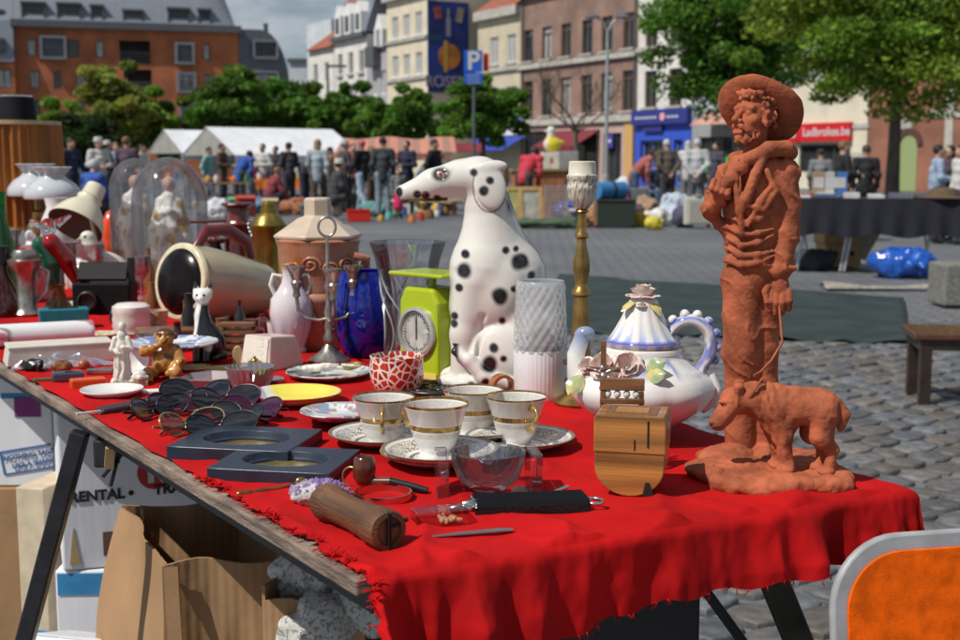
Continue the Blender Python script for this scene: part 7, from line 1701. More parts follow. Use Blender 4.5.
m=MB();m.lathe([(0,0),(16,0),(20,10),(20,22),(13,32),(4,36),(0,37)],32);o=part(T,m,s,'body',GLOSSY,smooth=70);paint(o,lambda V:blend(flat(V,(.70,.70,.68)),(.10,.10,.08),np.clip((vnoise(V,260,2)-.25)*4,0,.7)))
T,s=item('striped_beaker','brown and blue striped ceramic beaker under the cream lampshade','beaker',68,286)
m=MB();m.lathe([(0,0),(9,0),(10,34),(14,44),(13,44),(8,30),(0,28)],24);o=part(T,m,s,'body',GLOSSY,smooth=60);paint(o,lambda V:np.where((np.sin(np.arctan2(V[:,1],V[:,0])*6)>0)[:,None],np.array([[.30,.10,.035]]),np.array([[.20,.22,.33]])))
T,s=item('pink_glass_vase','pink tinted pressed glass vase behind the pewter jug','vase',24,290)
m=MB();m.lathe([(0,0),(12,0),(10,8),(14,30),(17,44),(16,44),(12,28),(0,10)],24,rfun=lambda a,z:1+.05*math.cos(8*a));part(T,m,s,'body',thin_glass('pink_glass',(.85,.62,.64),.06,.12),smooth=60)
for px,py,k,lab in((30,282,1.,'white porcelain shepherd figurine in front of the amber shade'),(74,276,.8,'pale grey porcelain figurine under the cream lampshade'),(98,274,.7,'small white figurine between the lampshade and the smaller dome')):
 T,s=item('porcelain_figurine',lab,'figurine',px,py)
 g=SDF((-16,-14,0),(16,14,60),.9);g.path([(0,0,3),(0,0,20),(2,0,36)],[11,8,6],3);g.ell((3,0,46),(5,5,5.5),k=2);g.path([(-5,0,34),(-12,-4,28),(-10,-8,18)],[3.5,3,2.5],1);g.path([(7,0,34),(12,-4,26)],[3.5,3],1);g.warp(lambda P:1.2*fbm(P,.16,3))
 obj('figure',g.mesh('figure',s*k,lambda V:blend(flat(V,(.62,.63,.66)),(.22,.25,.33),np.clip((vnoise(V,.16,4)-.3)*5,0,.7))),MATTP,T)
T,s=item('wooden_casket','plain brown wooden box carrying the blue and white plate','box',172,348,rz=R(10))
m=MB();m.box((0,0,10),(66,44,20));part(T,m,s,'case',BROWNW,smooth=0,bevel=.002);hz=20*s
T,s,o=plate(172,348,46,'blue and white patterned plate lying on the brown box',GLOSSY,6,hz,'blue_plate');refine(o)
paint(o,lambda V:blend(flat(V,(.68,.71,.76)),(.05,.13,.42),np.clip((vnoise(V/s,.12,4)+.6*vnoise(V/s,.3,5)-.05)*4,0,.85)))
T,s=item('white_dish_stack','round white lidded china box with ringed sides','dish',132,334)
m=MB();m.lathe([(0,0),(17,0),(19,2),(18,6),(19,8),(18.5,13),(19,15),(18,20),(19,22),(18.5,28),(14,31),(0,32)],40);part(T,m,s,'body',mat('pinkish_china',(.66,.60,.56),rough=.25,coat=.3),smooth=50)
T,s=item('floral_roll','white porcelain cylinder painted with pink blossom branches','vase',42,346,rz=R(6))
m=MB();m.lathe([(0,-50),(11,-50),(12,-48),(12,48),(11,50),(0,50)],40)
for _ in range(1):
 pass
o=part(T,m,s,'body',GLOSSY,(0,0,12),(0,R(90),0),smooth=50)
b_=bmesh.new();b_.from_mesh(o.data);bmesh.ops.subdivide_edges(b_,edges=[e for e in b_.edges if e.calc_length()>60*s],cuts=40);b_.to_mesh(o.data);b_.free()
def blo(V):
 q=V/s;C=flat(V,(.72,.73,.74));C=blend(C,(.10,.09,.07),np.clip((.09-np.abs(vnoise(q,.045,3)))*14,0,.8));return blend(C,(.50,.12,.20),np.clip((vnoise(q,.11,8)-.42)*7,0,.9))
paint(o,blo)
T,s=item('white_box_lid','long flat white gift box beside the floral cylinder','box',60,361,rz=R(7))
m=MB();m.prism([(-52,0),(52,0),(49,17),(-49,17)],-20,20);part(T,m,s,'box',mat('cream_card',(.62,.58,.50),c2=(.52,.48,.42),rough=.55,scale=24),smooth=0,bevel=.002)
m=MB();m.box((0,0,18),(100,41,3));part(T,m,s,'lid',mat('cream_card'),smooth=0,bevel=.002)
T,s=item('teal_box','teal tapered plastic box behind the floral cylinder','box',64,328,rz=R(4))
TEAL=mat('teal_plastic',(.012,.17,.21),rough=.35,var=.1)
m=MB();m.prism([(-22,0),(22,0),(24,20),(-24,20)],-12,12);part(T,m,s,'box',TEAL,smooth=0,bevel=.003);m=MB();m.box((0,0,20.5),(28,6,1));part(T,m,s,'slot',BLACKP,smooth=0)
T,s=item('teal_rod','teal rod with a silver collar lying left of the teal box','rod',16,340,rz=R(8));m=MB();m.tube([(-30,0,6),(22,0,6)],[6,4.5],12);part(T,m,s,'rod',TEAL,smooth=40);m=MB();m.tube([(22,0,6),(30,0,6)],5,12);part(T,m,s,'collar',STEEL,smooth=40)
def rock(name,label,cat,px,py,r_,mt,seed,amp=.18):
 T,s=item(name,label,cat,px,py);R_=max(r_);g=SDF((-R_*1.4,-R_*1.4,-1),(R_*1.4,R_*1.4,R_*1.9),R_/14);g.ell((0,0,r_[2]*.9),r_,(0,0,seed*40),k=1);g.warp(lambda P:amp*R_*fbm(P,1.3/R_,seed,3));me=g.mesh(name,s);me.polygons.foreach_set('use_smooth',[True]*len(me.polygons));obj('stone',me,mt,T);return T,s
rock('black_stone','shiny black angular stone at the left table edge','stone',32,371,(15,9,8),BLACKP,3,.3)
rock('agate','brown amber polished stone beside the plastic bag','stone',62,372,(11,8,7),mat('amber_stone',(.13,.05,.015),c2=(.30,.14,.05),rough=.2,scale=60,coat=.4),4)
rock('red_pebble','small orange red pebble near the plastic bag','stone',84,369,(6,5,5),mat('red_stone',(.34,.09,.04),rough=.35),5,.1)
T,s=item('plastic_bag','crumpled clear plastic bag of shells in front of the white box','bag',62,368);m=MB();m.grid(lambda u,v:((u-.5)*92+4*math.sin(v*9),(v-.5)*20+3*math.sin(u*14),2+12*max(0,math.sin(u*3.1)*math.sin(v*3.1))+2.5*math.sin(u*31+v*9)*math.sin(v*3.1)),40,14);part(T,m,s,'film',thin_glass('plastic_film',(.85,.86,.9),.12,.25,grime=.18),smooth=50)
for k in range(6):m=MB();m.ball((-36+k*9,-2+(k%2)*5,4),(4.5,4,3.5),10,7);part(T,m,s,'shell',BISC if k%2 else mat('amber_stone'))
T,s=item('cigarette_lighter','flat orange plastic lighter lying near the table edge','lighter',88,388,rz=R(8));m=MB();m.box((0,0,5),(34,15,10));part(T,m,s,'body',mat('orange_plastic',(.62,.08,.01),rough=.3),smooth=0,bevel=.003)
T,s=item('mobile_phone','old grey mobile phone with a silver edge near the orange lighter','phone',68,381,rz=R(4));m=MB();m.box((0,0,5),(30,18,9));part(T,m,s,'case',mat('blue_grey_metal',(.10,.12,.17),rough=.3,metal=.6),smooth=0,bevel=.003);m=MB();m.box((4,-2,9.8),(14,8,.8));part(T,m,s,'screen',mat('window_glass'),smooth=0)
T,s=item('pocket_knife','flat olive green pocket knife in front of the black stone','knife',46,382,rz=R(3));m=MB();m.box((0,0,2),(24,7,4));part(T,m,s,'handle',mat('olive_horn',(.10,.08,.03),rough=.4),smooth=0,bevel=.002)
T,s=item('iron_tool','flat grey iron padlock plate beside the red pebble','tool',100,374,rz=R(-6));m=MB();m.box((0,0,3),(26,11,5));m.box((12,3,4),(20,5,4));part(T,m,s,'plate',PEWTER,smooth=0,bevel=.002)
T,s=item('glasses_case','flat dark plum spectacle case beside the small white dish','case',132,410,rz=R(14));m=MB();m.prism([(-36,0),(34,0),(36,6),(20,10),(-30,5)],-11,11);part(T,m,s,'case',mat('plum_leather',(.035,.014,.022),rough=.45,bump=.3,bscale=300),smooth=0,bevel=.003)
m=MB();m.box((-44,-8,3),(24,2.5,2),(0,0,.1));part(T,m,s,'ivory_tip',BISC,smooth=0)
T,s=item('white_card','small white card lying in front of the golden ape','card',158,392,rz=R(5));m=MB();m.box((0,0,1.2),(30,16,2));part(T,m,s,'card',mat('white_window_frame'),smooth=0)
T,s=item('folding_fan','small white shell shaped dish behind the golden ape','dish',138,372);m=MB();m.lathe([(0,0),(8,0),(15,8),(14,8.6),(7,2),(0,2)],20);part(T,m,s,'dish',PORC,(0,0,6),(R(50),0,R(-20)),smooth=60)
T,s=item('glass_tumbler','clear glass tumbler behind the golden ape','glass',150,362);m=MB();m.lathe([(0,0),(10,0),(12,28),(11,28),(9,3),(0,3)],24);part(T,m,s,'body',SPARK,smooth=40)
T,s=item('slatted_rack','small brown slatted wooden rack between the cat figurine and the desk clock','rack',238,356,rz=R(-10));m=MB()
for k in range(5):m.box((0,0,4+k*7),(34,20,3.4))
part(T,m,s,'slats',BROWNW,smooth=0);m=MB();m.box((-15,8,17),(4,3,34));m.box((15,8,17),(4,3,34));part(T,m,s,'posts',BROWNW,smooth=0)
T,s=item('tall_crystal_glass','pressed crystal tumbler between the pewter jug and the parrot','glass',46,300);m=MB();m.lathe([(0,0),(12,0),(13,5),(14,44),(13,44),(11,6),(0,5)],24,rfun=lambda a,z:1+.04*math.cos(12*a));part(T,m,s,'body',SPARK,smooth=40)
T,s=item('tall_crystal_glass','cut crystal goblet under the tipped cream lampshade','glass',92,292);m=MB();m.lathe([(0,0),(11,0),(3,4),(2.5,18),(11,26),(14,48),(13,48),(10,27),(0,20)],24);part(T,m,s,'body',SPARK,smooth=40)
T,s=item('gilt_saucer_dish','pale green gilt dish lying under the black camera','dish',82,312);m=MB();m.lathe([(0,2),(20,2),(36,7),(35,8),(19,4),(0,4)],40);part(T,m,s,'dish',mat('pale_green_china',(.42,.44,.34),rough=.25,coat=.3),smooth=50)
T,s=item('amber_bottle','small amber glass bottle left of the enamel jug','bottle',152,318);m=MB();m.lathe([(0,0),(8,0),(8.5,3),(8,20),(3.5,28),(3.5,36),(0,36)],20);part(T,m,s,'body',mat('amber_glass'),smooth=50)
for px,py,h_,r_,lab,mt in((190,345,52,7,'dark tall phial just left of the cat figurine',BLACKP),(178,352,30,6,'short plum glass phial behind the golden ape',mat('brown_glass')),(222,352,34,9,'squat brown pot right of the cat figurine',BROWNW),(252,345,26,12,'low dark wooden bowl behind the desk clock',DKWOOD)):
 T,s=item('phial',lab,'pot',px,py);m=MB();m.lathe([(0,0),(r_,0),(r_*1.05,h_*.6),(r_*.6,h_*.75),(r_*.6,h_*.95),(r_*.7,h_),(0,h_)],20);part(T,m,s,'body',mt,smooth=40)
SH={'goblet':[(0,0),(.5,0),(.5,.04),(.1,.1),(.09,.45),(.45,.62),(.5,1),(.46,1),(.38,.64),(0,.55)],'vase':[(0,0),(.3,0),(.5,.3),(.42,.55),(.18,.75),(.3,1),(.26,1),(.13,.75),(0,.6)],'bottle':[(0,0),(.45,0),(.48,.05),(.46,.5),(.15,.7),(.15,.95),(.2,1),(0,1)],'cup':[(0,0),(.3,0),(.42,.3),(.5,1),(.46,1),(.38,.3),(0,.12)],'dish':[(0,0),(.3,0),(.5,.8),(.5,1),(.28,.3),(0,.3)],'pot':[(0,0),(.35,0),(.5,.35),(.4,.7),(.25,.75),(.2,.85),(.08,.9),(.1,1),(0,1)]}
GLD,SMK=mat('gilt_china',(.45,.30,.10),c2=(.60,.56,.50),rough=.25,scale=80,coat=.3),mat('smoke_glass',(.02,.022,.024),rough=.06,trans=.2,coat=.6)
FL=[(10,336,'dish',44,9,SMK,'dark glass dish at the very left table edge'),(122,326,'pot',26,24,SMK,'black lidded pot right of the black camera'),(142,300,'goblet',18,44,SPARK,'thin clear goblet in front of the smaller dome'),(158,330,'cup',22,20,GLD,'gilt cup beside the round china box'),(100,340,'dish',40,7,GLD,'gilt dish in front of the black camera'),(186,340,'bottle',13,40,BROWNW,'brown stone bottle under the enamel jug'),(240,330,'bottle',12,30,SMK,'small black bottle below the enamel jug'),(262,336,'pot',24,22,DKWOOD,'dark red lidded pot below the enamel jug'),(276,340,'cup',18,18,PORC,'plain white cup left of the painted vase'),(226,344,'vase',14,28,mat('green_glass'),'small green glass vase behind the slatted rack'),(304,380,'dish',34,8,PEWTER,'dull pewter dish in front of the candelabra'),(255,372,'pot',16,16,BRASS,'little brass pot beside the desk clock'),(12,290,'goblet',18,60,SPARK,'cut glass goblet behind the dark decanter'),(50,288,'vase',20,56,mat('pink_glass'),'pink glass vase behind the parrot'),(118,296,'pot',24,30,GLD,'gilt lidded jar in front of the smaller dome'),(150,292,'bottle',12,44,mat('amber_glass'),'amber bottle standing between the two domes'),(208,312,'vase',16,40,SMK,'black vase behind the enamel jug mouth'),(228,296,'bottle',14,60,mat('brown_glass'),'brown bottle between the two dark red vessels'),(352,372,'dish',26,8,BRASS,'small brass dish in front of the blue vase'),(384,376,'cup',16,16,BISC,'cream thimble cup behind the mosaic holder'),(196,372,'dish',30,6,GLD,'small gilt dish in front of the cat figurine'),(270,384,'dish',28,6,SPARK,'clear glass dish behind the yellow plate'),(184,390,'cup',14,13,SPARK,'tiny clear glass behind the black sunglasses'),(74,342,'dish',36,7,PORC,'white dish tucked between the teal box and the floral cylinder')]
for px,py,kd,w_,h_,mt,lab in FL:
 T,s=item('glass_'+kd if mt in(SPARK,SMK)else 'small_'+kd,lab,kd,px,py);m=MB();m.lathe([(r_*w_,z_*h_)for r_,z_ in SH[kd]],24);part(T,m,s,'body',mt,smooth=45)
T,s=item('amber_lampshade','large amber pleated lampshade on a dark lamp foot at the left edge','lamp',16,268)
plt=lambda a,z:1+.03*math.sin(40*a)+.03*math.sin(17*a+1)
m=MB();m.lathe([(49,42),(47,141),(45.5,141),(47.5,42)],240,rfun=plt,close=True)
AMB=mat('amber_silk',(.42,.155,.014),c2=(.17,.05,.008),rough=.5,scale=3,stretch=(8,8,.3));part(T,m,s,'shade',AMB,smooth=60)
m=MB();m.lathe([(45.5,141),(49,141),(49,145),(45.5,145)],64,close=True);m.lathe([(47.5,40),(50,40),(50,43),(47.5,43)],64,close=True);part(T,m,s,'band',mat('gold_braid',(.45,.36,.20),rough=.6),smooth=40)
m=MB();m.lathe([(0,0),(26,0),(26,4),(6,10),(4,30),(8,40),(3,60),(3,139),(0,139)],24);part(T,m,s,'foot',DKWOOD,smooth=50)
T2=thing('black_lampshade','small black drum lampshade sitting on top of the amber shade','lampshade',T.location+Vector((8*s,0,145*s)))
m=MB();m.lathe([(19,0),(16,24),(15,24),(18,0)],48,close=True);part(T2,m,s,'shade',mat('black_silk',(.010,.010,.015),rough=.6,spec=.15),smooth=40);m=MB();m.lathe([(14.6,23.6),(16.4,23.6),(16.4,25),(14.6,25)],40,close=True);part(T2,m,s,'rim',STEEL,smooth=40);m=MB();m.box((0,0,.8),(36,2,1.5));m.box((0,0,.8),(2,36,1.5));part(T2,m,s,'spider',STEEL,smooth=0)
m=MB();m.box((0,0,143),(92,2.2,1.8));m.box((0,0,143),(2.2,92,1.8));part(T,m,s,'spider',STEEL,smooth=0)
for px,py,lab in((40,272,'left opal glass oil lamp with a frilled shade'),(56,275,'right opal glass oil lamp with a frilled shade')):
 T,s=item('oil_lamp',lab,'lamp',px,py,'opal glass oil lamps')
 fr_=lambda a,z:1+(.10*math.sin(9*a)if z>101 else 0)
 m=MB();m.lathe([(27,76),(28,78),(27,84),(22,91),(14,96),(12,99),(13.5,102),(18,107),(17,107.5),(12,102),(11,99),(13,95),(21,90),(26,83)],72,rfun=fr_,close=True);part(T,m,s,'shade',mat('opal_glass',(.48,.51,.54),rough=.12,sss=.2,coat=.4,var=.03),smooth=70)
 m=MB();m.lathe([(0,0),(14,0),(15,4),(6,8),(4,24),(12,36),(13,44),(6,52),(6,60),(3,62),(3,78),(0,78)],28);part(T,m,s,'stem',BRASS,smooth=50);m=MB();m.box((0,0,77),(52,1.6,1.6));m.box((0,0,77),(1.6,52,1.6));part(T,m,s,'carrier',BRASS,smooth=0)
T,s=item('desk_lamp','cream enamel desk lamp with its wide shade tipped to the left','lamp',82,288)
CRE=mat('cream_lamp_enamel',(.62,.57,.43),rough=.3,coat=.3,var=.06)
pr=[(28,0),(26,8),(20,20),(13,28),(12,32),(13,34),(11,36),(10,50),(0,51)]
m=MB();m.lathe(pr,48);m.f=[f for f in m.f if len(f)<=4];sh_=part(T,m,s,'shade',CRE,(-4,-2,62),(R(-30),R(30),0),smooth=50)
m=MB();m.lathe([(27.4,.2),(25.2,8),(19,19.5),(12,27),(0,29)],48);m.f=[f for f in m.f if len(f)<=4];part(sh_,m,s,'lining',mat('brown_lining',(.16,.06,.035),rough=.5),smooth=60)
m=MB();m.lathe([(0,0),(18,0),(18,4),(5,8),(3,12),(0,12)],28);m.tube([(0,0,8),(16,4,40),(10,2,80),(0,0,88)],2.5,8);part(T,m,s,'arm',CRE,smooth=50)
T,s=item('white_jug','white enamel jug with a flared lip behind the cream desk lamp','jug',60,282)
m=MB();m.lathe([(0,0),(14,0),(17,30),(16,60),(10,74),(12,84),(11,84),(9,74),(0,60)],28);part(T,m,s,'body',PORC,smooth=60)
T,s=item('red_lantern','small orange red glass lantern behind the smaller dome','lantern',112,258)
m=MB();m.lathe([(0,0),(10,0),(12,20),(8,36),(4,46),(0,48)],20);part(T,m,s,'body',mat('red_orange_glass',(.62,.07,.02),rough=.2,coat=.3),smooth=50)
FRM=mat('blue_black_lacquer',(.018,.026,.045),rough=.33,var=.25,scale=16,bump=.12,bscale=60)
for px,py,lab,rz in((247,450,'rear dark blue black frame with an oval opening',R(-22)),(286,471,'front dark blue black frame with an oval opening, nearest the amethyst',R(-20))):
 T,s=item('oval_frame',lab,'picture frame',px,py,'oval opening frames',rz=rz)
 m=MB();n=48;W_,D_=62,52;a_,b_=44,33
 def sq(k):
  a=2*math.pi*k/n;c,d=math.cos(a),math.sin(a);f_=1/max(abs(c),abs(d));return(W_*c*f_,D_*d*f_)
 rings=[([sq(k)for k in range(n)],0),([sq(k)for k in range(n)],13),([(a_*math.cos(2*math.pi*k/n),b_*math.sin(2*math.pi*k/n))for k in range(n)],13),([(a_*.93*math.cos(2*math.pi*k/n),b_*.93*math.sin(2*math.pi*k/n))for k in range(n)],7),([(a_*.86*math.cos(2*math.pi*k/n),b_*.86*math.sin(2*math.pi*k/n))for k in range(n)],5)]
 vs=[(x,y,z)for rg_,z in rings for x,y in rg_];fs=[(i*n+k,i*n+(k+1)%n,(i+1)*n+(k+1)%n,(i+1)*n+k)for i in range(4)for k in range(n)]
 m.add(vs,fs);part(T,m,s,'frame',FRM,smooth=25,bevel=.0012)
 m=MB();m.lathe([(0,3),(1,3),(1,4),(0,4)],40);m.v=[(x*40,y*30,z)for x,y,z in m.v];part(T,m,s,'backing',mat('gilt_mount',(.30,.22,.07),c2=(.05,.05,.05),rough=.3,scale=20,metal=.3),smooth=0)
def sunglasses(px,py,rz,label,lens,frame,k_=1.,folded=True,tilt=0.):
 k=k_*.80
 T,s=item('sunglasses',label,'sunglasses',px,py,'sunglasses',rz=rz);T.rotation_euler.x=tilt
 f=MB();
 for q in(-1,1):
  pts=[]
  for i in range(24):
   a=2*math.pi*i/24;x=q*22*k+19*k*math.cos(a)*(1+.03*q*math.sin(a));z=17*k+15*k*math.sin(a);pts.append((x,-.010*x*x/k+2,z))
  f.tube(pts,1.0,6,closed=True);l=MB();n_=len(pts);l.add(pts+[(q*22*k,-.010*(22*k)**2/k-1.5,17*k)],[(i,(i+1)%n_,n_)for i in range(n_)]);ln=(q,l)
  if q<0:l1=l
  else:l2=l
 f.tube([(-5*k,2,20*k),(0,3,23*k),(5*k,2,20*k)],1.5,6);fo=part(T,f,s,'frame',frame,rot=(R(-32),0,0),smooth=70)
 for l in(l1,l2):part(fo,l,s,'lens',lens,smooth=80)
 for q in(-1,1):
  e=MB();x0=q*41*k;e.tube([(x0,18*k,13*k),(x0*(.3 if folded else 1.),(22 if folded else 60)*k,(9+q*1.5)*k),(-x0*.55 if folded else x0,(26 if folded else 92)*k,(5+q)*k),(-x0*.75 if folded else x0,24*k if folded else 100*k,2)],[1.6,1.6,1.8,1.6],6);part(T,e,s,'temple',frame,smooth=70)
SG1=mat('dark_lens',(.012,.013,.018),rough=.05,coat=.8,var=.1);SG2=thin_glass('grey_lens',(.34,.33,.37),.05,.06);SG3=mat('purple_lens',(.045,.010,.03),rough=.06,coat=.8,var=.1);SG4=thin_glass('brown_lens',(.26,.13,.08),.05,.05)
sunglasses(196,407,R(-20),'large black sunglasses lying uppermost behind the pale pair',SG1,BLACKP,1.1);sunglasses(160,420,R(32),'pale grey lensed sunglasses nearest the table edge',SG2,BLACKP,1.);sunglasses(192,436,R(24),'brown wire sunglasses just behind the rear dark frame',SG4,mat('thin_gold_wire',(.42,.32,.14),rough=.3,metal=.8),1.05);sunglasses(222,440,R(15),'black lensed sunglasses touching the rear dark frame',SG1,BLACKP,1.1);sunglasses(252,421,R(-24),'big shiny purple sunglasses in front of the yellow plate',SG3,mat('purple_plastic',(.05,.012,.03),rough=.25),1.0);sunglasses(226,412,R(10),'dark folded sunglasses in the middle of the heap',SG1,mat('purple_plastic'),1.05)
sunglasses(238,426,R(-38),'black sunglasses lying on edge left of the purple pair',SG1,BLACKP,.95);sunglasses(178,414,R(8),'plum lensed sunglasses between the spectacle case and the pale pair',SG3,BLACKP,.9)
T,s=item('amethyst','cluster of pale purple amethyst crystals on white rock','crystal',319,503)
g=SDF((-36,-26,0),(36,26,30),1);g.ell((0,0,9),(29,20,13),k=2);g.warp(lambda P:2.4*fbm(P,.1,3));obj('rock',g.mesh('rock',s),mat('crystal_rock',(.58,.52,.56),c2=(.30,.28,.27),rough=.45,scale=60,bump=.6,bscale=400),T)
m=MB();rs=random.Random(6)
for k in range(95):
 a=rs.uniform(0,6.28);r_=rs.random()**.5;x,y=27*r_*math.cos(a),18*r_*math.sin(a);z=10+12*math.sqrt(max(0,1-r_*r_));d=Vector((x*.03+rs.uniform(-.4,.4),y*.03+rs.uniform(-.4,.4),1)).normalized();w_=rs.uniform(1.8,4);p=Vector((x,y,z-4));m.tube([p,p+d*rs.uniform(2.5,4.5),p+d*(5.5+w_*.7)],[w_,w_,.1],6)
part(T,m,s,'crystals',mat('amethyst_crystal',(.26,.16,.44),c2=(.52,.46,.62),rough=.12,trans=.35,scale=60,coat=.5),smooth=0)
T,s=item('wooden_bobbin','worn brown wooden roller with a slotted dark end at the front edge','roller',362,537)
m=MB();pr=[(0,-78),(19,-78),(20,-76),(19.5,-60),(17,-56),(16.5,-4),(18,0),(17.5,22),(20,26),(20.5,50),(19,54),(14,55),(13,52),(0,52)];m.lathe(pr,44,rfun=lambda a,z:1+.02*math.sin(3*a)+.01*math.sin(7*a+z*.3))
ax_=Vector((.48,-.88,.0)).normalized();e_=ax_.to_track_quat('Z','Y').to_euler()
BOB=mat('old_oak',(.17,.075,.03),c2=(.07,.035,.018),rough=.55,scale=10,stretch=(5,5,.6),bump=.5,bscale=70);bo_=part(T,m,s,'roller',BOB,(0,0,19),e_,smooth=40)
m=MB();m.box((0,0,54),(3,36,5));m.box((7,5,53),(10,3,4));part(bo_,m,s,'slot',CR,smooth=0);m=MB();m.tube([(20,6,48),(24,8,50)],2.4,8);part(bo_,m,s,'peg',CR)
T,s=item('tobacco_pipe','brown briar tobacco pipe with a black stem','pipe',372,490,rz=R(-20))
m=MB();m.lathe([(0,4),(7,5),(11,12),(11.5,22),(10,32),(8,34),(7,32),(7,20),(0,18)],28,(-8,0,0));m.tube([(-4,0,8),(8,0,9),(20,0,10)],[6,5,4.4],12);part(T,m,s,'bowl',mat('briar',(.11,.030,.014),rough=.22,coat=.5,var=.4,scale=30),smooth=60)
m=MB();m.tube([(20,0,10),(40,0,7),(58,0,3)],[4.4,3.8,3.6],10);part(T,m,s,'stem',BLACKP,smooth=60);m=MB();m.tube([(-22+9*math.cos(a),0,12+10*math.sin(a))for a in[1.2+k*.35 for k in range(10)]],1.2,6);part(T,m,s,'wire',mat('thin_gold_wire'),smooth=70)
T,s=item('silver_bracelet','hinged silver bangle lying beside the wooden roller','bracelet',383,499)
m=MB();m.lathe([(27,0),(29,0),(29.4,4),(29,8),(27,8),(27.4,4)],56,close=True);part(T,m,s,'band',mat('rose_silver',(.62,.45,.40),rough=.18,metal=1.),smooth=50);m=MB();m.box((-29,0,4),(4,6,9));m.tube([(-30,-2,8),(-38,-6,8),(-48,-4,5)],1.6,8);part(T,m,s,'clasp',STEEL,smooth=40)
T,s=item('letter_opener','gilt letter opener with an ornate handle against the front dark frame','letter opener',272,493,rz=R(17))
m=MB();m.tube([(-30,0,3),(-22,0,3),(-20,0,3),(-6,0,4),(-4,0,4),(6,0,4),(14,0,5),(26,0,7)],[2.5,3.4,1.6,2.8,1.7,2.6,1.6,1.2],10);m.ball((30,0,8),(6,3,5));m.ball((-33,0,3),(4,3,3));part(T,m,s,'handle',BRASS,smooth=60)
T,s=item('clear_plastic_box','small clear plastic box holding pale crumbs beside the knife case','box',440,524,rz=R(16))
m=MB();m.box((0,0,8),(54,26,16));part(T,m,s,'box',thin_glass('acrylic',(.9,.85,.84),.04,.14),smooth=0,bevel=.001)
m=MB();rs=random.Random(9)
for k in range(26):m.ball((rs.uniform(0,22),rs.uniform(-8,8),rs.uniform(3,7)),rs.uniform(1.6,3),7,5)
part(T,m,s,'contents',mat('cream_crumbs',(.62,.48,.28),rough=.7),smooth=0)
T,s=item('manicure_set','long black pleated leather tool roll with a steel ring','tool roll',528,512,rz=R(11))
m=MB();zz_=[(-58+0,2)];prof=[]
n=9
for k in range(n+1):prof.append((-18+36*k/n,13+(4 if k%2 else-2)))
prof+=[(19,1),(-19,1)]
m.prism(prof,-56,60,'x');o=part(T,m,s,'case',mat('black_gloss_leather',(.006,.006,.007),rough=.2,bump=.2,bscale=200),smooth=0,bevel=.002)
m=MB();m.tube([(66+9*math.cos(a),10*math.sin(a)-6,10)for a in[2*math.pi*k/24 for k in range(24)]],2.0,8,closed=True);part(T,m,s,'ring',STEEL,smooth=70);m=MB();m.tube([(14,26,8),(32,34,9),(50,40,14)],2.2,8);part(T,m,s,'hook',STEEL,smooth=70)
m=MB();m.ball((-66,-8,9),(16,4.5,5));m.ball((-56,-4,12),(13,4,4));m.tube([(-58,0,8),(-80,-2,7)],3,8);part(T,m,s,'clasp',STEEL,smooth=70)
T,s=item('steel_awl','slim pointed steel tool lying in front of the black tool roll','awl',470,537,rz=R(14));m=MB();m.tube([(-52,0,3),(-10,0,4),(30,0,4.5),(44,0,4)],[.8,3.2,4,3],10,flat=.6);part(T,m,s,'shaft',mat('grey_steel',(.36,.35,.36),rough=.3,metal=.9),smooth=60)
CARD=mat('brown_cardboard',(.33,.20,.105),rough=.9,var=.10,scale=5,bump=.35,bscale=26,spec=.2)
WCARD=mat('white_cardboard',(.70,.71,.75),rough=.7,var=.08,scale=4,bump=.25,bscale=40,stretch=(1,1,.2))
BLK=mat('print_black',(.015,.015,.02),rough=.6)
def at_y(px,py,Y):return on_y(px,py,Y)
Y1=2.48;bl,br_=at_y(63,572,Y1),at_y(300,560,Y1);W_=.52;zb_=bl.z;H_=TZ-.10-zb_
T=thing('lower_carton','white carton with blue stripes under the white removal carton','box',(bl.x-.02,Y1,0),R(3));m=MB();m.box((W_/2,.2,(zb_-.002)/2),(W_,.38,zb_-.002));o=m.build('carton',WCARD,T,smooth=0,bevel=.004)
m=MB();m.box((W_/2,.0085,zb_-.03),(W_-.01,.002,.045));m.build('blue_stripe',mat('print_blue',(.03,.20,.42),rough=.6),o,smooth=0)
T=thing('removal_carton','big white removal carton printed with a red disc and black lettering','box',(bl.x,Y1,zb_),R(20));m=MB();m.box((W_/2,.2,H_/2),(W_,.4,H_));cb=m.build('carton',WCARD,T,smooth=0,bevel=.005)
kx=lambda px:(at_y(px,500,Y1).x-bl.x)/math.cos(R(20))*1.04;kz=lambda py:at_y(150,py,Y1).z-zb_
obj('lettering',text_mesh('RENTAL',.030,.0012,.0006),BLK,cb,(kx(92),-.0015,kz(499)),(R(90),0,0));m=MB();m.lathe([(0,0),(.0055,0),(.0055,.0008),(0,.0008)],16);m.build('dot',BLK,cb,(kx(122),-.001,kz(499)),(R(90),0,0))
obj('lettering',text_mesh('TRANSPORT',.030,.0012,.0006),BLK,cb,(kx(180),-.0015,kz(498)),(R(90),0,0))
m=MB();m.lathe([(0,0),(.036,0),(.036,.001),(0,.001)],40);m.build('red_disc',mat('print_red',(.45,.03,.03),rough=.6),cb,(kx(144),-.0006,kz(480)),(R(90),0,0));obj('lettering',text_mesh('R',.062,.003,.0006),mat('sign_white'),cb,(kx(145),-.0032,kz(480)),(R(90),0,0));obj('lettering',text_mesh('OSSEL',.056,.003,.0006),BLK,cb,(kx(199),-.0015,kz(475)),(R(90),0,0))
m=MB();m.box((kx(108),-.0012,kz(548)),(.055,.002,.05));m.build('brown_patch',mat('brown_print',(.14,.075,.045),rough=.8),cb,smooth=0)
m=MB();m.prism([(kx(66),kz(566)),(kx(76),kz(566)),(kx(70),kz(528))],-.002,-.0006);m.build('tape',mat('old_tape',(.42,.28,.14),rough=.4),cb,smooth=0)
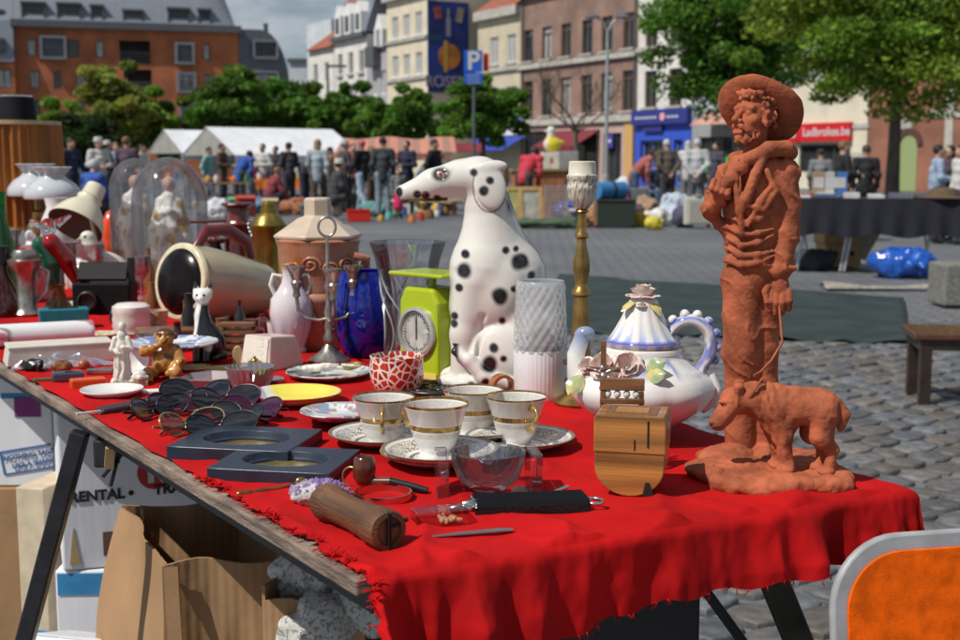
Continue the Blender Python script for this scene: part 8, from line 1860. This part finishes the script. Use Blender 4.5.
Y2=2.95;a=at_y(-60,488,Y2);c=at_y(46,390,Y2)
T=thing('brown_carton','plain brown carton carrying the printed white box at the left edge','box',(a.x,Y2,0),R(2));w_=c.x-a.x;m=MB();m.box((w_/2,.2,a.z/2-.001),(w_+.0,.4,a.z-.002));m.build('carton',CARD,T,smooth=0,bevel=.004)
T=thing('printed_white_box','white carton with a blue stamped slogan and a purple square','box',(a.x,Y2+.005,a.z),R(2));hh=.36;m=MB();m.box((w_/2,.2,hh/2),(w_+.01,.39,hh));cb=m.build('carton',WCARD,T,smooth=0,bevel=.004)
jx=lambda px:at_y(px,450,Y2).x-a.x;jz=lambda py:at_y(20,py,Y2).z-a.z
BLP=mat('print_blue_dark',(.05,.14,.36),rough=.6)
fr_=thing('x',None,None,(0,0,0));bpy.data.objects.remove(fr_)
cx_,cz_=jx(25),jz(461);m=MB();hw,hv=.062,.028
for q in(-1,1):m.box((cx_,.003,cz_+q*hv),(hw*2,.002,.005),(0,R(-9),0))if False else None
E9=Euler((0,R(-9),0)).to_matrix()
def rb(dx,dz,sx,sz):c_=E9@Vector((dx,0,dz));m.box((cx_+c_.x,.0035,cz_+c_.z),(sx,.002,sz),(0,R(-9),0))
rb(0,hv,hw*2,.004);rb(0,-hv,hw*2,.004);rb(-hw,0,.004,hv*2);m.build('stamp_border',BLP,cb,smooth=0)
for t_,dz in(('NOTHING TASTES',.011),('LIKE A SHARK',-.011)):c_=E9@Vector((.012,0,dz));obj('lettering',text_mesh(t_,.0165,.0006,.0006),BLP,cb,(cx_+c_.x,.002,cz_+c_.z),(R(90),R(-9),0))
m=MB();m.box((jx(27),.0035,jz(408)),(.062,.002,.05));m.build('purple_square',mat('print_purple',(.20,.03,.17),rough=.6),cb,smooth=0);m=MB();m.box((jx(14),.0035,jz(397)),(.06,.002,.012));m.build('blue_strip',mat('print_blue'),cb,smooth=0);m=MB();m.box((jx(37),.0032,jz(394)),(.05,.002,.01));m.build('yellow_strip',mat('print_yellow',(.5,.38,.03),rough=.6),cb,smooth=0)
T=thing('slim_carton','narrow pale carton standing between the brown carton and the table leg','box',(at_y(20,585,2.7).x,2.7,0),R(-14));m=MB();m.box((.035,.12,.235),(.07,.24,.47));o=m.build('carton',mat('beige_card',(.50,.42,.30),rough=.8,var=.1),T,smooth=0,bevel=.003);m=MB();m.box((.035,-.001,.12),(.068,.002,.05));m.build('blue_stripe',mat('print_blue'),o,smooth=0)
def panel(m,p,q,z0,z1,th=.005,lean=0.,wav=0.):
 p,q=Vector(p),Vector(q);d=(q-p);nn=Vector((d.y,-d.x)).normalized()
 def fn(u,v,o):c_=p+d*u+nn*(o+lean*math.sin(math.pi*v)*(1-.9*u)+wav*math.sin(u*9+v*2)*v);k_=float(fbm(np.array([[u*2.3+p.x*5,v*2.1,p.y*3]]),1.6,5,2)[0])*.010*min(1,3*min(u,1-u,.33));c_=c_+nn*(k_+.0004*math.sin(u*90));return(c_.x,c_.y,z0+(z1-z0)*v+.006*math.sin(u*7+p.x*9)*v)
 nu,nv=60,16;g0=MB();g0 .grid(lambda u,v:fn(u,v,0),nu,nv);n0=len(g0 .v);g1=MB();g1 .grid(lambda u,v:fn(u,v,-th),nu,nv)
 m.add(g0 .v+g1 .v,g0 .f+[tuple(i+n0 for i in f[::-1])for f in g1 .f]+[(nv*(nu+1)+i+1,nv*(nu+1)+i,nv*(nu+1)+i+n0,nv*(nu+1)+i+1+n0)for i in range(nu)]+[((j+1)*(nu+1),j*(nu+1),j*(nu+1)+n0,(j+1)*(nu+1)+n0)for j in range(nv)]+[(j*(nu+1)+nu,(j+1)*(nu+1)+nu,(j+1)*(nu+1)+nu+n0,j*(nu+1)+nu+n0)for j in range(nv)])
zt_=.55;A_,B_=on_z(122,507,zt_),on_z(162,566,zt_);C_=on_z(300,556,zt_);D_=A_+(C_-B_)
T=thing('open_carton','large open brown cardboard carton standing under the table edge','box',(B_.x,B_.y,0));rr=lambda v:(v.x-B_.x,v.y-B_.y)
for nm,p,q,ln in(('front_panel',B_,C_,.0),('side_panel',A_,B_,.055),('back_panel',D_,A_,.0),('side_panel',C_,D_,.0)):
 m=MB();panel(m,rr(p),rr(q),.0,zt_+(.006 if nm=='side_panel' else 0),.005,ln,.004);m.build(nm,CARD,T,smooth=40)
m=MB();m.add([(*rr(p),.01)for p in(A_,B_,C_,D_)],[(0,1,2,3)]);m.build('bottom',CARD,T,smooth=0)
def flap_fn(u,v):p=B_+(C_-B_)*(.02+.10*u);return(p.x-B_.x-.0+.02*v,p.y-B_.y-.008-.025*math.sin(v*2.2),zt_-.30*v)
m=MB();m.grid(flap_fn,5,10,0);m.build('torn_flap',CARD,T,smooth=50)
zt_=.56;p0=on_z(262,588,zt_)
T=thing('newspaper_carton','brown carton of crumpled newspaper wrapped goods at the table corner','box',(p0 .x,p0 .y,0),R(-12));m=MB();panel(m,(0,0),(.16,-.01),0,zt_-.02);m.build('front_panel',CARD,T,smooth=40);m=MB();panel(m,(0,.3),(0,0),0,zt_);m.build('side_panel',CARD,T,smooth=40);m=MB();panel(m,(.30,-.01),(.30,.3),0,zt_);m.build('side_panel',CARD,T,smooth=40);m=MB();panel(m,(.3,.3),(0,.3),0,zt_);m.build('back_panel',CARD,T,smooth=40)
NEWS=mat('newsprint',(.50,.49,.46),c2=(.24,.23,.22),rough=.85,scale=160,lo=.5,hi=.6)
for k,(dx,dy,dz,r_,lab)in enumerate(((.07,.10,.0,.075,'crumpled newspaper bundle at the back of the newspaper carton'),(.16,.05,-.02,.07,'crumpled newspaper bundle in the middle of the newspaper carton'),(.10,.0,-.045,.055,'torn paper bundle at the front of the newspaper carton'),(.22,.14,.0,.08,'crumpled newspaper bundle deep under the table corner'))):
 g=SDF((-.14,-.14,-.12),(.14,.14,.12),.006);g.ell((0,0,0),(r_,r_,r_*.75),k=.01);g.warp(lambda P:.030*(np.abs(fbm(P,14,k*7,3))-.25));me=g.mesh('newspaper_bundle',1);me.polygons.foreach_set('use_smooth',[False]*len(me.polygons))
 e=Euler((0,0,R(-12))).to_matrix()@Vector((dx,dy,0));tag(obj('newspaper_bundle',me,NEWS,None,p0+e+Vector((0,0,dz))),lab,'paper bundle','newspaper bundles')
T=thing('white_carton_box','small white box standing upright in front of the newspaper carton','box',(on_y(344,600,1.32).x,1.32,0),R(-8));m=MB();m.box((0,0,.30),(.05,.06,.60));m.build('box',WCARD,T,smooth=0,bevel=.003)
T=thing('flattened_white_carton','white carton with blue print and bent flaps beside the table leg','box',(on_y(92,640,2.2).x,2.2,0),R(-14));m=MB();m.box((0,0,.13),(.24,.24,.26));o=m.build('carton',WCARD,T,smooth=0,bevel=.004)
for q,rx in((-1,28),(1,-18)):m=MB();m.grid(lambda u,v:((u-.5)*.24,-.12 if q<0 else.12,0),1,1);m=MB();m.box((0,q*.06,.265+(.02 if q<0 else.03)),(.238,.12,.004),(R(rx),0,0));m.build('flap',WCARD,T,smooth=0)
m=MB();m.box((-.07,-.1215,.16),(.09,.002,.09));m.build('yellow_print',mat('print_yellow'),o,smooth=0);m=MB();m.box((.04,-.1212,.2),(.08,.002,.03));m.build('blue_print',mat('print_blue_dark'),o,smooth=0)
T=thing('dark_crate','large matt dark grey crate standing under the front of the table','crate',(on_y(545,620,1.75).x,1.75,0),R(-4));m=MB();m.box((.11,.2,.29),(.23,.36,.58));m.build('crate',mat('dark_grey_plastic',(.035,.034,.036),rough=.7),T,smooth=0,bevel=.004);m=MB();m.box((.11,.2,.586),(.24,.37,.012));m.build('rim',BLACKP,T,smooth=0)
T=thing('orange_chair','low chair back with an orange felt panel in a pale grey shell','chair',(.585,1.36,0),0)
GREYSH=mat('grey_shell',(.30,.305,.32),rough=.45,var=.14,scale=30,bump=.1,bscale=60);ORF=mat('orange_felt',(.74,.105,.003),rough=.95,var=.22,scale=45,detail=9.,bump=.4,bscale=900,spec=.1)
def rrect(w_,h_,r_,n=10,top=True):
 pts=[(-w_,0),(w_,0)]
 pts+=[(w_-r_+r_*math.cos(a),h_-r_+r_*math.sin(a))for a in[math.pi/2*k/n for k in range(n+1)]];pts+=[(-w_+r_+r_*math.cos(a),h_-r_+r_*math.sin(a))for a in[math.pi/2+math.pi/2*k/n for k in range(n+1)]];return pts
hb=.335
m=MB();m.prism(rrect(.185,hb,.085),0,.012);sh_=m.build('back_shell',GREYSH,T,(0,0,.43),(R(-8),0,R(12)),smooth=30,bevel=.004)
m=MB();m.prism(rrect(.168,hb-.019,.068),-.004,-.0005);m.build('felt_panel',ORF,sh_,smooth=30,bevel=.0015)
m=MB();m.box((.0,-.2,.43),(.37,.38,.03));st_=m.build('seat',GREYSH,T,rot=(0,0,R(14)),smooth=0,bevel=.012)
for x_,y_ in((-.15,-.34),(.15,-.34),(-.15,-.03),(.15,-.03)):m=MB();m.tube([(x_,y_,.42),(x_*1.15,y_*1.08,0)],.012,10);m.build('leg',STEEL,T,rot=(0,0,R(14)))
p=on_z(920,405,0);T=thing('dark_stool','low dark wooden bench with square legs on the cobbles','bench',(p.x,p.y,0),R(-8));DW=mat('ebony_wood',(.03,.018,.014),rough=.35,coat=.3,var=.4,scale=12)
zs_=on_y(918,334,p.y).z
m=MB();m.box((.42,.17,zs_-.012),(.92,.40,.03));m.build('seat',mat('red_brown_top',(.10,.035,.022),rough=.25,coat=.4),T,smooth=0,bevel=.006);m=MB();m.box((.42,.17,zs_-.055),(.86,.36,.05));m.build('apron',DW,T,smooth=0)
for x_ in(.02,.82):
 for y_ in(.02,.32):m=MB();m.box((x_,y_,(zs_-.03)/2),(.055,.055,zs_-.03));m.build('leg',DW,T,smooth=0,bevel=.004)
p=on_z(952,306,0);T=thing('stone_bollard','square grey stone block at the right edge behind the bench','stone block',(p.x+.12,p.y+.15,0));h_=on_y(952,264,p.y).z;m=MB();m.box((0,0,h_/2),(.42,.4,h_));m.build('block',mat('grey_granite',(.16,.16,.14),rough=.85,var=.3,scale=30,bump=.5,bscale=60),T,smooth=0,bevel=.02)
q=[on_z(585,352,0),on_z(912,345,0),on_z(905,300,0),on_z(800,276,0),on_z(560,276,0),on_z(520,330,0)]
m=MB();a,b_,c,d=q[5],q[1],q[2],q[4]
def tp(u,v):p_=(a*(1-u)+b_*u)*(1-v)+(d*(1-u)+c*u)*v;n_=float(fbm(np.array([[p_.x,p_.y,0]]),1.6,3)[0]);return(p_.x+.05*math.sin(u*19),p_.y+.06*math.sin(u*13+1),.018+.016*max(0,n_)+.012*math.sin(u*40+v*5)*(v<.06))
m.grid(tp,70,40,.012);tag(m.build('tarpaulin',mat('dark_green_tarp',(.018,.031,.030),rough=.65,var=.3,scale=3,bump=.3,bscale=20),smooth=180),'dark green tarpaulin spread flat on the cobbles behind the statue','tarpaulin')
